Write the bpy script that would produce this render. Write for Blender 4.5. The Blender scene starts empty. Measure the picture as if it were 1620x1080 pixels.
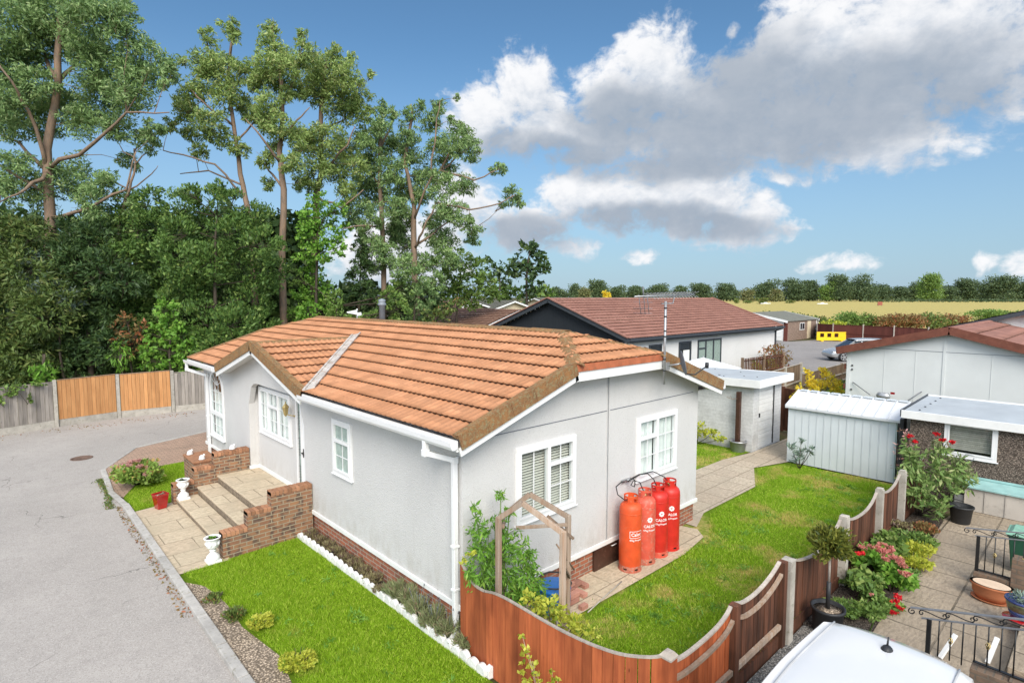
import bpy, bmesh, math, random
import numpy as np
from mathutils import Vector, Matrix
random.seed(7)
rng = np.random.default_rng(11)
S = bpy.context.scene
COL = S.collection
R = math.radians

# ---------------------------------------------------------------- camera
CAMH = 4.65
YAW = R(47.15); PITCH = math.atan(70/897)
cd = bpy.data.cameras.new('camera'); cam = bpy.data.objects.new('camera', cd); COL.objects.link(cam)
cam.location = (0, 0, CAMH); cam.rotation_euler = (R(90)-PITCH, 0, YAW-R(90))
cd.sensor_width = 36; cd.lens = 36*897/1620; cd.clip_start = .1; cd.clip_end = 6000
S.camera = cam
FH = Vector((math.cos(YAW), math.sin(YAW), 0)); RT = Vector((math.sin(YAW), -math.cos(YAW), 0)); UZ = Vector((0, 0, 1))
FW = FH*math.cos(PITCH)-UZ*math.sin(PITCH); UP = UZ*math.cos(PITCH)+FH*math.sin(PITCH)
def ray(px, py): return FW*897+RT*(px-810)+UP*(540-py)
def at(px, py, D):
    """survey point: the place seen at (px, py), D metres away measured along the ground ahead"""
    d = ray(px, py); t = D/d.dot(FH); return Vector((0, 0, CAMH))+d*t
def gnd(px, py, h=0.0):
    d = ray(px, py); return Vector((0, 0, CAMH))+d*((h-CAMH)/d.z)

# ---------------------------------------------------------------- light and sky
SUN_EL, SUN_AZ = 38, 216          # azimuth clockwise from +Y
sl = bpy.data.lights.new('sun', 'SUN'); so = bpy.data.objects.new('sun', sl); COL.objects.link(so)
sl.energy = 2.2; sl.angle = R(34); sl.color = (1, .93, .83)
sdir = Vector((math.sin(R(SUN_AZ))*math.cos(R(SUN_EL)), math.cos(R(SUN_AZ))*math.cos(R(SUN_EL)), math.sin(R(SUN_EL))))
so.rotation_euler = sdir.to_track_quat('Z', 'Y').to_euler()
so.location = (0, 0, 30)
S.view_settings.view_transform = 'Standard'; S.view_settings.look = 'None'
S.view_settings.exposure = 0.9; S.view_settings.gamma = 1
W = bpy.data.worlds.new('World'); S.world = W; W.use_nodes = True
def make_world():
    nt = W.node_tree; nt.nodes.clear()
    L = nt.links.new
    def N(t, **k):
        n = nt.nodes.new(t)
        for a, b in k.items(): setattr(n, a, b)
        return n
    def m(nt_, op, a, b=None, c=None):
        n = nt_.nodes.new('ShaderNodeMath'); n.operation = op
        for i, x in enumerate((a, b, c)):
            if x is None: continue
            if isinstance(x, (int, float)): n.inputs[i].default_value = x
            else: nt_.links.new(x, n.inputs[i])
        return n.outputs[0]
    def vm(nt_, op, a, b=None):
        n = nt_.nodes.new('ShaderNodeVectorMath'); n.operation = op
        for i, x in enumerate((a, b)):
            if x is None: continue
            if isinstance(x, (tuple, list, Vector)): n.inputs[i].default_value = x
            else: nt_.links.new(x, n.inputs[i])
        return n.outputs['Value'] if op in ('DOT_PRODUCT', 'LENGTH') else n.outputs['Vector']
    def ang(px, py):
        d = ray(px, py); return math.atan2(-d.dot(RT), d.dot(FH)), math.atan2(d.z, math.hypot(d.x, d.y))
    # cumulus banks: (px, py, rx, ry) surveyed on the photograph and turned into compass angle / elevation
    blobs = [(775,185,68,52),(835,145,58,50),(860,205,80,45),(740,160,30,30),(1028,88,56,50),(985,150,80,60),(1080,160,120,62),(1190,170,140,75),
             (1290,60,75,62),(1400,70,130,95),(1530,60,130,90),(1330,190,130,60),(1430,225,70,38),(1455,255,22,22),(1120,205,150,50),(930,215,90,45),(1240,110,70,50),
             (905,312,62,38),(960,318,70,48),(1040,320,80,45),(1110,328,80,50),(1180,350,58,34),(1085,262,110,38),(1235,352,40,14),(830,360,70,36),(890,395,50,20),(1240,280,40,12),
             (1320,420,62,17),(1290,424,30,12),(1355,424,40,10),(1545,412,18,17),(1618,415,22,26),(1012,404,34,15),(1160,48,16,9),(640,400,110,60),(735,320,45,60),(1105,195,30,20)]
    grey = [(1000,185,110,45),(1130,195,190,58),(1290,205,160,45),(1420,130,130,50),(1080,262,130,28),(1000,352,130,22),(1130,362,90,16),(840,372,80,30),(870,245,110,28),(1500,150,80,30),(800,222,60,16),(1180,120,80,60)]
    def field(name, lst, nz=False):
        g = bpy.data.node_groups.new(name, 'ShaderNodeTree')
        g.interface.new_socket('P', in_out='INPUT', socket_type='NodeSocketVector')
        g.interface.new_socket('D', in_out='OUTPUT', socket_type='NodeSocketFloat')
        gi = g.nodes.new('NodeGroupInput'); go = g.nodes.new('NodeGroupOutput')
        p = gi.outputs[0]
        acc = None
        for (px, py, rx, ry) in lst:
            a, e = ang(px, py); k = math.cos(e)**.5
            d = vm(g, 'SUBTRACT', p, (a, e, 0))
            d = vm(g, 'MULTIPLY', d, (820/rx/1.12, 820/ry/1.12, 0))
            q = vm(g, 'DOT_PRODUCT', d, d)
            v = m(g, 'SUBTRACT', 1.0 if rx*ry > 1100 else .62, q)
            acc = v if acc is None else m(g, 'SMOOTH_MAX', acc, v, .35)
        g.links.new(acc, go.inputs[0])
        return g
    G1 = field('cloud_banks', blobs); G2 = field('cloud_bellies', grey)
    tc = N('ShaderNodeTexCoord'); D = vm(nt, 'NORMALIZE', tc.outputs['Generated'])
    sx = m(nt, 'MULTIPLY', vm(nt, 'DOT_PRODUCT', D, RT), -1.0); sf = vm(nt, 'DOT_PRODUCT', D, FH)
    az = m(nt, 'ARCTAN2', sx, sf)
    sep = N('ShaderNodeSeparateXYZ'); L(D, sep.inputs[0]); el = m(nt, 'ARCSINE', sep.outputs['Z'])
    P = N('ShaderNodeCombineXYZ'); L(az, P.inputs[0]); L(el, P.inputs[1]); P = P.outputs[0]
    def noise(vec, scale, det, rough=.55, sc=(1, 1.25, 1)):
        n = N('ShaderNodeTexNoise'); n.inputs['Scale'].default_value = scale; n.inputs['Detail'].default_value = det; n.inputs['Roughness'].default_value = rough
        L(vm(nt, 'MULTIPLY', vec, sc), n.inputs['Vector']); return n
    def density(off):
        q = vm(nt, 'ADD', P, off)
        w = noise(q, 7, 3); wv = vm(nt, 'MULTIPLY', vm(nt, 'SUBTRACT', w.outputs['Color'], (.5, .5, .5)), (.10, .07, 0))
        q2 = vm(nt, 'ADD', q, wv)
        a = N('ShaderNodeGroup'); a.node_tree = G1; L(q2, a.inputs[0])
        n2 = noise(q, 15, 11, .62).outputs['Fac']
        vor = N('ShaderNodeTexVoronoi'); vor.feature = 'SMOOTH_F1'; vor.inputs['Scale'].default_value = 24; vor.inputs['Smoothness'].default_value = .6
        L(q2, vor.inputs['Vector'])
        d = m(nt, 'MAXIMUM', m(nt, 'MULTIPLY', a.outputs[0], m(nt, 'ADD', 1.0, m(nt, 'MULTIPLY', m(nt, 'GREATER_THAN', a.outputs[0], 0.0), .25))), -1.2)
        n4 = noise(q2, 48, 6, .6).outputs['Fac']; d = m(nt, 'ADD', d, m(nt, 'MULTIPLY', m(nt, 'SUBTRACT', n4, .5), 1.5))
        d = m(nt, 'ADD', d, m(nt, 'MULTIPLY', m(nt, 'SUBTRACT', n2, .5), 2.1))
        return m(nt, 'ADD', d, m(nt, 'MULTIPLY', m(nt, 'SUBTRACT', .42, vor.outputs['Distance']), .62)), q2
    d0, q0 = density((0, 0, 0)); d1, _ = density((.012, .032, 0))
    def ramp(v, lo, hi):
        n = N('ShaderNodeMapRange'); n.interpolation_type = 'SMOOTHSTEP'
        n.inputs['From Min'].default_value = lo; n.inputs['From Max'].default_value = hi; L(v, n.inputs['Value']); return n.outputs[0]
    # unseen cloud cover added behind the viewer and overhead as fill light
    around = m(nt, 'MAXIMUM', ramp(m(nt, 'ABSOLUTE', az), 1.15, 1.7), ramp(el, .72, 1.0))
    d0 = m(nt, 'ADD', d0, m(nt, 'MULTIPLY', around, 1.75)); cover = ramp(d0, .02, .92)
    lit = ramp(m(nt, 'SUBTRACT', d0, d1), -1.1, 1.1)
    gb = N('ShaderNodeGroup'); gb.node_tree = G2; L(q0, gb.inputs[0])
    n3 = noise(P, 9, 6).outputs['Fac']
    shade = ramp(m(nt, 'ADD', gb.outputs[0], m(nt, 'MULTIPLY', m(nt, 'SUBTRACT', n3, .5), 1.6)), -.35, .95)
    sky = N('ShaderNodeTexSky'); sky.sky_type = 'NISHITA'; sky.sun_disc = False
    sky.sun_elevation = R(SUN_EL); sky.sun_rotation = R(SUN_AZ); sky.altitude = 60; sky.air_density = 1.0; sky.dust_density = .2; sky.ozone_density = 1.6
    skyc = vm(nt, 'MULTIPLY', sky.outputs[0], (.66, .90, .99))
    hz = N('ShaderNodeMix'); hz.data_type = 'RGBA'; L(ramp(el, -.12, .42), hz.inputs[0]); hz.inputs[6].default_value = (2.75, 3.75, 4.95, 1); L(skyc, hz.inputs[7]); skyc = hz.outputs[2]
    white = N('ShaderNodeMix'); white.data_type = 'RGBA'
    white.inputs[6].default_value = (4.4, 4.9, 5.6, 1); white.inputs[7].default_value = (7.2, 7.25, 7.4, 1); L(lit, white.inputs[0])
    cl = N('ShaderNodeMix'); cl.data_type = 'RGBA'; L(m(nt, 'MULTIPLY', shade, .80), cl.inputs[0]); L(white.outputs[2], cl.inputs[6]); cl.inputs[7].default_value = (2.35, 2.85, 3.55, 1)
    fin = N('ShaderNodeMix'); fin.data_type = 'RGBA'; L(cover, fin.inputs[0]); L(skyc, fin.inputs[6]); L(cl.outputs[2], fin.inputs[7])
    bright = N('ShaderNodeCombineXYZ'); k_ = m(nt, 'ADD', 1.0, m(nt, 'MULTIPLY', around, .85)); [L(k_, bright.inputs[i]) for i in range(3)]  # the added cover outside the view is brightened to raise the fill
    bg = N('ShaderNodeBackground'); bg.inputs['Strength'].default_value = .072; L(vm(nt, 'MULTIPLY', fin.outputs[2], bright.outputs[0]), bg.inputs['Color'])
    o = N('ShaderNodeOutputWorld'); L(bg.outputs[0], o.inputs['Surface'])
make_world()

# ---------------------------------------------------------------- mesh helpers
ORG = {}
class MB:
    def __init__(s): s.v = []; s.f = []; s.mi = []; s.rn = []; s.sm = []; s.T = None
    def frame(s, p, u, n):
        """local frame: a along u, b up, d along n"""
        s.T = (Vector(p), Vector(u).normalized(), Vector(n).normalized()); return s
    def P(s, a, b, d):
        p, u, n = s.T; return p+u*a+UZ*b+n*d
    def poly(s, pts, m=0, r=None, sm=False):
        i = len(s.v); s.v += [tuple(p) for p in pts]; s.f.append(tuple(range(i, i+len(pts)))); s.mi.append(m); s.rn.append(random.random() if r is None else r); s.sm.append(sm)
    def hexa(s, c, m=0, r=None):
        """8 corners: bottom ring 0-3, top ring 4-7"""
        i = len(s.v); s.v += [tuple(p) for p in c]
        r = random.random() if r is None else r
        a = Vector(c[1])-Vector(c[0]); b = Vector(c[3])-Vector(c[0]); t = Vector(c[4])-Vector(c[0])
        fl = a.cross(b).dot(t) < 0
        for q in ((3, 2, 1, 0), (4, 5, 6, 7), (0, 1, 5, 4), (1, 2, 6, 5), (2, 3, 7, 6), (3, 0, 4, 7)):
            if fl: q = q[::-1]
            s.f.append(tuple(i+k for k in q)); s.mi.append(m); s.rn.append(r); s.sm.append(False)
    def box(s, x0, y0, z0, x1, y1, z1, m=0, r=None):
        s.hexa([(x0, y0, z0), (x1, y0, z0), (x1, y1, z0), (x0, y1, z0), (x0, y0, z1), (x1, y0, z1), (x1, y1, z1), (x0, y1, z1)], m, r)
    def lbox(s, a0, a1, b0, b1, d0, d1, m=0, r=None):
        s.hexa([s.P(a0, b0, d0), s.P(a1, b0, d0), s.P(a1, b0, d1), s.P(a0, b0, d1), s.P(a0, b1, d0), s.P(a1, b1, d0), s.P(a1, b1, d1), s.P(a0, b1, d1)], m, r)
    def beam(s, p, q, w, h, up=(0, 0, 1), m=0, r=None):
        p = Vector(p); q = Vector(q); d = (q-p).normalized(); up = Vector(up)
        if abs(d.dot(up)) > .98: up = Vector((1, 0, 0))
        x = d.cross(up).normalized()*w/2; y = x.cross(d).normalized()*h/2
        s.hexa([p-x-y, p+x-y, p+x+y, p-x+y, q-x-y, q+x-y, q+x+y, q-x+y], m, r)
    def tube(s, pts, r, n=8, m=0, cap=True, rr=None, sm=True):
        pts = [Vector(p) for p in pts]; k = len(pts); rs = [r]*k if isinstance(r, (int, float)) else list(r)
        i0 = len(s.v); rn = random.random() if rr is None else rr
        x = None
        for j, p in enumerate(pts):
            d = (pts[min(j+1, k-1)]-pts[max(j-1, 0)]).normalized()
            if x is None:
                x = d.cross(Vector((0, 0, 1)) if abs(d.z) < .9 else Vector((1, 0, 0))).normalized()
            else:
                x = (x-d*x.dot(d)).normalized()
            y = d.cross(x)
            for a in range(n):
                t = 2*math.pi*a/n; s.v.append(tuple(p+(x*math.cos(t)+y*math.sin(t))*rs[j]))
        for j in range(k-1):
            for a in range(n):
                b = (a+1) % n; s.f.append((i0+j*n+a, i0+j*n+b, i0+(j+1)*n+b, i0+(j+1)*n+a)); s.mi.append(m); s.rn.append(rn); s.sm.append(sm)
        if cap:
            s.f.append(tuple(i0+a for a in range(n))[::-1]); s.mi.append(m); s.rn.append(rn); s.sm.append(False)
            s.f.append(tuple(i0+(k-1)*n+a for a in range(n))); s.mi.append(m); s.rn.append(rn); s.sm.append(False)
    def lathe(s, prof, c=(0, 0, 0), n=24, m=0, sx=1, sy=1, rot=0, sm=True):
        i0 = len(s.v); rn = random.random()
        for (r, z) in prof:
            for a in range(n):
                t = 2*math.pi*a/n+rot; s.v.append((c[0]+r*math.cos(t)*sx, c[1]+r*math.sin(t)*sy, c[2]+z))
        for j in range(len(prof)-1):
            for a in range(n):
                b = (a+1) % n; s.f.append((i0+j*n+a, i0+j*n+b, i0+(j+1)*n+b, i0+(j+1)*n+a)); s.mi.append(m); s.rn.append(rn); s.sm.append(sm)
        if prof[0][0] > 1e-4: s.f.append(tuple(i0+a for a in range(n))[::-1]); s.mi.append(m); s.rn.append(rn); s.sm.append(False)
        if prof[-1][0] > 1e-4: s.f.append(tuple(i0+(len(prof)-1)*n+a for a in range(n))); s.mi.append(m); s.rn.append(rn); s.sm.append(False)
    def prism(s, pts, vec, m=0, r=None):
        pts = [Vector(p) for p in pts]; vec = Vector(vec); n = len(pts); i = len(s.v); r = random.random() if r is None else r
        nrm = Vector((0, 0, 0))
        for k in range(n): nrm += pts[k].cross(pts[(k+1) % n])
        fl = nrm.dot(vec) < 0
        s.v += [tuple(p) for p in pts]+[tuple(p+vec) for p in pts]
        fs = [tuple(range(i, i+n))[::-1], tuple(range(i+n, i+2*n))]+[(i+k, i+(k+1) % n, i+n+(k+1) % n, i+n+k) for k in range(n)]
        for q in fs:
            s.f.append(q[::-1] if fl else q); s.mi.append(m); s.rn.append(r); s.sm.append(False)
def box_uv(me, org=(0, 0, 0)):
    nv = len(me.vertices); nl = len(me.loops)
    co = np.empty(nv*3); me.vertices.foreach_get('co', co); co = co.reshape(-1, 3)+np.array(org)
    li = np.empty(nl, dtype=np.int32); me.loops.foreach_get('vertex_index', li)
    npol = len(me.polygons); nr = np.empty(npol*3); me.polygons.foreach_get('normal', nr); nr = np.abs(nr.reshape(-1, 3))
    lt = np.empty(npol, dtype=np.int32); me.polygons.foreach_get('loop_total', lt)
    ax = nr.argmax(1); ax = np.where(nr[:, 2] > .6, 2, ax); ax = np.repeat(ax, lt); c = co[li]
    u = np.where(ax == 0, c[:, 1], c[:, 0]); v = np.where(ax == 2, c[:, 1], c[:, 2])
    uv = me.uv_layers.new(name='UVMap'); uv.data.foreach_set('uv', np.stack([u, v], 1).ravel())
    return lt
def part(name, mb, mats, parent=None, loc=None, bevel=0, seg=2):
    """link a builder as ONE mesh object; vertices are given in scene coordinates"""
    org = Vector(ORG.get(parent.name, (0, 0, 0))) if parent is not None else (Vector(loc) if loc is not None else Vector((0, 0, 0)))
    me = bpy.data.meshes.new(name); me.from_pydata([tuple(Vector(p)-org) for p in mb.v], [], mb.f); me.update()
    if not isinstance(mats, (list, tuple)): mats = [mats]
    for m_ in mats: me.materials.append(m_)
    me.polygons.foreach_set('material_index', mb.mi); me.polygons.foreach_set('use_smooth', mb.sm)
    lt = box_uv(me, org)
    rr = np.repeat(np.array(mb.rn), lt); uv = me.uv_layers.new(name='rnd'); uv.data.foreach_set('uv', np.stack([rr, rr], 1).ravel())
    o = bpy.data.objects.new(name, me); COL.objects.link(o)
    if parent is not None: o.parent = parent; ORG[o.name] = org
    else: o.location = org; ORG[o.name] = org
    if bevel:
        b = o.modifiers.new('bevel', 'BEVEL'); b.width = bevel; b.segments = seg; b.limit_method = 'ANGLE'; b.angle_limit = R(40)
    return o
def root(name, loc, label, cat, group=None):
    o = bpy.data.objects.new(name, None); COL.objects.link(o); o.location = loc; o.empty_display_size = .2
    ORG[o.name] = Vector(loc); o['label'] = label; o['category'] = cat
    if group: o['group'] = group
    return o
def tag(o, label, cat, group=None, kind=None):
    o['label'] = label; o['category'] = cat
    if group: o['group'] = group
    if kind: o['kind'] = kind
    return o
def dup(o, loc, label=None, rz=None, par=None, sc=None):
    c = o.copy(); COL.objects.link(c)
    if par is not None: c.parent = par
    else:
        c.location = loc
        if rz is not None: c.rotation_euler = (0, 0, rz)
        if sc is not None: c.scale = (sc, sc, sc)
        if label: c['label'] = label
    for ch in list(o.children): dup(ch, None, par=c)
    return c
def fast_mesh(name, V, F, mat, parent=None, rnd=None, smooth=False, uvs=False, mi=None):
    """V (n,3) scene coordinates, F (m,k) numpy"""
    org = np.array(ORG.get(parent.name, (0, 0, 0))) if parent is not None else np.zeros(3)
    V = V-org; me = bpy.data.meshes.new(name); n, k = F.shape
    me.vertices.add(len(V)); me.vertices.foreach_set('co', V.astype(np.float32).ravel())
    me.loops.add(n*k); me.loops.foreach_set('vertex_index', F.astype(np.int32).ravel())
    me.polygons.add(n); me.polygons.foreach_set('loop_start', np.arange(0, n*k, k, dtype=np.int32))
    me.update(calc_edges=True)
    for m_ in (mat if isinstance(mat, (list, tuple)) else [mat]): me.materials.append(m_)
    if mi is not None: me.polygons.foreach_set('material_index', mi.astype(np.int32))
    if smooth: me.polygons.foreach_set('use_smooth', np.ones(n, dtype=bool))
    if uvs: box_uv(me, org)
    if rnd is None: rnd = rng.random(n)
    rr = np.repeat(rnd, k); uv = me.uv_layers.new(name='rnd'); uv.data.foreach_set('uv', np.stack([rr, rr], 1).astype(np.float32).ravel())
    o = bpy.data.objects.new(name, me); COL.objects.link(o)
    if parent is not None: o.parent = parent; ORG[o.name] = Vector(org)
    return o

# ---------------------------------------------------------------- materials
class NT:
    def __init__(s, name):
        s.mat = bpy.data.materials.new(name); s.mat.use_nodes = True; s.nt = s.mat.node_tree; s.nt.nodes.clear()
        s.out = s.nt.nodes.new('ShaderNodeOutputMaterial'); s.b = s.nt.nodes.new('ShaderNodeBsdfPrincipled'); s.L(s.b.outputs[0], s.out.inputs[0])
    def L(s, a, b): s.nt.links.new(a, b)
    def N(s, t, ins=None, **k):
        n = s.nt.nodes.new(t)
        for a, b in k.items(): setattr(n, a, b)
        for a, b in (ins or {}).items():
            if hasattr(b, 'links'): s.L(b, n.inputs[a])
            else: n.inputs[a].default_value = b
        return n
    def coord(s, kind='Object', sc=(1, 1, 1)):
        if kind == 'UV': c = s.N('ShaderNodeUVMap', uv_map='UVMap').outputs[0]
        else: c = s.N('ShaderNodeTexCoord').outputs[kind]
        return s.N('ShaderNodeMapping', {'Vector': c, 'Scale': sc}).outputs[0]
    def noise(s, vec, scale, det=4, rough=.55, lo=0, hi=1):
        n = s.N('ShaderNodeTexNoise', {'Vector': vec, 'Scale': scale, 'Detail': det, 'Roughness': rough}).outputs['Fac']
        if (lo, hi) != (0, 1): n = s.rng(n, lo, hi)
        return n
    def rng(s, v, lo, hi, a=0, b=1): return s.N('ShaderNodeMapRange', {'Value': v, 'From Min': lo, 'From Max': hi, 'To Min': a, 'To Max': b}).outputs[0]
    def mix(s, f, a, b, mode='MIX'):
        n = s.N('ShaderNodeMix', data_type='RGBA', blend_type=mode)
        for i, x in ((0, f), (6, a), (7, b)):
            if hasattr(x, 'links'): s.L(x, n.inputs[i])
            elif i == 0: n.inputs[0].default_value = x
            else: n.inputs[i].default_value = (*x[:3], 1) if not isinstance(x, float) else (x, x, x, 1)
        return n.outputs[2]
    def math(s, op, a, b):
        n = s.N('ShaderNodeMath', operation=op)
        for i, x in enumerate((a, b)):
            if hasattr(x, 'links'): s.L(x, n.inputs[i])
            else: n.inputs[i].default_value = x
        return n.outputs[0]
    def rnd(s):
        return s.N('ShaderNodeSeparateXYZ', {0: s.N('ShaderNodeUVMap', uv_map='rnd').outputs[0]}).outputs[0]
    def bump(s, h, strength=.4, dist=.01):
        s.L(s.N('ShaderNodeBump', {'Height': h, 'Strength': strength, 'Distance': dist}).outputs[0], s.b.inputs['Normal'])
    def set(s, col=None, rough=.8, spec=.3, metal=0, coat=0):
        if col is not None:
            if hasattr(col, 'links'): s.L(col, s.b.inputs['Base Color'])
            else: s.b.inputs['Base Color'].default_value = (*col[:3], 1)
        if hasattr(rough, 'links'): s.L(rough, s.b.inputs['Roughness'])
        else: s.b.inputs['Roughness'].default_value = rough
        s.b.inputs['Specular IOR Level'].default_value = spec; s.b.inputs['Metallic'].default_value = metal; s.b.inputs['Coat Weight'].default_value = coat
        return s.mat
def sc3(c, k): return tuple(x*k for x in c[:3])
def plain(name, c, rough=.6, spec=.4, var=.15, scale=3, bump=.0, bscale=60, dirt=None, dirt_lo=.55, metal=0, coat=0, rv=0, bd=.01, stretch=(1, 1, 1)):
    t = NT(name); co = t.coord('Object', stretch)
    n = t.noise(co, scale, 5); col = t.mix(t.rng(n, .3, .7), sc3(c, 1-var), sc3(c, 1+var))
    if dirt: col = t.mix(t.noise(co, scale*2.7, 6, .65, dirt_lo, dirt_lo+.18), col, dirt)
    if rv: col = t.mix(1.0, col, t.N('ShaderNodeCombineColor', {0: (v := t.rng(t.rnd(), 0, 1, 1-rv, 1+rv)), 1: v, 2: v}).outputs[0], 'MULTIPLY')
    if bump: t.bump(t.noise(co, bscale, 4, .6), bump, bd)
    return t.set(col, rough, spec, metal, coat)
def wood(name, c, c2, streak=.6, rv=.25, rough=.75, knots=True):
    t = NT(name); co = t.coord('Object', (26, 26, 1.6))
    n = t.noise(co, 1.0, 5, .6); n2 = t.noise(t.coord('Object', (3, 3, 1.2)), 1.3, 3)
    col = t.mix(t.rng(n, .3, .72), c, c2); col = t.mix(t.math('MULTIPLY', t.rng(n2, .45, .75), streak), col, sc3(c2, .55))
    v = t.rng(t.rnd(), 0, 1, 1-rv, 1+rv)
    col = t.mix(1.0, col, t.N('ShaderNodeCombineColor', {0: v, 1: v, 2: v}).outputs[0], 'MULTIPLY')
    if knots:
        vo = t.N('ShaderNodeTexVoronoi', {'Vector': t.coord('Object', (8, 8, 2.2)), 'Scale': 1.0}).outputs['Distance']
        col = t.mix(t.rng(vo, .07, .03), col, sc3(c2, .35))
    t.bump(n, .35, .006); return t.set(col, rough, .25)
def brick(name, c1, c2, c3, mortar, bw=.225, rh=.075, ms=.009, mix3=.5, kind='UV', bstr=.7):
    t = NT(name); co = t.coord(kind)
    b = t.N('ShaderNodeTexBrick', {'Vector': co, 'Color1': (*c1, 1), 'Color2': (*c2, 1), 'Mortar': (*mortar, 1), 'Scale': 1.0, 'Mortar Size': ms, 'Mortar Smooth': .15, 'Bias': 0.0, 'Brick Width': bw, 'Row Height': rh})
    cell = t.N('ShaderNodeTexWhiteNoise', {'Vector': t.N('ShaderNodeVectorMath', {0: co, 1: (bw/2, rh, 1)}, operation='SNAP').outputs[0]}).outputs['Value']
    n = t.noise(co, 14, 5); big = t.noise(co, 1.6, 3)
    inv = t.math('SUBTRACT', 1.0, b.outputs['Fac'])
    col = t.mix(t.math('MULTIPLY', t.math('MULTIPLY', t.rng(t.noise(co, 6, 1), .5, .6), mix3), inv), b.outputs['Color'], c3)
    col = t.mix(.45, col, t.mix(t.rng(n, .25, .75), (.55, .55, .55), (1, 1, 1)), 'MULTIPLY')
    col = t.mix(t.math('MULTIPLY', t.rng(big, .5, .75), .35), col, (.10, .09, .075))
    h = t.math('ADD', inv, t.math('MULTIPLY', n, .35)); t.bump(h, bstr, .008)
    return t.set(col, .85, .2)
def leafmat(name, c1, c2, c3=None, trans=.35, rough=.55, f3=.15):
    t = NT(name); r = t.rnd(); co = t.coord('Object')
    col = t.mix(r, c1, c2)
    if c3: col = t.mix(t.rng(t.math('FRACT', t.math('MULTIPLY', r, 7.3), 0), 1-f3-.02, 1-f3+.02), col, c3)
    col = t.mix(t.math('MULTIPLY', t.noise(co, .9, 2, .5, .45, .65), .35), col, sc3(c2, 1.25))
    t.set(col, rough, .35)
    tr = t.N('ShaderNodeBsdfTranslucent', {'Color': col}); mx = t.N('ShaderNodeMixShader', {0: trans, 1: t.b.outputs[0], 2: tr.outputs[0]}); t.L(mx.outputs[0], t.out.inputs[0])
    return t.mat
def glassmat(name, tint=(.85, .9, .9), fr=1.6):
    t = NT(name); t.nt.nodes.remove(t.b)
    lw = t.N('ShaderNodeLayerWeight', {'Blend': .5}).outputs['Facing']; f = t.N('ShaderNodeMath', {0: t.math('POWER', lw, 4.0), 1: .55, 2: .06}, operation='MULTIPLY_ADD'); g = t.N('ShaderNodeBsdfGlossy', {'Roughness': .03, 'Color': (.9, .9, .9, 1)}); a = t.N('ShaderNodeBsdfTransparent', {'Color': (*tint, 1)})
    m_ = t.N('ShaderNodeMixShader', {0: f.outputs[0], 1: a.outputs[0], 2: g.outputs[0]}); t.L(m_.outputs[0], t.out.inputs[0]); return t.mat

def render_wall(name, c):
    t = NT(name); co = t.coord('Object')
    n = t.noise(co, 80, 3, .6); v = t.N('ShaderNodeTexVoronoi', {'Vector': co, 'Scale': 60.0}).outputs['Distance']
    h = t.math('ADD', n, t.math('MULTIPLY', v, .6)); t.bump(h, .55, .012)
    col = t.mix(t.noise(co, .8, 4, .6, .35, .7), sc3(c, .96), sc3(c, 1.03))
    col = t.mix(t.rng(n, .60, .70), col, sc3(c, .66)); col = t.mix(t.rng(t.noise(co, 28, 3, .6), .62, .75), col, sc3(c, .86))
    st = t.noise(t.coord('Object', (5, 5, .5)), 1, 4, .6, .62, .8); col = t.mix(t.math('MULTIPLY', st, .25), col, (.38, .36, .33))
    zz = t.N('ShaderNodeSeparateXYZ', {0: co}).outputs[2]; sp = t.math('MULTIPLY', t.rng(zz, 1.1, .45), t.noise(t.coord('Object', (2.2, 2.2, 1)), 3, 6, .65, .42, .62))
    col = t.mix(t.math('MULTIPLY', sp, .35), col, (.36, .32, .26))
    return t.set(col, .9, .15)
M = {}
M['render'] = render_wall('painted_roughcast', (.59, .578, .56))
M['render_white'] = render_wall('white_roughcast', (.70, .695, .68))
M['pvc'] = plain('white_pvc', (.76, .76, .755), .35, .5, .03, 2, dirt=(.55, .54, .5), dirt_lo=.72)
M['whitepaint'] = plain('white_gloss_paint', (.76, .76, .74), .4, .5, .06, 4, dirt=(.58, .56, .5), dirt_lo=.68)
M['glass'] = glassmat('window_glass'); M['frost'] = plain('obscured_glass', (.30, .38, .34), .25, .6, .2, 9)
M['dark'] = plain('painted_room_shade', (.03, .03, .03), .9, .1)  # near-black colour stands for the shade inside the rooms
M['lead'] = plain('lead_came', (.10, .10, .10), .5, .5)
M['curtain'] = plain('net_curtain', (.82, .82, .78), .9, .1, .08, 6)
M['blind'] = plain('blind_slat', (.80, .76, .67), .6, .3, .06, 6)
M['brick'] = brick('plinth_brick', (.42, .15, .08), (.33, .12, .075), (.12, .085, .07), (.38, .33, .26))
M['brickbuff'] = brick('weathered_wall_brick', (.36, .19, .10), (.26, .13, .08), (.09, .07, .06), (.36, .30, .21), mix3=.8)
def tilemat(name, c1, c2, moss, lich=.5):
    t = NT(name); co = t.coord('Object')
    col = t.mix(t.noise(co, 2.2, 5, .6, .3, .7), c1, c2)
    v = t.rng(t.rnd(), 0, 1, .86, 1.12); col = t.mix(1.0, col, t.N('ShaderNodeCombineColor', {0: v, 1: v, 2: v}).outputs[0], 'MULTIPLY')
    col = t.mix(t.math('MULTIPLY', t.noise(co, 26, 5, .7, .56, .68), .45), col, sc3(c2, .45))
    st = t.noise(t.coord('Object', (1.2, 5, 1)), 2.2, 4, .6, .55, .8); col = t.mix(t.math('MULTIPLY', st, .5), col, sc3(c1, .62))
    col = t.mix(t.math('MULTIPLY', t.noise(co, 11, 6, .75, .63, .70), lich), col, moss)
    t.bump(t.noise(co, 90, 3, .6), .35, .004)
    return t.set(col, .85, .2)
M['tile'] = tilemat('orange_roof_tile', (.50, .245, .130), (.42, .195, .098), (.34, .29, .16), .55)
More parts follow.
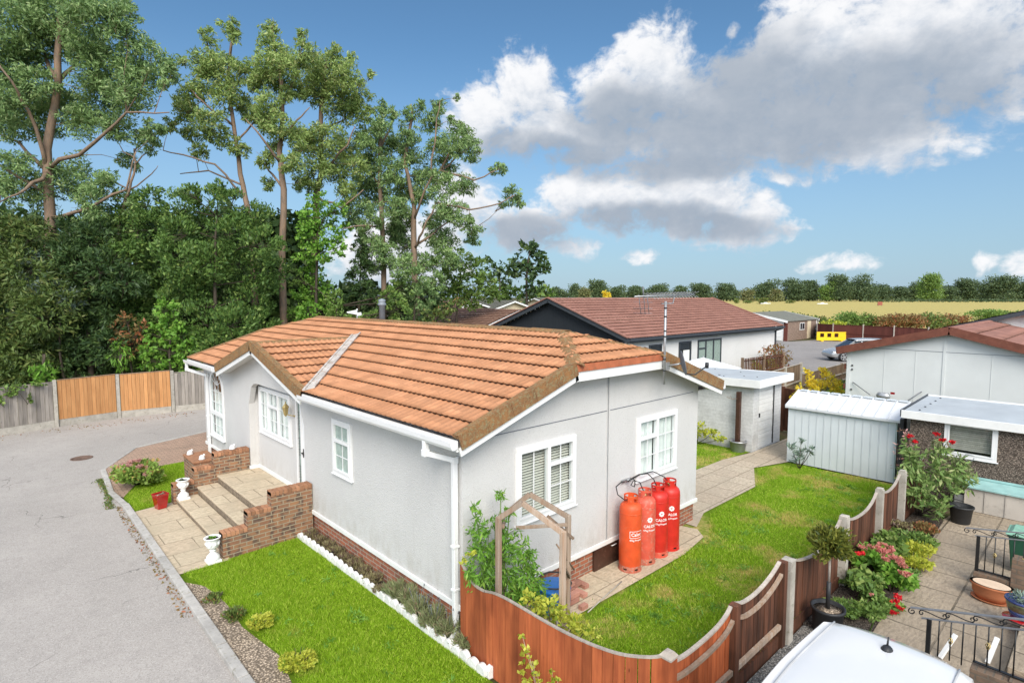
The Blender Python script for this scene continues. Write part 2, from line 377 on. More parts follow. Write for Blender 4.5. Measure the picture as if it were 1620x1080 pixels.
M['tile2'] = tilemat('red_brown_roof_tile', (.30, .15, .115), (.25, .12, .09), (.22, .12, .09), .2)
M['tile3'] = tilemat('brown_far_roof_tile', (.20, .115, .085), (.26, .15, .11), (.15, .13, .10), .3)
M['tile4'] = tilemat('grey_green_roof_tile', (.13, .13, .11), (.17, .17, .14), (.2, .19, .12), .3)
t = NT('mossy_verge_cap'); co = t.coord('Object')
col = t.mix(t.noise(co, 5, 5, .6, .35, .65), (.19, .10, .05), (.30, .15, .06)); col = t.mix(t.noise(co, 22, 6, .75, .48, .62), col, (.26, .22, .12)); col = t.mix(t.noise(co, 45, 5, .75, .56, .66), col, (.07, .05, .035))
t.bump(t.noise(co, 60, 4, .7), .6, .01); M['verge'] = t.set(col, .9, .15)
M['fascia_orange'] = plain('terracotta_fascia', (.42, .13, .06), .7, .3, .2, 6, .2, 40, (.22, .12, .06), .55)
M['vergebrown'] = plain('red_brown_barge', (.16, .055, .035), .7, .3, .2, 4, .3, 50, (.24, .10, .06), .56)
M['fence_red'] = wood('red_stained_board', (.47, .13, .045), (.29, .07, .026), .7, .38)
M['fence_dark'] = wood('weathered_brown_board', (.17, .065, .035), (.06, .032, .021), .8, .4)
M['fence_new'] = wood('new_orange_board', (.56, .29, .12), (.44, .20, .075), .3, .18)
M['fence_grey'] = wood('silvered_board', (.36, .32, .28), (.22, .195, .17), .5, .25)
M['fence_tan'] = wood('tan_board', (.30, .21, .14), (.19, .13, .085), .5, .25)
M['fence_maroon'] = wood('maroon_board', (.14, .042, .030), (.11, .034, .025), .3, .15)
M['capwood'] = wood('pale_worn_capping', (.50, .44, .38), (.34, .29, .24), .4, .2)
M['arbor'] = wood('worn_arch_timber', (.30, .18, .11), (.42, .35, .28), .6, .3)
M['trunk'] = wood('eucalyptus_bark', (.30, .19, .12), (.15, .125, .10), .6, .1, knots=False)
M['trunk2'] = wood('dark_bark', (.09, .07, .05), (.05, .04, .03), .6, .1, knots=False)
M['concrete'] = plain('weathered_concrete', (.40, .37, .32), .9, .15, .18, 5, .5, 70, (.17, .16, .11), .56, rv=.1)
M['kerb'] = plain('kerb_stone', (.42, .40, .37), .9, .15, .15, 5, .5, 70, (.22, .20, .14), .55, rv=.12)
def asphalt(name, c):
    t = NT(name); co = t.coord('Object')
    col = t.mix(t.noise(co, .35, 5, .6, .35, .65), sc3(c, .88), sc3(c, 1.1))
    col = t.mix(t.noise(co, 3.5, 5, .7, .5, .75), col, sc3(c, .82))
    v = t.N('ShaderNodeTexVoronoi', {'Vector': co, 'Scale': 95.0}); vc = t.N('ShaderNodeSeparateColor', {0: v.outputs['Color']}).outputs[0]
    col = t.mix(t.rng(vc, .75, .95), col, sc3(c, 1.22)); col = t.mix(t.rng(vc, .25, .05), col, sc3(c, .74))
    cr = t.N('ShaderNodeTexVoronoi', {'Vector': t.N('ShaderNodeVectorMath', {0: co, 1: t.N('ShaderNodeTexNoise', {'Vector': co, 'Scale': 1.5, 'Detail': 4.0}).outputs['Color']}, operation='ADD').outputs[0], 'Scale': .33}, feature='DISTANCE_TO_EDGE').outputs['Distance']
    col = t.mix(t.math('MULTIPLY', t.rng(cr, .004, .001), t.noise(co, .5, 2, .5, .5, .6)), col, sc3(c, .45))
    t.bump(v.outputs['Distance'], .3, .005); return t.set(col, .9, .2)
M['asphalt'] = asphalt('worn_asphalt', (.37, .34, .31)); M['asphalt2'] = asphalt('car_park_asphalt', (.27, .25, .235))
def slabs(name, c1, c2, bw, rh, ms, joint):
    t = NT(name); co = t.coord('UV')
    wob = t.N('ShaderNodeVectorMath', {0: co, 1: t.N('ShaderNodeVectorMath', {0: t.N('ShaderNodeTexNoise', {'Vector': co, 'Scale': 9.0, 'Detail': 3.0}).outputs['Color'], 1: (.022, .022, 0)}, operation='MULTIPLY').outputs[0]}, operation='ADD').outputs[0]
    b = t.N('ShaderNodeTexBrick', {'Vector': wob, 'Color1': (*c1, 1), 'Color2': (*c2, 1), 'Mortar': (*joint, 1), 'Scale': 1.0, 'Mortar Size': ms, 'Mortar Smooth': .3, 'Bias': 0.0, 'Brick Width': bw, 'Row Height': rh})
    n = t.noise(t.coord('UV', (1, 2.2, 1)), 9, 7, .68)
    col = t.mix(t.rng(n, .42, .72), b.outputs['Color'], sc3(c2, .6)); col = t.mix(t.noise(co, 1.1, 5, .6, .45, .75), col, sc3(c1, .72))
    col = t.mix(t.noise(co, 30, 4, .7, .6, .7), col, sc3(c2, .5))
    t.bump(t.math('ADD', t.math('MULTIPLY', b.outputs['Fac'], -1.0), t.math('MULTIPLY', n, 1.3)), .8, .018); return t.set(col, .88, .2)
M['slab'] = slabs('sandstone_slab', (.62, .52, .37), (.56, .45, .32), .9, .6, .008, (.20, .16, .11))
M['pathslab'] = slabs('garden_path_slab', (.58, .49, .37), (.50, .41, .31), .6, .6, .010, (.22, .18, .12))
M['oldslab'] = slabs('neighbour_paving', (.42, .34, .25), (.35, .285, .21), .75, .75, .014, (.10, .085, .06))
M['stepriser'] = plain('step_edge_stone', (.24, .19, .14), .9, .15, .3, 8, .6, 45, (.10, .085, .06), .5)
M['blockpave'] = brick('block_paving', (.50, .34, .25), (.44, .30, .22), (.34, .25, .19), (.17, .13, .09), .20, .10, .006, .4)
def ground(name, g1, g2, dry, dirt, drylo, dlo=.9, bumpy=.8):
    t = NT(name); co = t.coord('Object')
    col = t.mix(t.noise(co, 1.4, 5, .6, .35, .65), g1, g2); col = t.mix(t.noise(co, 40, 4, .7, .4, .75), col, sc3(g1, .55))
    dn = t.noise(co, .95, 6, .62, drylo, drylo+.14); fine = t.noise(co, 9, 4, .6, .35, .6)
    col = t.mix(t.math('MULTIPLY', dn, fine), col, dry)
    if dlo < .9: col = t.mix(t.noise(co, 1.7, 6, .7, dlo, dlo+.08), col, dirt)
    t.bump(t.noise(co, 60, 4, .7), bumpy, .02); return t.set(col, .95, .1)
M['lawn'] = ground('front_lawn_turf', (.11, .19, .010), (.14, .22, .012), (.36, .33, .08), (.2, .15, .1), .60)
M['lawn2'] = ground('back_lawn_turf', (.13, .22, .014), (.18, .27, .02), (.44, .35, .13), (.2, .15, .1), .49)
M['field'] = ground('dry_field', (.47, .39, .13), (.52, .41, .16), (.30, .33, .09), (.2, .15, .1), .52)
M['scrub'] = ground('scrub_ground', (.06, .08, .025), (.10, .09, .04), (.14, .11, .07), (.08, .06, .04), .45)
def gravel(name, c, scale=60, spread=.5):
    t = NT(name); co = t.coord('Object')
    v = t.N('ShaderNodeTexVoronoi', {'Vector': co, 'Scale': float(scale)}); vc = t.N('ShaderNodeSeparateColor', {0: v.outputs['Color']})
    col = t.mix(vc.outputs[0], sc3(c, 1-spread), sc3(c, 1+spread)); col = t.mix(t.math('MULTIPLY', vc.outputs[1], .3), col, (.5, .42, .34))
    col = t.mix(t.rng(v.outputs['Distance'], .3, .65), col, sc3(c, .35))
    t.bump(v.outputs['Distance'], -1.0 if False else .8, .01); return t.set(col, .9, .2)
M['gravel'] = gravel('grey_gravel', (.24, .235, .22), 45); M['bedsoil'] = gravel('stony_bed_soil', (.42, .33, .24), 38, .65); M['soil'] = gravel('dark_soil', (.055, .042, .032), 60)
M['pebble'] = gravel('pebbledash', (.20, .155, .125), 42, .75); M['pebblefar'] = gravel('pinkish_pebbledash', (.36, .25, .19), 25, .3)
M['whitestone'] = plain('white_painted_edging', (.72, .71, .68), .85, .2, .1, 9, .9, 26, (.40, .37, .31), .62)
M['urn'] = plain('white_urn_paint', (.78, .78, .77), .5, .4, .05, 10, .2, 30, (.5, .48, .44), .68)
M['redpot'] = plain('red_glaze', (.33, .008, .008), .12, .6, .25, 5, coat=.5)
M['terra'] = plain('terracotta', (.46, .17, .08), .8, .2, .12, 6, .2, 50); M['terra_in'] = plain('pale_terracotta', (.62, .47, .34), .85, .2, .1, 6)
M['bluepot'] = plain('blue_glaze', (.02, .035, .13), .15, .6, .3, 5, coat=.5); M['bluepot2'] = plain('green_gold_glaze', (.16, .18, .10), .3, .5, .5, 20)
M['black'] = plain('black_plastic', (.025, .026, .028), .5, .4, .2, 8); M['iron'] = plain('black_iron', (.012, .012, .012), .4, .5, .2, 10); M['brass'] = plain('brass', (.50, .38, .16), .4, .5, .2, 10, metal=.7)
M['gas1'] = plain('orange_red_cylinder_paint', (.64, .085, .022), .5, .4, .14, 6, .2, 50, (.45, .20, .12), .60); M['gas2'] = plain('faded_red_cylinder_paint', (.60, .10, .06), .5, .4, .16, 6, .15, 50, (.55, .25, .18), .52)
M['gas3'] = plain('bright_red_cylinder_paint', (.53, .025, .015), .45, .45, .14, 6, .15, 50, (.36, .10, .08), .63); M['gasfoot'] = plain('chalky_cylinder_foot', (.46, .13, .08), .7, .3, .25, 10, .2, 50, (.4, .3, .24), .5)
M['print'] = plain('white_print', (.80, .78, .76), .5, .4, .04)
M['hose'] = plain('black_hose', (.02, .02, .02), .45, .5); M['steel'] = plain('galvanised_steel', (.42, .43, .44), .4, .5, .15, 10, metal=.6); M['grey'] = plain('grey_plastic', (.15, .16, .18), .5, .4); M['pipegrey'] = plain('grey_flue', (.20, .23, .26), .5, .4)
M['brownboard'] = plain('dark_brown_hatch', (.055, .025, .016), .5, .35, .3, 4, .2, 30, (.12, .06, .04), .55)
M['anthracite'] = plain('anthracite_trim', (.045, .052, .062), .5, .4, .1, 5); M['darkclad'] = wood('dark_horizontal_cladding', (.022, .027, .033), (.032, .037, .045), .2, .2, knots=False)
M['shedmetal'] = plain('white_shed_metal', (.60, .64, .66), .45, .5, .06, 1.5, dirt=(.35, .36, .36), dirt_lo=.68); M['shedroof'] = plain('white_shed_roof', (.62, .635, .65), .4, .5, .05, 3, dirt=(.4, .4, .38), dirt_lo=.66); M['shedgreen'] = plain('green_shed_edge', (.03, .17, .12), .5, .4)
M['feltroof'] = plain('pale_blue_grey_roof_sheet', (.42, .45, .465), .5, .4, .10, 1.6, dirt=(.28, .31, .32), dirt_lo=.62); M['whiteblock'] = brick('white_painted_block', (.66, .66, .65), (.64, .64, .63), (.62, .62, .61), (.56, .56, .55), .45, .1, .006, .3, bstr=.35)
M['rwall'] = plain('pale_panel_wall', (.62, .64, .63), .7, .3, .04, 1.2, dirt=(.52, .53, .5), dirt_lo=.66)
M['yellowp'] = plain('yellow_plastic', (.78, .52, .01), .45, .4, .06); M['rustpaint'] = plain('faded_brick_red', (.30, .10, .07), .8, .2)
M['silver'] = plain('silver_car_paint', (.48, .49, .50), .25, .6, .03, 2, metal=.5, coat=.6)
M['carwhite'] = plain('white_car_paint', (.66, .66, .655), .22, .5, .015, 1.5, coat=.6, dirt=(.70, .69, .67), dirt_lo=.6); M['carglass'] = plain('car_glass', (.03, .035, .04), .06, .8); M['tyre'] = plain('tyre_rubber', (.018, .018, .018), .8, .3)
M['bin'] = plain('dark_green_bin', (.018, .075, .042), .5, .4, .15, 4); M['binlid'] = plain('pale_green_lid', (.22, .42, .31), .5, .4, .15, 4, dirt=(.5, .6, .55), dirt_lo=.6)
M['boxpanel'] = plain('cream_storage_panel', (.46, .42, .37), .8, .25, .12, 2, .2, 30, (.30, .27, .23), .58); M['boxlid'] = plain('verdigris_lid', (.28, .47, .45), .7, .3, .2, 2.5, .2, 30, (.5, .55, .5), .6)
M['barrel'] = plain('blue_barrel', (.012, .13, .42), .4, .5, .1); M['umbrella'] = plain('white_parasol_cloth', (.74, .77, .78), .8, .2, .04)
M['pinkbrick'] = plain('loose_brick', (.38, .19, .14), .9, .2, .2, 7, .4, 50, rv=.25); M['manhole'] = plain('rusty_iron_cover', (.16, .105, .08), .85, .3, .3, 14, .5, 60)
# foliage
M['l_euc'] = leafmat('eucalyptus_leaf', (0.113, 0.207, 0.077), (0.258, 0.379, 0.127), (0.364, 0.450, 0.205), .3)
M['l_euc2'] = leafmat('eucalyptus_leaf_olive', (0.152, 0.243, 0.068), (0.319, 0.422, 0.121), (0.409, 0.432, 0.171), .3)
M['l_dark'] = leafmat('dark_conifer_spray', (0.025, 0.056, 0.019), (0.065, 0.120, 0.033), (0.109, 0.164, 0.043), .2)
M['l_con'] = leafmat('cypress_spray', (0.049, 0.092, 0.025), (0.120, 0.174, 0.038), (0.174, 0.196, 0.055), .2)
M['l_laur'] = leafmat('laurel_leaf', (0.050, 0.111, 0.027), (0.124, 0.216, 0.043), (0.223, 0.311, 0.074), .25)
M['l_bright'] = leafmat('bright_leaf', (0.108, 0.257, 0.030), (0.203, 0.392, 0.054), (0.297, 0.459, 0.081), .35)
M['l_mid'] = leafmat('mid_green_leaf', (0.097, 0.180, 0.042), (0.193, 0.302, 0.062), (0.276, 0.358, 0.097), .3)
M['l_far'] = leafmat('far_tree_leaf', (0.061, 0.101, 0.047), (0.101, 0.149, 0.061), (0.135, 0.176, 0.068), .2)
M['l_far2'] = leafmat('far_tree_leaf_olive', (0.135, 0.162, 0.068), (0.203, 0.216, 0.081), (0.216, 0.176, 0.081), .2)
M['l_yel'] = leafmat('yellow_leaf', (.78, .58, .04), (.86, .70, .08), (.50, .46, .05), .35)
M['l_yelgr'] = leafmat('yellow_green_leaf', (.38, .42, .04), (.55, .56, .08), (.20, .30, .03), .35)
M['l_autumn'] = leafmat('autumn_leaf', (0.162, 0.135, 0.047), (0.270, 0.176, 0.068), (0.351, 0.121, 0.054), .25, f3=.3)
M['l_hedge'] = leafmat('hedge_leaf', (0.081, 0.135, 0.034), (0.176, 0.230, 0.054), (0.297, 0.162, 0.068), .25, f3=.12)
M['l_lav'] = leafmat('lavender_leaf', (0.176, 0.216, 0.095), (0.311, 0.338, 0.162), (0.324, 0.243, 0.162), .25)
M['l_heath'] = leafmat('dry_heather', (0.216, 0.176, 0.101), (0.297, 0.270, 0.121), (0.135, 0.081, 0.068), .25, f3=.3)
M['l_hyd'] = leafmat('hydrangea_leaf', (0.121, 0.230, 0.041), (0.297, 0.405, 0.081), (0.446, 0.270, 0.095), .3)
M['l_pink'] = leafmat('dusty_pink_petal', (.52, .26, .24), (.62, .38, .34), (.45, .22, .12), .25); M['l_coral'] = leafmat('coral_petal', (.55, .16, .14), (.62, .26, .22), (.50, .30, .18), .25)
M['l_red'] = leafmat('red_petal', (.50, .008, .012), (.66, .02, .03), None, .2); M['l_bay'] = leafmat('bay_leaf', (.10, .13, .02), (.22, .22, .035), (.05, .08, .02), .2)
M['l_grey'] = leafmat('grey_green_leaf', (0.135, 0.203, 0.162), (0.230, 0.297, 0.230), None, .2)
M['bladef'] = M['lawn']; M['bladeb'] = M['lawn2']
M['l_shrub'] = leafmat('pale_green_shrub_leaf', (.10, .19, .045), (.24, .34, .10), (.38, .42, .18), .3)

# ================================================================ THE SETTING
def sheet(name, pts, mat, z, kind='structure', label=None, cat=None, th=0):
    mb = MB()
    if th: mb.prism([(x, y, z-th) for x, y in pts], (0, 0, th))
    else: mb.poly([(x, y, z) for x, y in pts])
    o = part(name, mb, mat); o['kind'] = kind
    if label: o['label'] = label; o['category'] = cat or name.replace('_', ' ')
    return o
def clean(o):
    bm = bmesh.new(); bm.from_mesh(o.data); bmesh.ops.triangulate(bm, faces=bm.faces); bmesh.ops.recalc_face_normals(bm, faces=bm.faces)
    if sum(f.normal.z for f in bm.faces) < 0: bmesh.ops.reverse_faces(bm, faces=bm.faces)
    bm.to_mesh(o.data); bm.free()
g = sheet('ground', [(-400, -400), (3500, -1500), (3500, 3500), (-1500, 3500)], M['scrub'], -.03, label='rough ground under and beyond the gardens', cat='ground')
sheet('road', [(-14, -8), (2.05, -8), (2.05, 18.2), (2.9, 18.6), (3.9, 20.2), (6.5, 21.2), (9, 21.5), (14, 23), (14, 27.2), (-14, 26)], M['asphalt'], .0, label='worn grey tarmac lane curving past the bungalow', cat='road'); clean(bpy.data.objects['road'])
sheet('field', [(76, -60), (690, -430), (1300, 180), (700, 600), (200, 300), (84, 60)], M['field'], .02, label='wide dry grass field beyond the hedge', cat='field')
sheet('car_park', [(33, 11.7), (60, 10.5), (66.2, 15), (66.2, 22.6), (62, 23.7), (60, 30), (50, 30), (40.2, 16.4), (37, 14.2)], M['asphalt2'], .005, label='grey tarmac parking area behind the fences', cat='car park'); clean(bpy.data.objects['car_park'])
sheet('front_lawn', [(2.13, 4.6), (4.26, 4.6), (4.22, 10.63), (2.13, 10.55)], M['lawn'], .015, label='green front lawn between kerb and bungalow', cat='lawn')
sheet('planting_bed', [(2.13, 4.6), (2.36, 4.6), (2.42, 6.2), (2.56, 7.2), (2.42, 8.2), (2.45, 9.0), (2.36, 9.8), (2.13, 10.2)], M['bedsoil'], .02, label='stony bed along the kerb', cat='bed'); clean(bpy.data.objects['planting_bed'])
sheet('border_soil', [(4.26, 5.06), (4.56, 5.06), (4.56, 10.6), (4.24, 10.6)], M['soil'], .022, label='dark soil border at the foot of the wall', cat='border')
sheet('side_lawn', [(2.13, 14.32), (2.98, 14.45), (3.6, 15.2), (4.5, 17.9), (3.1, 17.85), (2.13, 15.6), (2.07, 15.0)], M['lawn'], .012, label='small triangle of lawn left of the steps', cat='lawn'); clean(bpy.data.objects['side_lawn'])
sheet('block_paving', [(2.0, 15.9), (2.13, 15.6), (3.1, 17.85), (4.5, 17.9), (7.5, 17.8), (8.4, 22), (6.3, 21.7), (3.2, 20.5), (2.1, 18.6)], M['blockpave'], .008, label='pinkish block paving at the far corner of the bungalow', cat='paving'); clean(bpy.data.objects['block_paving'])
sheet('patio_slabs', [(2.13, 10.5), (2.95, 10.5), (2.95, 14.42), (2.13, 14.3)], M['slab'], .03, label='sandstone slabs at the foot of the steps', cat='paving')
sheet('back_lawn', [(4.4, 2.9), (15.9, 2.9), (16.35, 3.4), (16.35, 6.2), (15.1, 6.62), (13.6, 5.95), (11.2, 5.92), (11.0, 6.1), (4.4, 6.1)], M['lawn2'], .012, label='patchy green and yellow back lawn inside the curved fence', cat='lawn'); clean(bpy.data.objects['back_lawn'])
sheet('wall_paving', [(4.55, 5.18), (9.0, 5.14), (9.95, 5.28), (10.2, 5.55), (10.1, 5.9), (4.55, 5.9)], M['slab'], .035, label='pale slabs along the gable wall under the gas cylinders', cat='paving'); clean(bpy.data.objects['wall_paving'])
sheet('garden_path', [(10.3, 5.62), (11.1, 5.9), (13.6, 5.9), (15.1, 6.6), (16.35, 6.2), (19.4, 6.2), (19.4, 7.3), (16.6, 7.32), (15.2, 7.55), (10.3, 7.62)], M['pathslab'], .03, label='slab path from the bungalow to the white store', cat='path'); clean(bpy.data.objects['garden_path'])
sheet('store_lawn', [(10.3, 7.6), (15.2, 7.55), (16.62, 7.4), (16.62, 12.4), (10.3, 12.4)], M['lawn2'], .014, label='bit of lawn in front of the white store', cat='lawn')
sheet('neighbour_patio', [(8.6, -3), (17, -3), (17, 1.9), (14.4, 2.35), (11.5, 2.28), (8.6, 2.15)], M['oldslab'], .01, label='old brown paving in the neighbouring yard', cat='paving')
sheet('gravel_strip', [(-2, -3), (8.6, -3), (8.6, 2.85), (-2, 2.85)], M['gravel'], .006, label='grey gravel under the white car', cat='gravel')
sheet('flower_bed', [(8.3, 2.1), (14.4, 2.3), (15.3, 2.85), (8.3, 2.86)], M['soil'], .022, label='planted bed along the brown fence', cat='bed')
sheet('verge', [(30.5, 10.6), (36.5, 10.7), (33.3, 13.4), (31, 12.9)], M['lawn'], .02, label='strip of grass between fence and car park', cat='grass')
sheet('yard_lawn', [(21.5, 7.0), (36, 7.4), (36, 10), (21.5, 9.6)], M['lawn'], .01, label='grass around the yellow bush behind the sheds', cat='grass')
# kerb: separate stones in one run
mb = MB()
def run(p, q, w, h, z0=-.05, seg=.9, gap=.006):
    p = Vector((*p, 0)); q = Vector((*q, 0)); L_ = (q-p).length; n = max(1, round(L_/seg)); d = (q-p)/n; sd = Vector((-d.y, d.x, 0)).normalized()*w/2
    for i in range(n):
        a = p+d*i+d.normalized()*gap; b = p+d*(i+1)-d.normalized()*gap; hh = h+random.uniform(-.004, .004)
        mb.hexa([a-sd+UZ*z0, b-sd+UZ*z0, b+sd+UZ*z0, a+sd+UZ*z0, a-sd+UZ*hh, b-sd+UZ*hh, b+sd+UZ*hh, a+sd+UZ*hh])
run((2.07, 4.4), (2.06, 14.9), .13, .07); run((2.06, 14.9), (1.96, 16.1), .12, .05); run((1.96, 16.1), (2.1, 18.5), .12, .035); run((2.1, 18.5), (3.2, 20.6), .08, .02); run((3.2, 20.6), (6.3, 21.85), .08, .02)
o = part('kerb', mb, M['kerb'], bevel=.008); o['kind'] = 'structure'; o['label'] = 'grey kerb stones along the lane edge'; o['category'] = 'kerb'
mb = MB(); mb.lathe([(.27, 0), (.27, .012), (.24, .014), (.24, .008), (0, .008)], (1.82, 20.3, .002), 28)
for k in range(-3, 4): mb.box(1.82-.2, 20.3+k*.06-.012, .008, 1.82+.2, 20.3+k*.06+.012, .014)
tag(part('manhole_cover', mb, M['manhole'], loc=(1.82, 20.3, 0)), 'round rusty iron cover set in the tarmac', 'manhole cover')

# ================================================================ THE BUNGALOW
X0, Y0, X1, Y1 = 4.52, 5.84, 10.62, 17.93
EX, EZ, SL, RX = 4.20, 2.90, .335, 7.60            # eave x, eave z, slope, ridge x
RZ = EZ+SL*(RX-EX)
def zf(x): return EZ+SL*(x-EX) if x <= RX else EZ+SL*(2*RX-x-EX)
house = root('bungalow', (7.6, 11.9, 0), 'long grey roughcast bungalow with orange tiled half-hipped roof and porch gable', 'bungalow')
def wall(mb, p, u, n, th, L_, z0, top, holes=(), extra=()):
    """upright wall along u from p, holes = (a0, a1, z0, z1 or arch function)"""
    mb.frame(p, u, n); br = {0, L_}; br |= set(extra)
    for h in holes:
        br |= {h[0], h[1]}
        if callable(h[3]): br |= {h[0]+(h[1]-h[0])*k/16 for k in range(17)}
    br = sorted(br)
    def seg(a, b, za0, za1, zb0, zb1):
        mb.hexa([mb.P(a, za0, 0), mb.P(b, za1, 0), mb.P(b, za1, -th), mb.P(a, za0, -th), mb.P(a, zb0, 0), mb.P(b, zb1, 0), mb.P(b, zb1, -th), mb.P(a, zb0, -th)], r=.5)
    for a, b in zip(br[:-1], br[1:]):
        if b-a < 1e-5: continue
        mid = (a+b)/2; h = next((h for h in holes if h[0] < mid < h[1]), None)
        if h is None: seg(a, b, z0, z0, top(a), top(b))
        else:
            if h[2] > z0+1e-4: seg(a, b, z0, z0, h[2], h[2])
            t_ = h[3] if callable(h[3]) else (lambda x, hh=h: hh[3])
            seg(a, b, t_(a), t_(b), top(a), top(b))
PL = .45
# gable wall holes (x measured from X0) and front wall holes (y measured from Y0)
def soff(x): return min(zf(x), zf(6.4))-.13
mb = MB()
gw = [(5.50-X0, 6.77-X0, 1.36, 2.46), (8.48-X0, 9.78-X0, 1.34, 2.46)]
wall(mb, (X0, Y0, 0), (1, 0, 0), (0, -1, 0), .12, X1-X0, PL, lambda a: soff(X0+a), gw, (6.4-X0, RX-X0, 8.8-X0))
PA, PB, PM, PZ = 10.2, 15.5, 12.85, 3.66            # porch gable: y from, y to, apex y, apex z
PSL = (PZ-EZ)/(PM-PA)
def ftop(y):
    if PA+.15 < y < PB-.15: return EZ-.13+PSL*min(y-PA, PB-y)
    return 2.86
def arch_bay(a): c = 16.72-Y0; r = .58; return 2.12+math.sqrt(max(0, 1-((a-c)/r)**2))*.56
def arch_porch(a):
    lo, hi, r = 10.95-Y0, 14.17-Y0, .55
    d = min(a-lo, hi-a); return 2.10+(.55 if d >= r else .55*math.sqrt(max(0, 1-((r-d)/r)**2)))
fh = [(8.95-Y0, 9.63-Y0, 1.49, 2.45), (10.95-Y0, 14.17-Y0, .5, arch_porch), (16.14-Y0, 17.30-Y0, .82, arch_bay)]
wall(mb, (X0, Y0+.12, 0), (0, 1, 0), (-1, 0, 0), .12, Y1-Y0-.12, PL, lambda a: ftop(Y0+.12+a), [(h[0]-.12, h[1]-.12, h[2], (lambda a, f=h[3]: f(a+.12)) if callable(h[3]) else h[3]) for h in fh], (PA+.15-Y0-.12, PB-.15-Y0-.12, PM-Y0-.12, PA+.16-Y0-.12, PB-.16-Y0-.12))
wall(mb, (X1, Y0+.12, 0), (0, 1, 0), (1, 0, 0), .12, Y1-Y0-.24, PL, lambda a: 2.86)
wall(mb, (X0+.12, Y1, 0), (1, 0, 0), (0, 1, 0), .12, X1-X0-.12, PL, lambda a: soff(X0+.12+a), (), (6.4-X0-.12, RX-X0-.12, 8.8-X0-.12))
part('wall', mb, M['render'], house)
# porch recess: back wall and jamb returns
BX = X0+.20
mb = MB(); wall(mb, (BX, 10.6, 0), (0, 1, 0), (-1, 0, 0), .10, 3.9, PL, lambda a: 2.84, [(10.75-10.6, 11.80-10.6, .55, 2.62), (12.1-10.6, 13.97-10.6, 1.46, 2.52)])
part('porch_back_wall', mb, M['render'], house)
for ya, yb in ((14.17, 14.47), (10.65, 10.95)): mb = MB(); mb.box(X0+.121, ya, .5, BX-.001, yb, 2.84); part('porch_jamb', mb, M['render'], house)
mb = MB(); mb.box(X0-.03, 14.13, .51, BX-.002, 14.26, .58); mb.box(BX-.03, 11.8, .51, BX-.001, 14.16, .60)
part('porch_skirting', mb, M['whitepaint'], house, bevel=.006)
# roughcast edge reveal round the arch
# plinth
mb = MB(); e = .03
mb.box(X0+e, Y0+e, -.1, X1-e, Y0+.13, PL); mb.box(X0+e, Y0+.131, -.1, X0+.13, Y1-e, PL); mb.box(X1-.13, Y0+.131, -.1, X1-e, Y1-e, PL); mb.box(X0+.131, Y1-.13, -.1, X1-.131, Y1-e, PL)
part('plinth', mb, M['brick'], house)
mb = MB()
for b_ in ((X0-.03, Y0-.03, PL-.035, X1+.03, Y0-.001, PL+.045), (X0-.03, Y0, PL-.035, X0-.001, 10.62, PL+.045), (X0-.03, 14.5, PL-.035, X0-.001, Y1+.03, PL+.045), (X1+.001, Y0, PL-.035, X1+.03, Y1, PL+.045)):
    mb = MB(); mb.box(*b_); part('base_trim', mb, M['whitepaint'], house, bevel=.006)
mb = MB(); mb.box(7.600, Y0-.012, PL+.05, 7.614, Y0-.001, 3.42); mb.box(7.640, Y0-.018, PL+.05, 7.670, Y0-.001, 3.42)
mb.box(X0+.35, Y0-.006, 2.735, 7.598, Y0-.001, 2.747, 1); mb.box(7.672, Y0-.006, 2.735, X1-.2, Y0-.001, 2.747, 1); mb.box(7.616, Y0-.004, PL+.05, 7.638, Y0-.001, 3.42, 1)
part('joint_strip', mb, [M['render'], M['grey']], house)
mb = MB(); mb.box(7.29, Y0-.02, .03, 8.05, Y0+.02, .405); part('hatch', mb, M['brownboard'], house, bevel=.005)
mb = MB(); mb.tube([(7.74, Y0-.02, .36), (7.74, Y0-.05, .37), (7.86, Y0-.05, .37), (7.86, Y0-.02, .36)], .008); part('hatch_handle', mb, M['whitepaint'], bpy.data.objects['hatch'])

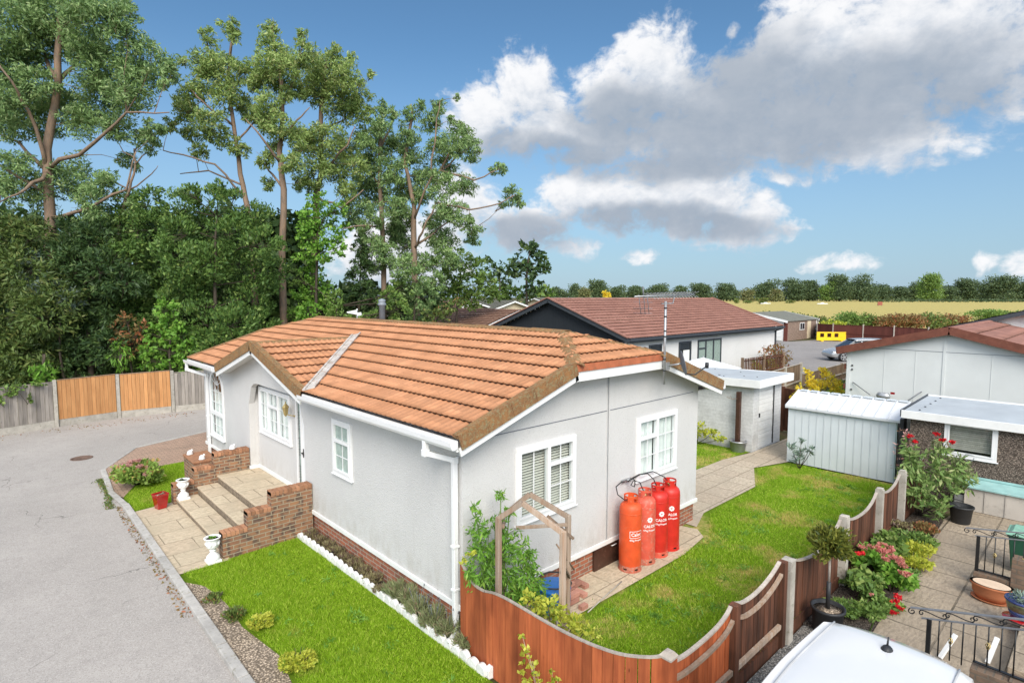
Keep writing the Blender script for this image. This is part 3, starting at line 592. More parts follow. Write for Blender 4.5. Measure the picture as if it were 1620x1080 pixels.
# ---- windows
def window(parent, p, u, n, w, h, lights, bars, back='curtain', glass='glass', sill=True, name='window', arch=None):
    """lights: (a0,a1,b0,b1) openings as fractions; bars per light (columns, rows)"""
    o_ = MB().frame(p, u, n); fw = .045
    fr = o_
    fr.lbox(-.02, w+.02, -.02, fw, -.05, .035); fr.lbox(-.02, fw, fw, h-fw, -.05, .035); fr.lbox(w-fw, w+.02, fw, h-fw, -.05, .035); fr.lbox(-.02, w+.02, h-fw, h+.02, -.05, .035)
    panes = []
    for (a0, a1, b0, b1) in lights:
        A0, A1, B0, B1 = fw+a0*(w-2*fw), fw+a1*(w-2*fw), fw+b0*(h-2*fw), fw+b1*(h-2*fw); s = .030
        fr.lbox(A0, A1, B0, B0+s, -.04, .045); fr.lbox(A0, A1, B1-s, B1, -.04, .045); fr.lbox(A0, A0+s, B0+s, B1-s, -.04, .045); fr.lbox(A1-s, A1, B0+s, B1-s, -.04, .045)
        panes.append((A0+s, A1-s, B0+s, B1-s))
    win = part(name, fr, M['pvc'], parent, bevel=.004)
    gb = MB().frame(p, u, n); gl = MB().frame(p, u, n)
    for (A0, A1, B0, B1), (c, r) in zip(panes, bars):
        gl.poly([gl.P(A0, B0, .0), gl.P(A1, B0, .0), gl.P(A1, B1, .0), gl.P(A0, B1, .0)])
        for k in range(1, c): x = A0+(A1-A0)*k/c; gb.lbox(x-.008, x+.008, B0, B1, .002, .012)
        for k in range(1, r): z = B0+(B1-B0)*k/r; gb.lbox(A0, A1, z-.008, z+.008, .003, .011)
    part('pane', gl, M[glass], win)
    if any(c*r > 1 for c, r in bars): part('glazing_bar', gb, M['pvc'], win)
    if back == 'curtain':
        cu = MB().frame(p, u, n); n_ = int(w/.025); pts = [(fw+(w-2*fw)*k/n_, -.075+.018*math.sin(k*1.15)+.008*math.sin(k*.37+1)) for k in range(n_+1)]
        gaps = (w*.46, w*.52) if w > 1 else (9, 9)
        for (a, d), (b, e2) in zip(pts[:-1], pts[1:]):
            if gaps[0] < (a+b)/2 < gaps[1]: continue
            cu.poly([cu.P(a, fw*.5, d), cu.P(b, fw*.5, e2), cu.P(b, h-fw, e2), cu.P(a, h-fw, d)], r=.5)
        part('curtain', cu, M['curtain'], win)
        bk = MB().frame(p, u, n); bk.lbox(0, w, 0, h, -.19, -.17); part('room_shade_sheet', bk, M['dark'], win)  # added dark sheet close behind the curtain, standing for the unlit room
    if back == 'blind':
        bl = MB().frame(p, u, n); z = fw
        while z < h-fw:
            bl.hexa([bl.P(fw, z, -.06), bl.P(w-fw, z, -.06), bl.P(w-fw, z+.012, -.10), bl.P(fw, z+.012, -.10), bl.P(fw, z+.004, -.06), bl.P(w-fw, z+.004, -.06), bl.P(w-fw, z+.016, -.10), bl.P(fw, z+.016, -.10)]); z += .042
        part('blind', bl, M['blind'], win)
        bk = MB().frame(p, u, n); bk.lbox(0, w, 0, h, -.19, -.17); part('room_shade_sheet', bk, M['dark'], win)
    if sill:
        sl_ = MB().frame(p, u, n); sl_.lbox(-.05, w+.05, -.04, -.02, -.02, .05); part('sill', sl_, M['pvc'], win, bevel=.005)
    return win
window(house, (5.50, Y0-.0, 1.36), (1, 0, 0), (0, -1, 0), 1.27, 1.10, [(0, .52, 0, 1), (.52, 1, .70, 1), (.52, 1, 0, .70)], [(2, 1), (2, 1), (2, 2)], 'blind')
window(house, (8.48, Y0-.0, 1.34), (1, 0, 0), (0, -1, 0), 1.30, 1.12, [(0, .48, .68, 1), (0, .48, 0, .68), (.48, 1, 0, 1)], [(2, 1), (2, 2), (2, 3)])
window(house, (X0, 9.63, 1.49), (0, -1, 0), (-1, 0, 0), .68, .96, [(0, 1, .64, 1), (0, 1, 0, .64)], [(2, 1), (2, 2)], None, 'frost', name='small_window')
window(house, (BX, 13.97, 1.46), (0, -1, 0), (-1, 0, 0), 1.87, 1.06, [(0, .30, 0, 1), (.30, .64, .66, 1), (.30, .64, 0, .66), (.64, 1, 0, 1)], [(2, 3), (2, 1), (2, 2), (2, 3)], name='porch_window')
# arched window
def arched():
    c, r, z0, zs, rz = 16.72, .58, .82, 2.12, .56
    def out(k, ins, ze=0):
        t_ = math.pi*k/16; return (c+math.cos(t_)*(r-ins), zs+math.sin(t_)*(rz-ins))
    fr = MB()
    def strip(i0, i1, d0, d1):
        for k in range(16):
            a, b = out(k, i0), out(k+1, i0); a2, b2 = out(k, i1), out(k+1, i1)
            fr.hexa([(X0-d0, *a), (X0-d0, *b), (X0-d0, *b2), (X0-d0, *a2), (X0-d1, *a), (X0-d1, *b), (X0-d1, *b2), (X0-d1, *a2)])
    strip(-.02, .06, -.04, .035)
    fr.box(X0-.035, c-r-.02, z0, X0+.04, c-r+.06, zs); fr.box(X0-.035, c+r-.06, z0, X0+.04, c+r+.02, zs); fr.box(X0-.035, c-r+.06, z0, X0+.04, c+r-.06, z0+.07); fr.box(X0-.04, c-r+.06, 1.42, X0+.04, c+r-.06, 1.52)
    w = part('arched_window', fr, M['pvc'], house, bevel=.004)
    gl = MB(); gl.poly([(X0, c-r+.06, z0+.07), (X0, c-r+.06, zs)]+[(X0, *out(16-k, .06)) for k in range(17)]+[(X0, c+r-.06, zs), (X0, c+r-.06, z0+.07)]); part('pane', gl, M['glass'], w)
    gb = MB()
    for k in (1, 2): y = c-r+.06+(2*r-.12)*k/3; gb.box(X0-.012, y-.009, z0+.07, X0-.002, y+.009, 2.16)
    for z in (1.15, 1.78, 2.08): gb.box(X0-.011, c-r+.06, z-.008, X0-.003, c+r-.06, z+.008)
    for k in (3, 5, 8, 11, 13): a = out(k, .06); gb.beam((X0-.007, c, 2.25), (X0-.007, *a), .014, .008, (1, 0, 0))
    gb.tube([(X0-.007, c+.15*math.cos(t_*.3), 2.24+.12*math.sin(t_*.3)) for t_ in range(22)], .008, 5)
    part('glazing_bar', gb, M['pvc'], w)
    cu = MB(); pts = [(c-r+.05+(2*r-.1)*k/40, .075+.015*math.sin(k*1.3)) for k in range(41)]
    for (a, d), (b, e2) in zip(pts[:-1], pts[1:]):
        cu.poly([(X0+d, a, z0+.05), (X0+e2, b, z0+.05), (X0+e2, b, zs-.05), (X0+d, a, zs-.05)], r=.5)
    part('curtain', cu, M['curtain'], w)
    bk = MB(); bk.box(X0+.16, c-r, z0, X0+.18, c+r, 2.7); part('room_shade_sheet', bk, M['dark'], w)
    s_ = MB(); s_.box(X0-.075, c-r-.05, z0-.03, X0-.001, c+r+.05, z0-.002); part('sill', s_, M['pvc'], w, bevel=.005)
arched()
# entrance: leaded sidelight and door
mb = MB().frame((BX, 11.80, .55), (0, -1, 0), (-1, 0, 0))
mb.lbox(0, 1.05, 2.02, 2.07, -.05, .03); mb.lbox(0, .05, 0, 2.02, -.05, .03); mb.lbox(.05, 1.0, 0, .05, -.05, .03); mb.lbox(.23, .30, .05, 2.02, -.05, .03); mb.lbox(1.0, 1.05, 0, 2.02, -.05, .03)
df = part('door_frame', mb, M['pvc'], house, bevel=.005)
mb = MB().frame((BX, 11.80, .55), (0, -1, 0), (-1, 0, 0)); mb.poly([mb.P(.05, .05, -.01), mb.P(.23, .05, -.01), mb.P(.23, 2.02, -.01), mb.P(.05, 2.02, -.01)]); part('side_pane', mb, M['frost'], df)
mb = MB().frame((BX, 11.80, .55), (0, -1, 0), (-1, 0, 0))
for z in (.35, .95, 1.5):
    for k in range(7): mb.beam(mb.P(.06+.012*(k % 2), z-.18+k*.06, .0), mb.P(.22-.012*(k % 2), z-.15+k*.06, .0), .012, .008, (1, 0, 0))
mb.lbox(.075, .083, .06, 2.0, -.006, .003); mb.lbox(.197, .205, .06, 2.0, -.006, .003)
part('lead_pattern', mb, M['lead'], df)
mb = MB().frame((BX, 11.80, .55), (0, -1, 0), (-1, 0, 0)); mb.lbox(.30, 1.0, .05, .95, -.04, .012); mb.lbox(.30, .40, .95, 2.02, -.04, .012); mb.lbox(.90, 1.0, .95, 2.02, -.04, .012); mb.lbox(.40, .90, 1.9, 2.02, -.04, .012)
dr = part('door', mb, M['pvc'], house, bevel=.008)
mb = MB().frame((BX, 11.80, .55), (0, -1, 0), (-1, 0, 0)); mb.poly([mb.P(.40, .95, -.01), mb.P(.90, .95, -.01), mb.P(.90, 1.9, -.01), mb.P(.40, 1.9, -.01)]); part('door_pane', mb, M['frost'], dr)
mb = MB(); mb.tube([(BX-.015, 11.46, 1.42), (BX-.06, 11.46, 1.42), (BX-.06, 11.36, 1.42)], .012); mb.box(BX-.022, 11.445, 1.32, BX-.012, 11.475, 1.5); part('handle', mb, M['black'], dr)
# lantern beside the porch window
mb = MB(); lx, ly, lz = BX-.16, 11.98, 2.26
mb.tube([(BX, ly-.08, 2.13), (BX-.06, ly-.06, 2.14), (BX-.12, ly-.02, 2.16), (lx, ly, 2.19)], .010); mb.lathe([(.0, -.14), (.02, -.12), (.045, -.08), (.07, .06), (.08, .065), (.03, .13), (.012, .15), (.015, .18), (0, .19)], (lx, ly, lz), 6, sm=False); mb.lathe([(.03, 0), (.03, .012)], (BX-.006, ly-.08, 2.12), 10)
la = part('porch_lantern', mb, M['brass'], house)

# ---- roof
def tile_field(name, O, A, U, L_, Sl, parent, mat, clips=(), course=.37, wave=.13, amp=.019, step=.035, spw=6, two=2):
    O, A, U = Vector(O), Vector(A).normalized(), Vector(U).normalized(); Nn = A.cross(U)
    if Nn.z < 0: Nn = -Nn
    nc = max(1, round(Sl/course)); c = Sl/nc; na = int(round(L_/wave))*spw; a = np.linspace(0, L_, na+1)
    ph = a/wave*2*np.pi; prof = amp*((.5+.5*np.cos(ph))**1.6)+amp*.12*np.cos(2*ph)
    Oa, Aa, Ua, Na = (np.array(x) for x in (O, A, U, Nn))
    V = []; F = []; rn = []; base = 0
    jit = rng.normal(0, .0015, (nc, na+1))
    for j in range(nc):
        rows = [(j*c+.030, prof*.5+.002), (j*c-.014, prof+step+jit[j]), (j*c+c*.5, prof+step*.5), ((j+1)*c, prof)]
        for t_, h in rows: V.append(Oa+np.outer(a, Aa)+Ua*t_+np.outer(h, Na))
        i = np.arange(na)
        for k in range(3):
            b = base+k*(na+1); F.append(np.stack([b+i, b+i+1, b+i+1+na+1, b+i+na+1], 1))
            rr = rng.random(na//(spw*two)+2); rn.append(rr[(i//(spw*two))] if k else np.full(na, .0))
        base += 4*(na+1)
    V = np.concatenate(V); F = np.concatenate(F); rn = np.concatenate(rn)
    if Oa is not None and np.cross(Aa, Ua)[2] < 0: F = F[:, ::-1]
    o = fast_mesh(name, V, F, mat, parent, rn)
    if clips:
        org = ORG[o.name] if o.name in ORG else Vector((0, 0, 0)); bm = bmesh.new(); bm.from_mesh(o.data)
        for (pt, nn) in clips: bmesh.ops.bisect_plane(bm, geom=bm.verts[:]+bm.edges[:]+bm.faces[:], plane_co=Vector(pt)-org, plane_no=Vector(nn), clear_outer=True)
        bm.to_mesh(o.data); bm.free()
    return o
def plane_n(a, b, c): return (Vector(b)-Vector(a)).cross(Vector(c)-Vector(a)).normalized()
NE, FE = 5.50, 18.27; HX, HZ = 6.40, EZ+SL*2.2; HR = 6.85; FR = 16.92; BXE = 2*RX-EX
sl_u = Vector((1, 0, SL)).normalized(); SLEN = math.hypot(RX-EX, RZ-EZ); LL = FE-NE
hipn = Vector((0, 0, 0))
# vertical clip planes following the hip lines (seen from above) on each side
def vclip(p, q, keep):
    d = Vector((q[0]-p[0], q[1]-p[1], 0)); nn = Vector((-d.y, d.x, 0)).normalized()
    if (Vector((keep[0], keep[1], 0))-Vector((p[0], p[1], 0))).dot(nn) > 0: nn = -nn
    return ((p[0], p[1], 0), nn)
cN = vclip((HX, NE), (RX, HR), (4.5, 12)); cF = vclip((HX, FE), (RX, FR), (4.5, 12))
kN = vclip((2*RX-HX, NE), (RX, HR), (10.5, 12)); kF = vclip((2*RX-HX, FE), (RX, FR), (10.5, 12))
VX = EX+(PZ-EZ)/SL
front = dict(O=(EX, NE, EZ), A=(0, 1, 0), U=sl_u, L_=LL, Sl=SLEN)
def clipy(y, sgn): return ((0, y, 0), (0, sgn, 0))
tile_field('roof_tiles', **front, parent=house, mat=M['tile'], clips=[cN, clipy(PA-.02, 1)])
tile_field('roof_tiles', **front, parent=house, mat=M['tile'], clips=[cF, clipy(PB+.02, -1)])
tile_field('roof_tiles', **front, parent=house, mat=M['tile'], clips=[clipy(PA-.02, -1), clipy(PM, 1), vclip((EX, PA), (VX, PM), (7.4, 10.3)), cN])
tile_field('roof_tiles', **front, parent=house, mat=M['tile'], clips=[clipy(PB+.02, 1), clipy(PM, -1), vclip((EX, PB), (VX, PM), (7.4, 15.4)), cF])
tile_field('roof_tiles', (BXE, NE, EZ), (0, 1, 0), Vector((-1, 0, SL)).normalized(), LL, SLEN, house, M['tile'], [kN, kF], spw=4)
hs = (RZ-HZ)/(HR-NE)
tile_field('hip_tiles', (HX-.2, NE, HZ), (1, 0, 0), Vector((0, 1, hs)).normalized(), 2.8, math.hypot(HR-NE, RZ-HZ), house, M['tile'], [vclip((HX, NE), (RX, HR), (RX, 5.6)), vclip((2*RX-HX, NE), (RX, HR), (RX, 5.6))])
tile_field('hip_tiles', (HX-.2, FE, HZ), (1, 0, 0), Vector((0, -1, hs)).normalized(), 2.8, math.hypot(HR-NE, RZ-HZ), house, M['tile'], [vclip((HX, FE), (RX, FR), (RX, 18)), vclip((2*RX-HX, FE), (RX, FR), (RX, 18))])
# porch gable tiles
px0 = EX-.03
pu = Vector((0, 1, PSL)).normalized(); pl = math.hypot(PM-PA, PZ-EZ); pw = VX-px0
tile_field('porch_tiles', (px0, PA, EZ+.01), (1, 0, 0), pu, pw, pl, house, M['tile'], [vclip((EX, PA-.05), (VX+.05, PM), (4.3, 12.5))])
tile_field('porch_tiles', (px0, PB, EZ+.01), (1, 0, 0), Vector((0, -1, PSL)).normalized(), pw, pl, house, M['tile'], [vclip((EX, PB+.05), (VX+.05, PM), (4.3, 13))])
# caps: angled ridge / hip / verge pieces laid in lengths
def caps(mb, p, q, half, up=UZ, drop=.05, seg=.42, th=.012, lift=.03):
    p, q = Vector(p), Vector(q); L_ = (q-p).length; n = max(1, round(L_/seg)); d = (q-p)/L_; sd = d.cross(up).normalized(); u2 = sd.cross(d).normalized()
    if u2.z < 0: u2 = -u2
    for i in range(n):
        a = p+d*(L_*i/n-.01); b = p+d*(L_*(i+1)/n+.015); k = .006*(i % 2)
        sec = [(-half, -drop), (-half*.55, -drop*.25), (0, 0), (half*.55, -drop*.25), (half, -drop)]
        r = random.random()
        for (x0, z0), (x1, z1) in zip(sec[:-1], sec[1:]):
            A0 = a+sd*x0+u2*(z0+lift+k); A1 = a+sd*x1+u2*(z1+lift+k); B0 = b+sd*x0+u2*(z0+lift+k+.004); B1 = b+sd*x1+u2*(z1+lift+k+.004)
            mb.hexa([A0, A1, B1, B0, A0-u2*th, A1-u2*th, B1-u2*th, B0-u2*th], r=r)
for p_, q_, w_, d_ in (((RX, HR-.1, RZ), (RX, FR+.1, RZ), .15, .045), ((RX, HR, RZ), (HX, NE, HZ), .14, .05), ((RX, HR, RZ), (2*RX-HX, NE, HZ), .14, .05), ((RX, FR, RZ), (HX, FE, HZ), .14, .05), ((RX, FR, RZ), (2*RX-HX, FE, HZ), .14, .05), ((px0, PM, PZ), (VX, PM, PZ), .13, .04)):
    mb = MB(); caps(mb, p_, q_, w_, drop=d_); part('ridge_cap', mb, M['verge'], house)
# flat second ridge batten line seen below the ridge
mb = MB()
def verge(p, q, out, w=.11, dp=.15):
    """L-shaped verge trim: flat on the tiles plus a face board"""
    p, q, out = Vector(p), Vector(q), Vector(out); d = (q-p).normalized(); n = d.cross(out).normalized()
    if n.z < 0: n = -n
    L_ = (q-p).length; k = max(1, round(L_/.45))
    for i in range(k):
        a = p+d*(L_*i/k); b = p+d*(L_*(i+1)/k-.004); r = random.random()
        mb.hexa([a-out*w, a+out*.02, b+out*.02, b-out*w, a-out*w+n*.05, a+out*.02+n*.055, b+out*.02+n*.055, b-out*w+n*.05], r=r)
        mb.hexa([a+out*.004-n*dp, a+out*.026-n*dp, b+out*.026-n*dp, b+out*.004-n*dp, a+out*.004, a+out*.026, b+out*.026, b+out*.004], r=r)
mir = 2*RX
for a_ in (((EX, NE, EZ), (HX, NE, HZ), (0, -1, 0)), ((mir-EX, NE, EZ), (mir-HX, NE, HZ), (0, -1, 0)), ((EX, FE, EZ), (HX, FE, HZ), (0, 1, 0)), ((mir-EX, FE, EZ), (mir-HX, FE, HZ), (0, 1, 0)), ((px0, PA, EZ+.02), (px0, PM, PZ+.0), (-1, 0, 0)), ((px0, PB, EZ+.02), (px0, PM, PZ+.0), (-1, 0, 0))):
    mb = MB(); verge(*a_); part('verge_trim', mb, M['verge'], house)
for ya in (NE-.02, FE-.01): mb = MB(); mb.box(HX, ya, HZ-.10, mir-HX, ya+.03, HZ+.012); part('hip_fascia', mb, M['fascia_orange'], house)
# white barge boards
mb = MB()
def barge(p, q, out, top=.15, dp=.09, th=.025):
    p, q, out = Vector(p), Vector(q), Vector(out); d = (q-p).normalized(); n = d.cross(out).normalized()
    if n.z < 0: n = -n
    a, b = p-n*top, q-n*top
    mb.hexa([a-out*th-n*dp, a-n*dp, b-n*dp, b-out*th-n*dp, a-out*th+n*.02, a+n*.02, b+n*.02, b-out*th+n*.02])
for a_ in (((EX-.03, NE, EZ), (HX, NE, HZ), (0, -1, 0)), ((mir-EX+.03, NE, EZ), (mir-HX, NE, HZ), (0, -1, 0)), ((EX-.03, FE, EZ), (HX, FE, HZ), (0, 1, 0)), ((mir-EX, FE, EZ), (mir-HX, FE, HZ), (0, 1, 0)), ((px0, PA, EZ), (px0, PM, PZ), (-1, 0, 0)), ((px0, PB, EZ), (px0, PM, PZ), (-1, 0, 0))):
    mb = MB(); barge(*a_); part('bargeboard', mb, M['whitepaint'], house)
for ya in (NE, FE-.024): mb = MB(); mb.box(HX, ya, HZ-.25, mir-HX, ya+.024, HZ-.10); part('bargeboard', mb, M['whitepaint'], house)
# soffits
mb = MB()
def sof(pts): mb.prism(pts, (0, 0, .012))
for ya, yb in ((NE+.026, Y0-.001), (Y1+.001, FE-.026)):
    sof([(EX, ya, EZ-.17), (HX, ya, HZ-.17), (HX, yb, HZ-.17), (EX, yb, EZ-.17)]); sof([(HX, ya, HZ-.17), (mir-HX, ya, HZ-.17), (mir-HX, yb, HZ-.17), (HX, yb, HZ-.17)]); sof([(mir-HX, ya, HZ-.17), (mir-EX, ya, EZ-.17), (mir-EX, yb, EZ-.17), (mir-HX, yb, HZ-.17)])
mb.box(EX, Y0+.002, 2.735, X0-.002, PA, 2.75); mb.box(EX, PB, 2.735, X0-.002, Y1-.002, 2.75); mb.box(X1+.002, Y0+.002, 2.735, mir-EX, Y1-.002, 2.75)
for ya, yb in ((PA, PM), (PB, PM)): mb.prism([(px0+.02, ya, EZ-.17), (X0-.002, ya, EZ-.17), (X0-.002, yb, PZ-.17), (px0+.02, yb, PZ-.17)], (0, 0, .012))
part('soffit', mb, M['pvc'], house)
for b_ in ((EX-.01, NE+.03, 2.735, EX+.015, PA, 2.875), (EX-.01, PB, 2.735, EX+.015, FE-.03, 2.875), (mir-EX-.015, NE+.03, 2.735, mir-EX+.01, FE-.03, 2.875)): mb = MB(); mb.box(*b_); part('fascia', mb, M['whitepaint'], house)
def gutter(y0, y1, x=EX-.012, dx=-1, nm='gutter'):
    mb = MB(); sec = [(0, .0), (0, -.075), (.03, -.10), (.085, -.10), (.105, -.06), (.112, 0), (.100, 0), (.094, -.055), (.08, -.088), (.034, -.088), (.012, -.07), (.012, 0)]
    z = 2.872
    pa = [(x+dx*a, y0, z+b) for a, b in sec]; mb.prism(pa, (0, y1-y0, 0)); return part(nm, mb, M['pvc'], house)
gutter(NE-.0, PA-.02); gutter(PB+.02, FE); gutter(NE, FE, mir-EX+.012, 1)
def downpipe(pts, w=.068):
    mb = MB()
    for a, b in zip(pts[:-1], pts[1:]): mb.beam(a, b, w, w)
    for p_ in pts[1:-1]: mb.box(p_[0]-.042, p_[1]-.042, p_[2]-.045, p_[0]+.042, p_[1]+.042, p_[2]+.045)
    for z in (1.3, .7):
        x, y = pts[-2][0], pts[-2][1]; mb.box(x-.05, y-.042, z, x+.055, y+.042, z+.035)
    return part('downpipe', mb, M['pvc'], house, bevel=.006)
downpipe([(4.13, 6.12, 2.80), (4.13, 6.12, 2.62), (4.455, 5.93, 2.50), (4.455, 5.93, .10), (4.34, 5.90, .03)])
downpipe([(4.13, 18.12, 2.80), (4.13, 18.12, 2.60), (4.46, 17.42, 2.47), (4.46, 17.42, .10), (4.36, 17.4, .04)])
# pale valley flashing beside the porch roof
mb = MB(); a = Vector((EX-.02, PA-.03, EZ+.045)); b = Vector((VX+.05, PM-.05, PZ+.03)); d = (b-a).normalized(); sd = Vector((.335*0+math.sin(0), 0, 0))
side = Vector((d.y, -d.x, 0)).normalized()
def onm(p): return Vector((p.x, p.y, EZ+SL*(p.x-EX)+.042))
for s0, s1, dz in ((0.0, .05, .02), (.05, .20, .0), (.20, .235, .02)):
    mb.hexa([onm(a+side*s0), onm(a+side*s1), onm(b+side*s1), onm(b+side*s0), onm(a+side*s0)+UZ*(.01+dz), onm(a+side*s1)+UZ*(.01+dz), onm(b+side*s1)+UZ*(.01+dz), onm(b+side*s0)+UZ*(.01+dz)])
M['flash'] = plain('weathered_valley_flashing', (.50, .46, .42), .6, .3, .25, 4, .2, 30, (.30, .22, .15), .5)
part('valley_flashing', mb, M['flash'], house)
# flue behind the ridge
mb = MB(); fy = 14.4; mb.lathe([(.085, 3.6), (.085, 4.40), (.12, 4.42), (.12, 4.46), (.09, 4.50), (.10, 4.52), (.10, 4.58), (0, 4.61)], (8.3, fy, 0), 16); part('flue', mb, M['pipegrey'], house)

# satellite dish, aerial
t_ = root('satellite_dish', (8.95, 5.40, 3.4), 'grey satellite dish fixed to the gable verge of the bungalow', 'satellite dish')
mb = MB(); n = 24; c = Vector((8.93, 5.20, 3.50)); ax = Vector((.64, -.74, .22)).normalized(); u = ax.cross(UZ).normalized(); v = u.cross(ax)
for (r0, h0), (r1, h1) in zip([(0, -.035), (.1, -.03), (.17, -.012), (.2, .0)][:-1], [(0, -.035), (.1, -.03), (.17, -.012), (.2, .0)][1:]):
    for k in range(n):
        t0, t1 = 2*math.pi*k/n, 2*math.pi*(k+1)/n
        def q(r, t0, h): return c+u*math.cos(t0)*r*.95+v*math.sin(t0)*r*1.1+ax*h
        mb.hexa([q(r0, t0, h0), q(r1, t0, h1), q(r1, t1, h1), q(r0, t1, h0), q(r0, t0, h0-.008), q(r1, t0, h1-.008), q(r1, t1, h1-.008), q(r0, t1, h0-.008)], r=.5)
part('reflector', mb, M['grey'], t_)
mb = MB(); mb.tube([c-v*.2, c-v*.24+ax*.15, c-v*.14+ax*.36], .012); mb.lathe([(.03, -.05), (.035, 0), (.03, .05)], c-v*.12+ax*.38, 10); part('feed_arm', mb, M['black'], t_)
mb = MB(); mb.tube([c-ax*.03, c-ax*.12, c-ax*.12+Vector((0, .25, -.05))], .016); mb.box(8.78, 5.44, 3.36, 8.88, 5.475, 3.50); part('bracket', mb, M['steel'], t_)
t_ = root('television_aerial', (8.70, 5.46, 3.2), 'tall grey mast with a long spiky television aerial above the gable', 'aerial')
mb = MB(); mb.tube([(8.70, 5.44, 3.12), (8.70, 5.44, 4.58)], .022)
for z in (3.35, 3.55, 3.95, 4.05, 4.3, 4.45): mb.tube([(8.70, 5.44, z), (8.70, 5.44, z+.025)], .026, 8, 1)
part('mast', mb, [M['steel'], M['black']], t_)
bm_ = MB(); A_ = Vector((7.72, 5.40, 4.66)); B_ = Vector((9.80, 5.52, 4.70)); d = (B_-A_).normalized(); sd = d.cross(UZ).normalized()
bm_.tube([A_, B_], .012); bm_.tube([(8.70, 5.44, 4.54), (8.55, 5.43, 4.54), (8.95, 5.45, 4.54), (9.02, 5.46, 4.69)], .010)
for k in range(15):
    p_ = A_.lerp(B_, .24+.75*k/14)
    for s_ in (-1, 1):
        bm_.tube([p_, p_+sd*s_*.12+UZ*.055-d*.05], .004, 5); bm_.tube([p_, p_+sd*s_*.12-UZ*.05-d*.05], .004, 5)
part('boom', bm_, M['steel'], t_)
mb = MB(); p_ = A_.lerp(B_, .12)
for s_ in (-1, 0, 1): mb.tube([p_+d*.13*s_+UZ*(.16 if s_ == 0 else .03), p_+d*(.13*s_+.08)-UZ*.30], .006, 5)
mb.tube([p_+UZ*.16, p_-UZ*.02+d*.02], .012, 6)
for z in (-.1, -.2, -.28): mb.tube([p_+UZ*z-sd*.18, p_+UZ*z+sd*.18], .004, 5)
part('reflector', mb, M['grey'], t_)

# ================================================================ FOLIAGE TOOLS
def unit(n):
    d = rng.normal(size=(n, 3)); return d/np.linalg.norm(d, axis=1)[:, None]
def leaf_pts(blobs, dens, sub=9, subr=.36, shell=.5, flat=1.0):
    """blobs (x,y,z,rx,ry,rz); dens leaves per square metre of silhouette; returns positions and outward directions"""
    P = []; D = []
    for b in blobs:
        c = np.array(b[:3]); r = np.array(b[3:6]); n = int(dens*math.pi*r[0]*r[2])+8
        k = max(2, int(sub*max(1, r[0]*r[2]/.5)**.5)); sd = unit(k); sr = (rng.random(k)*(1-shell)+shell)[:, None]
        sc = sd*sr*(1-subr*.6); w = rng.random(k)+.35; idx = rng.choice(k, n, p=w/w.sum()); loc = unit(n)*(rng.random(n)**.45)[:, None]*subr*np.array([1, 1, .75*flat])*(.6+.8*w[idx])[:, None]
        q = sc[idx]+loc; P.append(c+q*r); D.append(q/np.maximum(np.linalg.norm(q, axis=1)[:, None], .05))
    return np.concatenate(P), np.concatenate(D)
def leaf_mesh(name, P, D, mat, parent, ln=.2, wd=.07, bias=(0, 0, 0), out=.6, var=.55, rnd=None):
    n = len(P); a = unit(n)+D*out+np.array(bias); a /= np.linalg.norm(a, axis=1)[:, None]
    b = np.cross(a, unit(n)+D*.5); b /= np.maximum(np.linalg.norm(b, axis=1)[:, None], 1e-3)
    s = (1+rng.uniform(-var, var, n))[:, None]; nn = np.cross(a, b)
    a = a*ln*s*.5; b = b*wd*s*.5
    V = np.stack([P-a, P+b+nn*wd*.12-a*.15, P+a, P-b+nn*wd*.12-a*.15], 1).reshape(-1, 3); F = np.arange(4*n).reshape(-1, 4)
    return fast_mesh(name, V, F, mat, parent, rnd)
def limb(mb, pts, r0, r1, wob=.04, n=7):
    P = [Vector(p) for p in pts]; out = [P[0]]
    for i, (a, b) in enumerate(zip(P[:-1], P[1:])):
        L_ = (b-a).length
        for t_ in (.34, .67, 1.0): out.append(a.lerp(b, t_)+(Vector(rng.normal(size=3))*wob*L_*(.4 if t_ < 1 else 0)))
    k = len(out); mb.tube(out, [r0+(r1-r0)*(j/(k-1))**.85 for j in range(k)], n, rr=.5); return out
def twigs(mb, nodes, blobs, r=.02):
    """thin limbs from the nearest limb point into every leaf cluster"""
    for b in blobs:
        c = Vector(b[:3]); near = min(nodes, key=lambda q: (q-c).length+(.8*max(0, q.z-c.z)))
        mid = near.lerp(c, .5)+Vector(rng.normal(size=3))*.12*(c-near).length*.5
        rr = r*(.6+.25*(c-near).length); mb.tube([near, mid, c], [rr, rr*.7, rr*.3], 5, rr=.5)
        for k in range(8):
            e_ = c+Vector(unit(1)[0])*b[3]*.75; mb.tube([c.lerp(near, .25), c.lerp(e_, .5)+Vector(rng.normal(size=3))*.05, e_], [rr*.4, rr*.25, .006], 4, rr=.5, cap=False)
def px_blobs(lst, D, dj=.5, k=1.0, fl=1.0):
    """clusters surveyed as (px, py, radius in px) at about D metres; each gets its own depth and full thickness"""
    out = []
    for (x, y, r) in lst:
        d = D+random.uniform(-dj, dj)*(1 if r < 60 else .6); p = at(x, y, d); rr = r*d/897*k
        out.append((p.x, p.y, p.z, rr, rr, rr*fl))
    return out
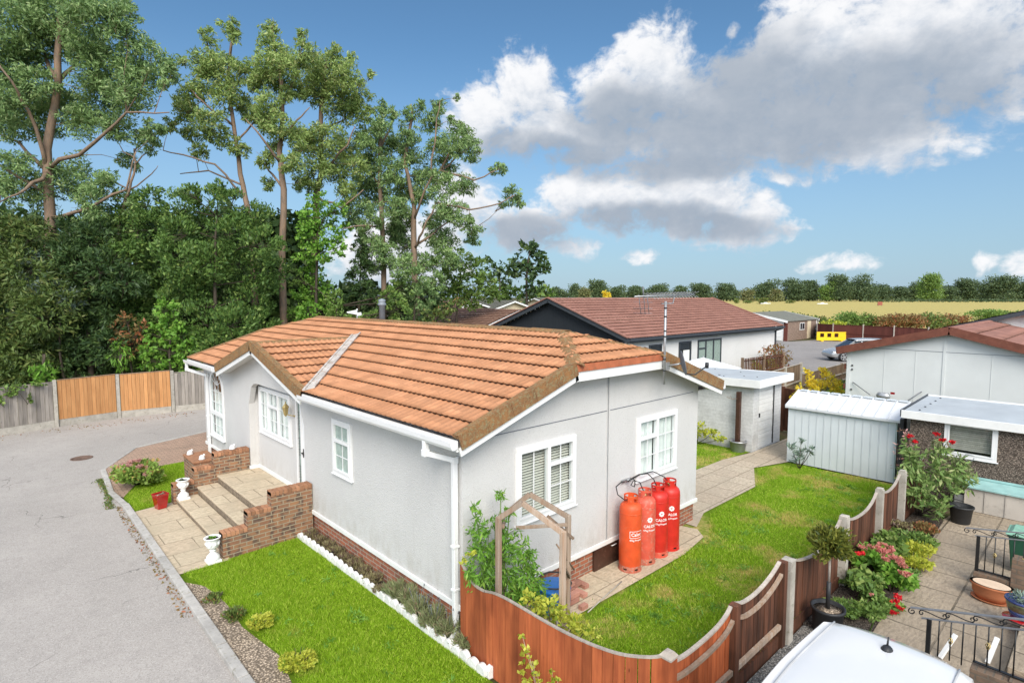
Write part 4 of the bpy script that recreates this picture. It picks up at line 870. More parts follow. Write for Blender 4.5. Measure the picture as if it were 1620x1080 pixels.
def tree(name, label, D, trunk, limbs, lst, r0, r1, mat, bark, dens=110, ln=.34, wd=.10, bias=(0, 0, -.5), sub=9, subr=.36, dj=1.4, lk=1.0, group=None, cat='tree', twig=.02, k=1.0, shell=.5, out=.4, extra=None):
    """trunk / limbs: surveyed (px, py[, depth offset]) points"""
    base = gnd(trunk[0][0], trunk[0][1]) if False else at(trunk[0][0], 470, D); base = Vector((base.x, base.y, 0))
    t_ = root(name, base, label, cat, group)
    mb = MB(); nodes = []
    T = [base]+[at(p[0], p[1], D+(p[2] if len(p) > 2 else 0)) for p in trunk[1:]]
    nodes += limb(mb, T, r0, r1, .02, 9)
    for L_ in limbs:
        pts = [at(p[0], p[1], D+(p[2] if len(p) > 2 else 0)) for p in L_]
        s = min(nodes, key=lambda q: (q-pts[0]).length); pts[0] = s
        nodes += limb(mb, pts, r0*.33*lk, .025, .06, 6)
    bl = px_blobs(lst, D, dj, k); twigs(mb, nodes, bl, twig)
    part('trunk', mb, bark, t_)
    P, Dn = leaf_pts(bl, dens, sub, subr, shell)
    leaf_mesh('crown', P, Dn, mat, t_, ln, wd, bias, out)
    return t_

# ---------------------------------------------------------------- eucalyptus row
GE = 'tall airy trees in the row behind the lane fence'
EU = dict(bark=M['trunk'], dens=390, ln=.20, wd=.058, sub=20, subr=.25, shell=.30, k=1.12)
tree('eucalyptus_tree', 'tallest tree, far left, forked brown trunk running out of the top of the picture', 30,
     [(76, 640), (80, 470), (80, 345), (74, 235), (92, 130), (95, 0), (100, -70)],
     [[(74, 262), (45, 175, -1), (18, 128, -2), (-25, 70, -2)], [(78, 262), (30, 225, 1), (-20, 205, 1)], [(88, 275), (150, 225, -1), (200, 178, -1.5), (268, 178, -2)], [(92, 140), (125, 90, 1), (150, 40, 1.5)], [(78, 305), (0, 262, -1), (-40, 250, -1)],
      [(95, 352), (140, 330, -1), (200, 300, -1), (215, 240, -1)], [(92, 120), (60, 60, 1.5), (40, 20, 2)], [(80, 280), (40, 300, -2), (0, 320, -2)]],
     [(30,40,48),(70,30,42),(140,25,50),(180,30,35),(205,60,25),(130,70,38),(50,80,42),(15,110,40),(55,132,36),(150,110,42),(200,110,42),(240,98,36),(265,122,24),(160,150,46),(208,150,40),(95,168,38),(45,165,36),(5,160,40),(130,190,34),(20,200,32),(70,205,26),(180,205,28),(245,208,22),(30,262,30),(118,285,42),(160,290,32),(60,300,36),(5,300,34),(232,222,24),(100,60,36),(-20,60,50),(-25,150,45),(110,5,40),(40,5,40),(200,20,25),(145,330,30),(200,255,18),(215,330,20)],
     .36, .09, M['l_euc'], **EU, group=GE)
tree('eucalyptus_tree', 'thin leaning tree between the tallest tree and the straight trunk, with long bare branches', 32,
     [(402, 640), (400, 400), (392, 330), (380, 275), (370, 200), (360, 130), (366, 70), (372, 45)],
     [[(388, 305), (340, 260, -1), (290, 245, -1), (258, 238, -1)], [(383, 290), (330, 270, 1), (285, 275, 1)], [(372, 200), (320, 160, -1), (300, 140, -1)], [(374, 215), (420, 180, 1), (425, 130, 1)], [(365, 130), (330, 80, 0), (325, 55, 0)]],
     [(365,42,18),(372,60,12),(333,62,16),(350,110,34),(322,105,26),(385,112,22),(308,142,26),(350,148,32),(297,180,22),(332,190,26),(386,170,22),(300,212,18),(404,130,20),(416,192,20),(318,240,16),(288,98,9),(345,215,22),(380,235,18),(268,200,14),(290,160,18)],
     .20, .05, M['l_euc2'], **EU, group=GE)
tree('eucalyptus_tree', 'tree with a straight orange-brown trunk rising from the dark evergreens left of centre', 31,
     [(446, 640), (450, 560), (446, 420), (449, 300), (442, 240), (447, 190), (445, 130), (432, 60), (430, 42)],
     [[(441, 255), (412, 215, -1), (388, 188, -1)], [(447, 175), (470, 120, 1), (482, 60, 1)], [(444, 220), (470, 190, -1), (490, 170, -1)], [(442, 250), (470, 240, 1), (490, 235, 1)], [(446, 290), (425, 270, 1), (412, 250, 1)]],
     [(430,50,16),(428,75,22),(440,95,28),(418,108,26),(452,102,26),(480,85,22),(494,108,26),(425,165,28),(404,182,20),(436,198,24),(462,212,24),(418,250,18),(462,262,24),(455,150,16),(478,55,10),(470,140,24),(440,130,22),(432,232,16),(425,290,14),(478,290,18)],
     .24, .06, M['l_euc2'], **EU, group=GE)
tree('eucalyptus_tree', 'full yellow-green tree just right of the straight orange-brown trunk', 33,
     [(497, 640), (496, 480), (500, 310), (509, 270), (508, 170), (515, 110), (520, 80)],
     [[(510, 272), (550, 230, -1), (562, 200, -1)], [(510, 215), (545, 190, 1), (565, 160, 1)], [(508, 250), (480, 225, 1)], [(500, 330), (540, 330, -1), (575, 300, -1)]],
     [(524,108,32),(502,130,26),(550,122,28),(567,150,24),(524,152,34),(490,152,20),(546,176,30),(480,226,26),(512,216,28),(540,240,30),(506,256,28),(568,262,22),(556,92,10),(588,118,8),(583,178,16),(575,215,18),(530,85,16),(535,270,26),(500,290,20),(548,300,22)],
     .26, .06, M['l_euc2'], **EU, group=GE)
tree('eucalyptus_tree', 'narrow tree with a pale bare branch low on its left side, between two fuller trees', 34,
     [(607, 640), (607, 440), (603, 320), (600, 240), (605, 190), (603, 165)],
     [[(602, 372), (570, 357, -2), (543, 362, -2.5)], [(600, 240), (622, 190, 0), (626, 176, 0)], [(602, 300), (575, 260, 1), (570, 240, 1)], [(604, 340), (630, 320, 1), (640, 290, 1)]],
     [(603,172,15),(622,180,12),(600,200,22),(583,225,22),(612,230,26),(590,260,28),(622,270,22),(570,290,26),(600,310,28),(560,325,26),(626,330,24),(590,345,22),(575,360,16),(612,285,20),(600,395,22),(585,385,20),(618,410,22),(590,420,20),(628,370,20),(560,350,16),(575,400,14)],
     .20, .05, M['l_euc'], **EU, group=GE)
tree('eucalyptus_tree', 'rightmost tall airy tree with a long branch reaching out over the far roofs', 34,
     [(660, 640), (660, 480), (654, 350), (655, 325), (640, 255), (652, 185), (650, 165)],
     [[(657, 400), (668, 368, -1), (690, 320, -1), (742, 332, -2), (790, 322, -2), (812, 310, -2)], [(668, 350), (683, 280, -1), (690, 200, -1), (696, 160, -1)], [(684, 290), (720, 250, 1), (745, 230, 1)], [(690, 250), (722, 210, 0), (735, 200, 0)], [(690, 290), (750, 285, -1), (790, 268, -1)], [(668, 372), (710, 350, 1), (745, 365, 1)]],
     [(650,178,16),(692,168,14),(685,190,22),(650,210,22),(716,192,10),(730,210,20),(745,235,22),(722,232,26),(692,236,26),(650,250,26),(670,282,28),(702,290,28),(736,290,22),(790,264,13),(778,272,8),(812,310,18),(820,322,10),(795,325,8),(640,300,22),(720,340,26),(745,358,18),(640,350,22),(684,350,18),(750,378,16),(700,382,24),(722,155,6),(668,165,10),(630,230,16),(706,265,18),(640,390,24),(660,420,26),(712,410,24),(630,325,20),(700,335,22),(668,310,20),(690,370,22),(655,300,18),(625,360,20)],
     .24, .05, M['l_euc'], **EU, group=GE)
tree('tree', 'small round tree seen alone above the far roofs, nearest the centre of the picture', 62,
     [(833, 480), (833, 440), (836, 410), (840, 390)], [[(834, 430), (815, 405, 0)], [(835, 425), (858, 405, 0)], [(834, 445), (862, 432, 0)]],
     [(840,392,18),(822,412,18),(856,410,16),(835,432,24),(862,425,12),(812,432,10),(845,452,18),(826,385,6),(836,465,16)],
     .16, .05, M['l_dark'], M['trunk2'], dens=26, ln=.5, wd=.28, sub=16, subr=.25, twig=.03, group='trees above the far roofs')
tree('tree', 'thin see-through tree on the left of the small round tree above the far roofs', 60,
     [(790, 480), (791, 445), (789, 425)], [[(790, 445), (778, 420, 0)], [(790, 440), (800, 420, 0)]],
     [(790,425,14),(776,420,12),(803,428,12),(782,440,12),(800,446,12),(770,410,8),(812,415,8)], .10, .03, M['l_dark'], M['trunk2'], dens=24, ln=.45, wd=.25, sub=14, subr=.22, twig=.03, group='trees above the far roofs')

# ---------------------------------------------------------------- evergreen screen behind the lane fence
GS = 'dense bushes and trees of the screen behind the lane fence'
def bush_tree(label, D, base_x, lst, mat, top=None, dens=300, ln=.17, wd=.075, bias=(0, 0, .1), sub=20, subr=.24, name='evergreen_tree', cat='tree', dj=1.0, r0=.16, shell=.6, bark=None, group=GS, out=1.0, k=1.0):
    ty = min(y for x, y, r in lst) if top is None else top
    mx = base_x if top is None else base_x
    return tree(name, label, D, [(base_x, 640), (base_x, 560), (mx, (560+ty+45)/2), (mx+3, min(ty+45, 560))], [], lst, r0, .04, mat, bark or M['trunk2'], dens=dens, ln=ln, wd=wd, bias=bias, sub=sub, subr=subr, dj=dj, group=group, cat=cat, twig=.03, shell=shell, out=out, k=k)
bush_tree('dark flat-sprayed cypress at the far left edge above the silvered boards', 27.6, 20, [(0,380,50),(50,370,42),(-20,440,60),(40,440,55),(10,500,60),(70,500,50),(0,560,55),(60,560,50),(100,560,38),(20,600,45),(80,600,32),(-30,540,60),(95,470,35),(40,590,40)], M['l_con'], bias=(0, 0, -.25), ln=.24, wd=.07)
bush_tree('dark cypress behind the first new orange fence panel', 28.4, 140, [(110,370,35),(150,380,40),(110,430,42),(165,430,45),(125,480,45),(180,490,45),(130,530,42),(180,545,42),(150,575,36),(205,575,36),(110,590,30),(200,450,35),(100,400,30)], M['l_dark'], ln=.24, wd=.07)
bush_tree('grey-green leafy tree poking out of the dark cypresses on the left', 27.4, 95, [(95,460,22),(80,440,18),(112,475,20),(40,430,20),(50,410,16),(60,455,14),(95,485,16)], M['l_grey'], name='broadleaf_tree', ln=.3, wd=.09, dj=.3, r0=.06)
bush_tree('high dark evergreen with an arching pale branch left of the broad upright one', 29.5, 215, [(200,330,32),(235,320,30),(190,370,40),(235,365,40),(200,410,40),(245,410,40),(210,455,42),(250,460,40),(220,510,42),(255,520,40),(235,560,38),(270,560,34)], M['l_laur'])
bush_tree('broad upright bushy evergreen with lighter feathery top left of the straight trunk', 28.2, 340, [(290,330,32),(330,318,32),(372,325,32),(405,345,32),(280,370,36),(325,365,40),(370,370,38),(415,385,36),(290,415,40),(340,415,42),(385,420,42),(425,430,36),(300,462,42),(350,465,42),(400,470,40),(320,510,42),(370,515,42),(415,515,34),(290,545,38),(340,548,36),(310,575,32),(385,545,28),(265,480,30),(262,400,26),(350,298,20),(300,305,20)], M['l_laur'], bias=(0, 0, .8), dens=320)
bush_tree('bright green shrub standing behind the new orange fence just left of the bungalow roof', 27.0, 268, [(262,490,22),(275,510,24),(250,530,24),(290,530,24),(265,555,28),(300,555,24),(240,570,22),(285,578,24),(318,560,18),(322,585,14),(230,555,16)], M['l_bright'], name='shrub', cat='shrub', ln=.18, wd=.11, dj=.4, r0=.05, dens=130)
bush_tree('rusty-tipped shrub in the middle of the dark evergreens', 27.6, 205, [(200,505,14),(225,515,12),(190,520,16),(212,530,16),(195,540,16),(222,545,14),(205,560,14)], M['l_autumn'], name='shrub', cat='shrub', ln=.18, wd=.08, dj=.3, r0=.04, dens=90)
bush_tree('yellow-green weeping shrub hanging above the new orange fence', 26.9, 190, [(190,550,14),(182,565,14),(200,562,12),(192,578,12)], M['l_bright'], name='shrub', cat='shrub', bias=(0, 0, -1.5), ln=.28, wd=.05, dj=.2, r0=.04, dens=120)
bush_tree('large-leaved sapling growing over the top of the silvered fence at the left', 26.2, 68, [(68,590,16),(55,585,10),(82,592,12),(66,606,14),(74,578,10),(60,600,12)], M['l_bright'], name='sapling', cat='sapling', ln=.34, wd=.11, dj=.2, r0=.03, dens=60)
bush_tree('ivy-clad bright green tree right of the straight orange-brown trunk', 31.5, 500, [(500,318,20),(488,345,22),(515,345,24),(535,330,16),(497,372,28),(525,372,24),(480,400,20),(508,400,24),(535,395,16),(495,430,22),(500,458,26),(478,470,22),(515,478,22),(492,495,24),(470,500,18),(520,500,20),(548,360,12)], M['l_bright'], name='ivy_clad_tree', ln=.16, wd=.11, bias=(0, 0, -.5), dens=190)
bush_tree('dark pointed conifer standing between the ivy-clad tree and the narrow airy tree', 33, 568, [(572,375,12),(570,395,16),(572,420,20),(566,445,24),(576,465,26),(556,475,24),(590,480,26),(570,500,28),(545,495,22),(610,495,24)], M['l_dark'], name='conifer', ln=.26, wd=.07, bias=(0, 0, -.4))
bush_tree('mid green bushes under the narrow airy tree behind the roof ridge', 31, 530, [(470,440,18),(455,500,20),(530,470,20),(535,500,22),(560,505,18),(590,505,20),(615,470,22),(630,490,24),(640,455,22),(615,500,20)], M['l_mid'], name='shrub', cat='shrub', dens=200, r0=.08)
bush_tree('dark green climbing tree mass under the rightmost airy tree', 32, 655, [(640,420,22),(660,440,26),(640,465,24),(672,470,26),(655,495,24),(675,415,18),(690,445,22),(628,440,16)], M['l_euc'], name='broadleaf_tree', dens=260)
bush_tree('light green broad tree between the rightmost airy tree and the far roofs', 38, 722, [(700,415,24),(730,410,22),(752,425,22),(715,440,28),(745,450,26),(770,445,20),(690,455,24),(720,470,26),(750,472,22),(780,465,18),(700,485,20),(682,478,18)], M['l_mid'], name='broadleaf_tree', ln=.24, wd=.12, dens=130)
bush_tree('yellow-green hedge bush in front of the far tiled roofs', 31, 700, [(700,492,14),(715,482,14),(690,498,13),(728,477,10),(676,500,12),(705,500,12)], M['l_hedge'], name='shrub', cat='shrub', dens=140, dj=.3, r0=.05)
bush_tree('low green rounded tree right of the light green broad tree behind the far roofs', 66, 805, [(790,462,14),(808,458,13),(822,464,12),(775,466,12),(800,470,12)], M['l_mid'], name='broadleaf_tree', ln=.5, wd=.3, dens=26)
bush_tree('rounded light green tree behind the grey far roof, beside the start of the treeline', 80, 858, [(850,462,11),(862,458,11),(873,464,9),(842,466,9),(858,468,11)], M['l_mid'], name='broadleaf_tree', ln=.6, wd=.4, dens=20)
# bare twiggy tree by the tallest one
t_ = root('bare_tree', tuple(at(205, 470, 30).xy)+(0,), 'thin nearly bare tree forking in front of the sky right of the tallest tree', 'tree')
mb = MB(); nodes = []
T = [Vector((*at(190, 470, 30).xy, 0)), at(188, 350, 30), at(205, 300, 30), at(214, 265, 30), at(212, 235, 30)]; nodes += limb(mb, T, .12, .03)
for L_ in ([(205, 300), (240, 275), (250, 262)], [(212, 262), (235, 240), (248, 228)], [(213, 250), (195, 240), (186, 225)], [(204, 300), (175, 285), (160, 270)], [(212, 240), (220, 222), (216, 208)], [(190, 345), (150, 360), (125, 385)], [(195, 330), (215, 350), (205, 360)]):
    limb(mb, [at(x, y, 30) for x, y in L_], .045, .012, .1, 5)
part('trunk', mb, M['trunk'], t_)
P, Dn = leaf_pts(px_blobs([(190, 222, 10), (217, 210, 12), (248, 230, 9), (165, 272, 9), (205, 228, 9), (225, 240, 8)], 30, .5), 60, 6, .4); leaf_mesh('crown', P, Dn, M['l_euc'], t_, .24, .07)
# darkness behind the screen: more wood
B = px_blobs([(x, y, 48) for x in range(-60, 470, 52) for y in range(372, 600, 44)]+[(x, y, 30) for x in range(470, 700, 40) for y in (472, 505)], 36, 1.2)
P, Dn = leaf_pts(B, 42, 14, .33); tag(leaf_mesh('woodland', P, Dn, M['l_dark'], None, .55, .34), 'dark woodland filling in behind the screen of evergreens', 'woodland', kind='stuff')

# ================================================================ STEPS, BRICK WALLS, POTS
t_ = root('entrance_steps', (3.8, 12.4, 0), 'three broad sandstone steps leading up to the porch', 'steps')
for i, (xa, xb, z) in enumerate(((2.90, 3.34, .17), (3.33, 3.77, .34), (3.76, 4.70, .51))):
    mb = MB(); mb.box(xa, 10.84, z-.045, xb, 14.19, z); mb2 = MB(); mb2.box(xa+.02, 10.84, -.1, 4.7-.001*i, 14.19, z-.046)
    part('step', mb, M['slab'], t_, bevel=.012); part('step_riser', mb2, M['stepriser'], t_)
mb = MB(); mb.box(4.18, 11.08, .511, 4.62, 11.8, .525); tag(part('door_mat', mb, plain('brown_mat', (.17, .11, .07), .95, .1, .3, 12, .6, 90), bevel=.004, loc=(4.4, 11.4, .51)), 'brown doormat on the top step by the front door', 'door mat')
def stepped(ya, yb, label):
    o_ = root('brick_step_wall', (3.6, (ya+yb)/2, 0), label, 'brick wall')
    mb = MB(); cp = MB()
    for xa, xb, z in ((2.86, 3.29, .40), (3.29, 3.72, .67), (3.72, 4.505, .94)):
        mb.box(xa, ya, -.1, xb, yb, z)
        n = max(1, int(round((xb-xa)/.075)))
        for k in range(n):
            cp.box(xa+(xb-xa)*k/n+.004, ya-.004, z+.002, xa+(xb-xa)*(k+1)/n-.004, yb+.004, z+.085+random.uniform(-.004, .004))
        mb.box(xa+.004, ya+.006, z, xb-.004, yb-.006, z+.07)
    part('brickwork', mb, M['brickbuff'], o_); part('coping', cp, M['cope'], o_, bevel=.006)
    return o_
M['cope'] = plain('brick_on_edge_coping', (.36, .18, .10), .9, .2, .2, 9, .5, 60, (.12, .10, .08), .55, rv=.3)
stepped(10.61, 10.83, 'stepped brick wall on the right of the steps, beside the front lawn')
stepped(14.20, 14.42, 'stepped brick wall on the left of the steps, next to the red pot')
o_ = root('brick_pillar', (3.5, 15.0, 0), 'squat brick pillar with a stone top behind the left step wall', 'brick pillar')
mb = MB(); mb.box(3.35, 14.45, -.1, 3.85, 15.35, .80); part('brickwork', mb, M['brickbuff'], o_)
mb = MB(); mb.box(3.33, 14.43, .802, 3.87, 15.37, .85); part('coping', mb, M['cope'], o_, bevel=.01)
for (x, y, lab) in ((3.45, 15.2, 'small white garden ornament on the far end of the brick pillar'), (3.55, 14.55, 'small white garden ornament on the near end of the brick pillar'), (4.15, 14.31, 'tiny white ornament on top of the left stepped wall')):
    z = .851 if x < 4 else 1.03
    o2 = root('garden_ornament', (x, y, z), lab, 'ornament', 'small ornaments on the brickwork by the steps')
    mb = MB(); mb.lathe([(.055, 0), (.06, .02), (.045, .05), (.05, .07), (.025, .10), (0, .11)], (x, y, z), 12, sx=1.2); part('body', mb, M['urn'], o2)
    mb = MB(); mb.lathe([(.02, 0), (.028, .02), (.015, .045), (0, .05)], (x+.045, y, z+.075), 10); part('head', mb, M['urn'], o2)
def urn(x, y, z, label, plant):
    o2 = root('urn_planter', (x, y, z), label, 'urn', 'white classical urns at the steps')
    mb = MB(); mb.box(x-.112, y-.112, z, x+.112, y+.112, z+.04)
    pr_ = [(a*.9, b*.9) for a, b in [(.12, .045), (.125, .07), (.115, .12), (.075, .16), (.05, .19), (.045, .21), (.062, .225), (.06, .24), (.045, .25), (.07, .27), (.105, .30), (.115, .34), (.112, .43), (.125, .455), (.15, .475), (.155, .49), (.125, .492), (.115, .46), (0, .455)]]
    mb.lathe(pr_, (x, y, z), 28)
    for k in range(9):
        a = 2*math.pi*k/9; mb.lathe([(.0, -.035), (.02, -.02), (.024, 0), (.02, .02), (0, .035)], (x+.101*math.cos(a), y+.101*math.sin(a), z+.333), 8)
    part('bowl', mb, M['urn'], o2, bevel=.004)
    mb = MB(); mb.lathe([(.103, .417), (0, .425)], (x, y, z), 16); part('compost', mb, M['soil'], o2)
    P, Dn = leaf_pts([(x, y, z+.445, .07, .07, .03)], 9000 if plant else 3500, 6, .5); leaf_mesh('plant', P, Dn, M['l_bright'] if plant else M['l_dark'], o2, .03, .02)
    return o2
urn(2.70, 10.62, .03, 'white classical urn at the near end of the steps, green sprig in it', True)
urn(3.02, 14.03, .17, 'white classical urn at the far end of the steps, standing on the lowest step', False)
o2 = root('plant_pot', (2.60, 14.16, .03), 'glossy dark red square tapered pot beside the far urn', 'plant pot')
mb = MB(); mb.lathe([(.11, 0), (.125, .01), (.175, .30), (.185, .31), (.185, .335), (.165, .335), (.155, .28), (0, .28)], (2.60, 14.16, .03), 4, rot=R(45+14), sm=False); part('body', mb, M['redpot'], o2, bevel=.015, seg=3)
mb = MB(); mb.lathe([(.158, .29), (0, .30)], (2.60, 14.16, .03), 4, rot=R(59), sm=False); part('compost', mb, M['bedsoil'], o2)
P, Dn = leaf_pts([(2.60, 14.16, .35, .09, .09, .03)], 1200, 6, .5); leaf_mesh('plant', P, Dn, M['l_heath'], o2, .06, .02)
# white scalloped edging
mb = MB(); y = 5.12
def scallop(p, q, n):
    p, q = Vector(p), Vector(q); d = (q-p)/n; sd = Vector((-d.y, d.x, 0)).normalized()
    for k in range(n):
        a = p+d*(k+.03); b = p+d*(k+.97); h = .125+random.uniform(-.012, .012); w = .032
        pts = [a-UZ*.03]+[a.lerp(b, j/6)+UZ*(h*(.62+.38*math.sin(math.pi*j/6)**.7)) for j in range(7)]+[b-UZ*.03]
        mb.prism([p_-sd*w*(1+.2*random.random()) for p_ in pts], sd*w*2.2)
scallop((4.22, 10.62, .015), (4.26, 7.6, .015), 17); scallop((4.26, 7.6, .015), (4.27, 5.06, .015), 15); scallop((4.27, 5.06, .015), (4.50, 5.03, .015), 2)
tag(part('lawn_edging', mb, M['whitestone'], bevel=.006, loc=(4.25, 8, 0)), 'white painted scalloped edging along the front border', 'edging')
def herb(name, label, x, y, z, r, h, mat, group, ln=.12, wd=.02, n=420, stems=0, smat=None, bias=(0, 0, 1.2), cat='plant', dome=True):
    o2 = root(name, (x, y, z), label, cat, group)
    P, Dn = leaf_pts([(x, y, z+h*.5, r, r, h*.55)], n/(math.pi*r*h*.55+.001), 10, .42, .35); P[:, 2] = np.maximum(P[:, 2], z+.01)
    leaf_mesh('foliage', P, Dn, mat, o2, ln, wd, bias, 1.0)
    mb = MB()
    for k in range(7):
        a = random.uniform(0, 6.28); mb.tube([(x, y, z-.01), (x+math.cos(a)*r*.4, y+math.sin(a)*r*.4, z+h*.55), (x+math.cos(a)*r*.75, y+math.sin(a)*r*.75, z+h*.85)], [.008, .006, .003], 5, cap=False)
    part('stem', mb, M['trunk2'], o2)
    if stems:
        mb = MB()
        for k in range(stems):
            a = random.uniform(0, 6.28); rr = r*random.uniform(.3, 1.1); q = Vector((x+math.cos(a)*rr, y+math.sin(a)*rr, z+h*random.uniform(1.15, 1.6))); mb.tube([(x+math.cos(a)*rr*.5, y+math.sin(a)*rr*.5, z+h*.6), q], .003, 4); mb.tube([q, q+UZ*.03], [.008, .005], 5)
        part('flower_stem', mb, smat or M['grey'], o2)
    return o2
GL = 'lavender and heather along the foot of the front wall'
for k in range(15):
    y = 10.35-k*.335; near = k > 8
    lab = ('dry brown heather clump under the front wall, number %s counting from the steps' % ('one two three four five six seven eight nine'.split()[k])) if not near else ('silvery lavender clump under the front wall, number %s counting from the corner downpipe' % ('six five four three two one'.split()[k-9]))
    herb('lavender' if near else 'heather', lab, 4.40+random.uniform(-.02, .02), y, .02, .19 if near else .17, .30 if near else .17, M['l_lav'] if near else M['l_heath'], GL, ln=.13 if near else .07, wd=.014 if near else .016, n=1500 if near else 1100, stems=9 if k in (11, 12, 13) else 0)
herb('spurge', 'acid yellow-green mound at the edge of the front lawn, nearest the camera', 2.62, 6.75, .02, .21, .24, M['l_yelgr'], 'yellow mounds in the kerb bed', ln=.045, wd=.028, n=2200, bias=(0, 0, .5))
herb('spurge', 'smaller yellow-green mound in the kerb bed, the farther of the two', 2.55, 7.95, .02, .20, .22, M['l_yelgr'], 'yellow mounds in the kerb bed', ln=.05, wd=.03, n=1300, bias=(0, 0, .5))
herb('weed', 'low green weed in the kerb bed beyond the yellow mounds', 2.42, 8.55, .02, .2, .12, M['l_hedge'], 'weeds in the kerb bed', ln=.06, wd=.02, n=600)
herb('weed', 'thin weed in the kerb bed close to the steps', 2.35, 9.25, .02, .16, .10, M['l_hedge'], 'weeds in the kerb bed', ln=.05, wd=.02, n=350)
# hydrangea by the paving
o2 = root('hydrangea', (2.52, 16.35, 0), 'rounded hydrangea with faded pink heads at the corner of the kerb', 'shrub')
BL = [(2.52+random.uniform(-.38, .38), 16.35+random.uniform(-.48, .48), .34+random.uniform(-.16, .18), .23, .23, .19) for k in range(28)]
P, Dn = leaf_pts(BL, 620, 7, .4); P[:, 2] = np.maximum(P[:, 2], .02); leaf_mesh('foliage', P, Dn, M['l_hyd'], o2, .09, .06, (0, 0, .4), 1.0)
mb = MB()
for k in range(14): a = k*.45; mb.tube([(2.52, 16.35, 0), (2.52+.3*math.cos(a), 16.35+.38*math.sin(a), .42)], [.012, .005], 5)
part('stem', mb, M['trunk2'], o2)
for k in range(24):
    a = random.uniform(0, 6.28); rr = math.sqrt(random.random()); c = (2.50+.46*rr*math.cos(a), 16.33+.58*rr*math.sin(a), .66-.28*rr**2)
    P, Dn = leaf_pts([(*c, .075, .075, .05)], 11000, 5, .6, .7); leaf_mesh('flower_head', P, Dn, M['l_pink'] if k % 3 else M['l_hyd'], o2, .03, .026, (0, 0, .6), 1.3)
# weeds in the gutter by the kerb
P = np.stack([rng.normal(1.90, .045, 900), rng.uniform(14.9, 17.6, 900), rng.uniform(0, .035, 900)], 1); P[:, 0] += .10*np.exp(-((P[:, 1]-15.1)/.6)**2)*-1
tag(leaf_mesh('kerb_weeds', P, unit(900), M['l_hedge'], None, .05, .02, (0, 0, .6)), 'strip of low weeds along the kerb in front of the hydrangea', 'weeds', kind='stuff')
# dead leaves
n = 420; P = np.stack([rng.uniform(1.86, 2.02, n), rng.uniform(9, 15, n), np.full(n, .008)], 1)
P2 = np.stack([rng.uniform(-2, 6, 260), 25.15+rng.normal(0, .25, 260), np.full(260, .012)], 1); P = np.concatenate([P, P2])
tag(leaf_mesh('leaf_litter', P, unit(len(P))*.1, M['l_autumn'], None, .05, .025, (0, 0, 0), 0), 'dry leaves blown against the kerb and fence', 'leaf litter', kind='stuff')

# ================================================================ FENCES
def interp(path, s):
    """path of (x, y, z) by plan distance"""
    acc = 0
    for a, b in zip(path[:-1], path[1:]):
        d = math.hypot(b[0]-a[0], b[1]-a[1])
        if s <= acc+d+1e-9:
            t_ = (s-acc)/d; return tuple(a[i]+(b[i]-a[i])*t_ for i in range(3))
        acc += d
    return path[-1]
def plen(path): return sum(math.hypot(b[0]-a[0], b[1]-a[1]) for a, b in zip(path[:-1], path[1:]))
def smooth(path, n=40):
    """Catmull-Rom through the surveyed points"""
    p = [np.array(q, float) for q in path]; p = [2*p[0]-p[1]]+p+[2*p[-1]-p[-2]]; out = []
    for i in range(1, len(p)-2):
        for k in range(n):
            t_ = k/n; out.append(tuple(.5*((2*p[i])+(p[i+1]-p[i-1])*t_+(2*p[i-1]-5*p[i]+4*p[i+1]-p[i+2])*t_**2+(3*p[i]-p[i-1]-3*p[i+1]+p[i+2])*t_**3)))
    out.append(tuple(p[-2])); return out
def boards(path, z0, bw, th=.016, face=1, ragged=0, gap=0):
    mb = MB(); L_ = plen(path); n = max(1, round(L_/bw)); w = L_/n
    for k in range(n):
        s0, s1 = k*w+gap/2, (k+1)*w-gap/2+(0 if gap else .012); a = Vector(interp(path, s0)); b = Vector(interp(path, min(s1, L_)))
        d = Vector((b.x-a.x, b.y-a.y, 0)).normalized(); sd = Vector((-d.y, d.x, 0))*face; j = random.uniform(-ragged, ragged); m0 = .012 if not gap else 0
        za, zb = a.z+j, b.z+j+random.uniform(-ragged, ragged)*.3
        A, B = Vector((a.x, a.y, 0)), Vector((b.x, b.y, 0)); lo = sd*(random.uniform(-.002, .008) if gap else random.uniform(-.001, .003))
        mb.hexa([A+lo+UZ*z0, B+lo+sd*m0+UZ*z0, B+lo+sd*(m0+th*.6)+UZ*z0, A+lo+sd*th+UZ*z0, A+lo+UZ*za, B+lo+sd*m0+UZ*zb, B+lo+sd*(m0+th*.6)+UZ*zb, A+lo+sd*th+UZ*za])
    return mb
def rail(mb, path, dz, w=.05, h=.07, off=0, step=.12):
    L_ = plen(path); n = max(1, round(L_/step)); P = []
    for k in range(n+1):
        a = Vector(interp(path, L_*k/n)); b = Vector(interp(path, min(L_, L_*k/n+.01))); c = Vector(interp(path, max(0, L_*k/n-.01))); d = Vector((b.x-c.x, b.y-c.y, 0)).normalized(); sd = Vector((-d.y, d.x, 0)); z = dz(a) if callable(dz) else a.z+dz
        P.append((Vector((a.x, a.y, z))+sd*off, sd))
    r = random.random()
    for (p, s), (q, t_) in zip(P[:-1], P[1:]):
        mb.hexa([p-s*w/2-UZ*h/2, q-t_*w/2-UZ*h/2, q+t_*w/2-UZ*h/2, p+s*w/2-UZ*h/2, p-s*w/2+UZ*h/2, q-t_*w/2+UZ*h/2, q+t_*w/2+UZ*h/2, p+s*w/2+UZ*h/2], r=r)
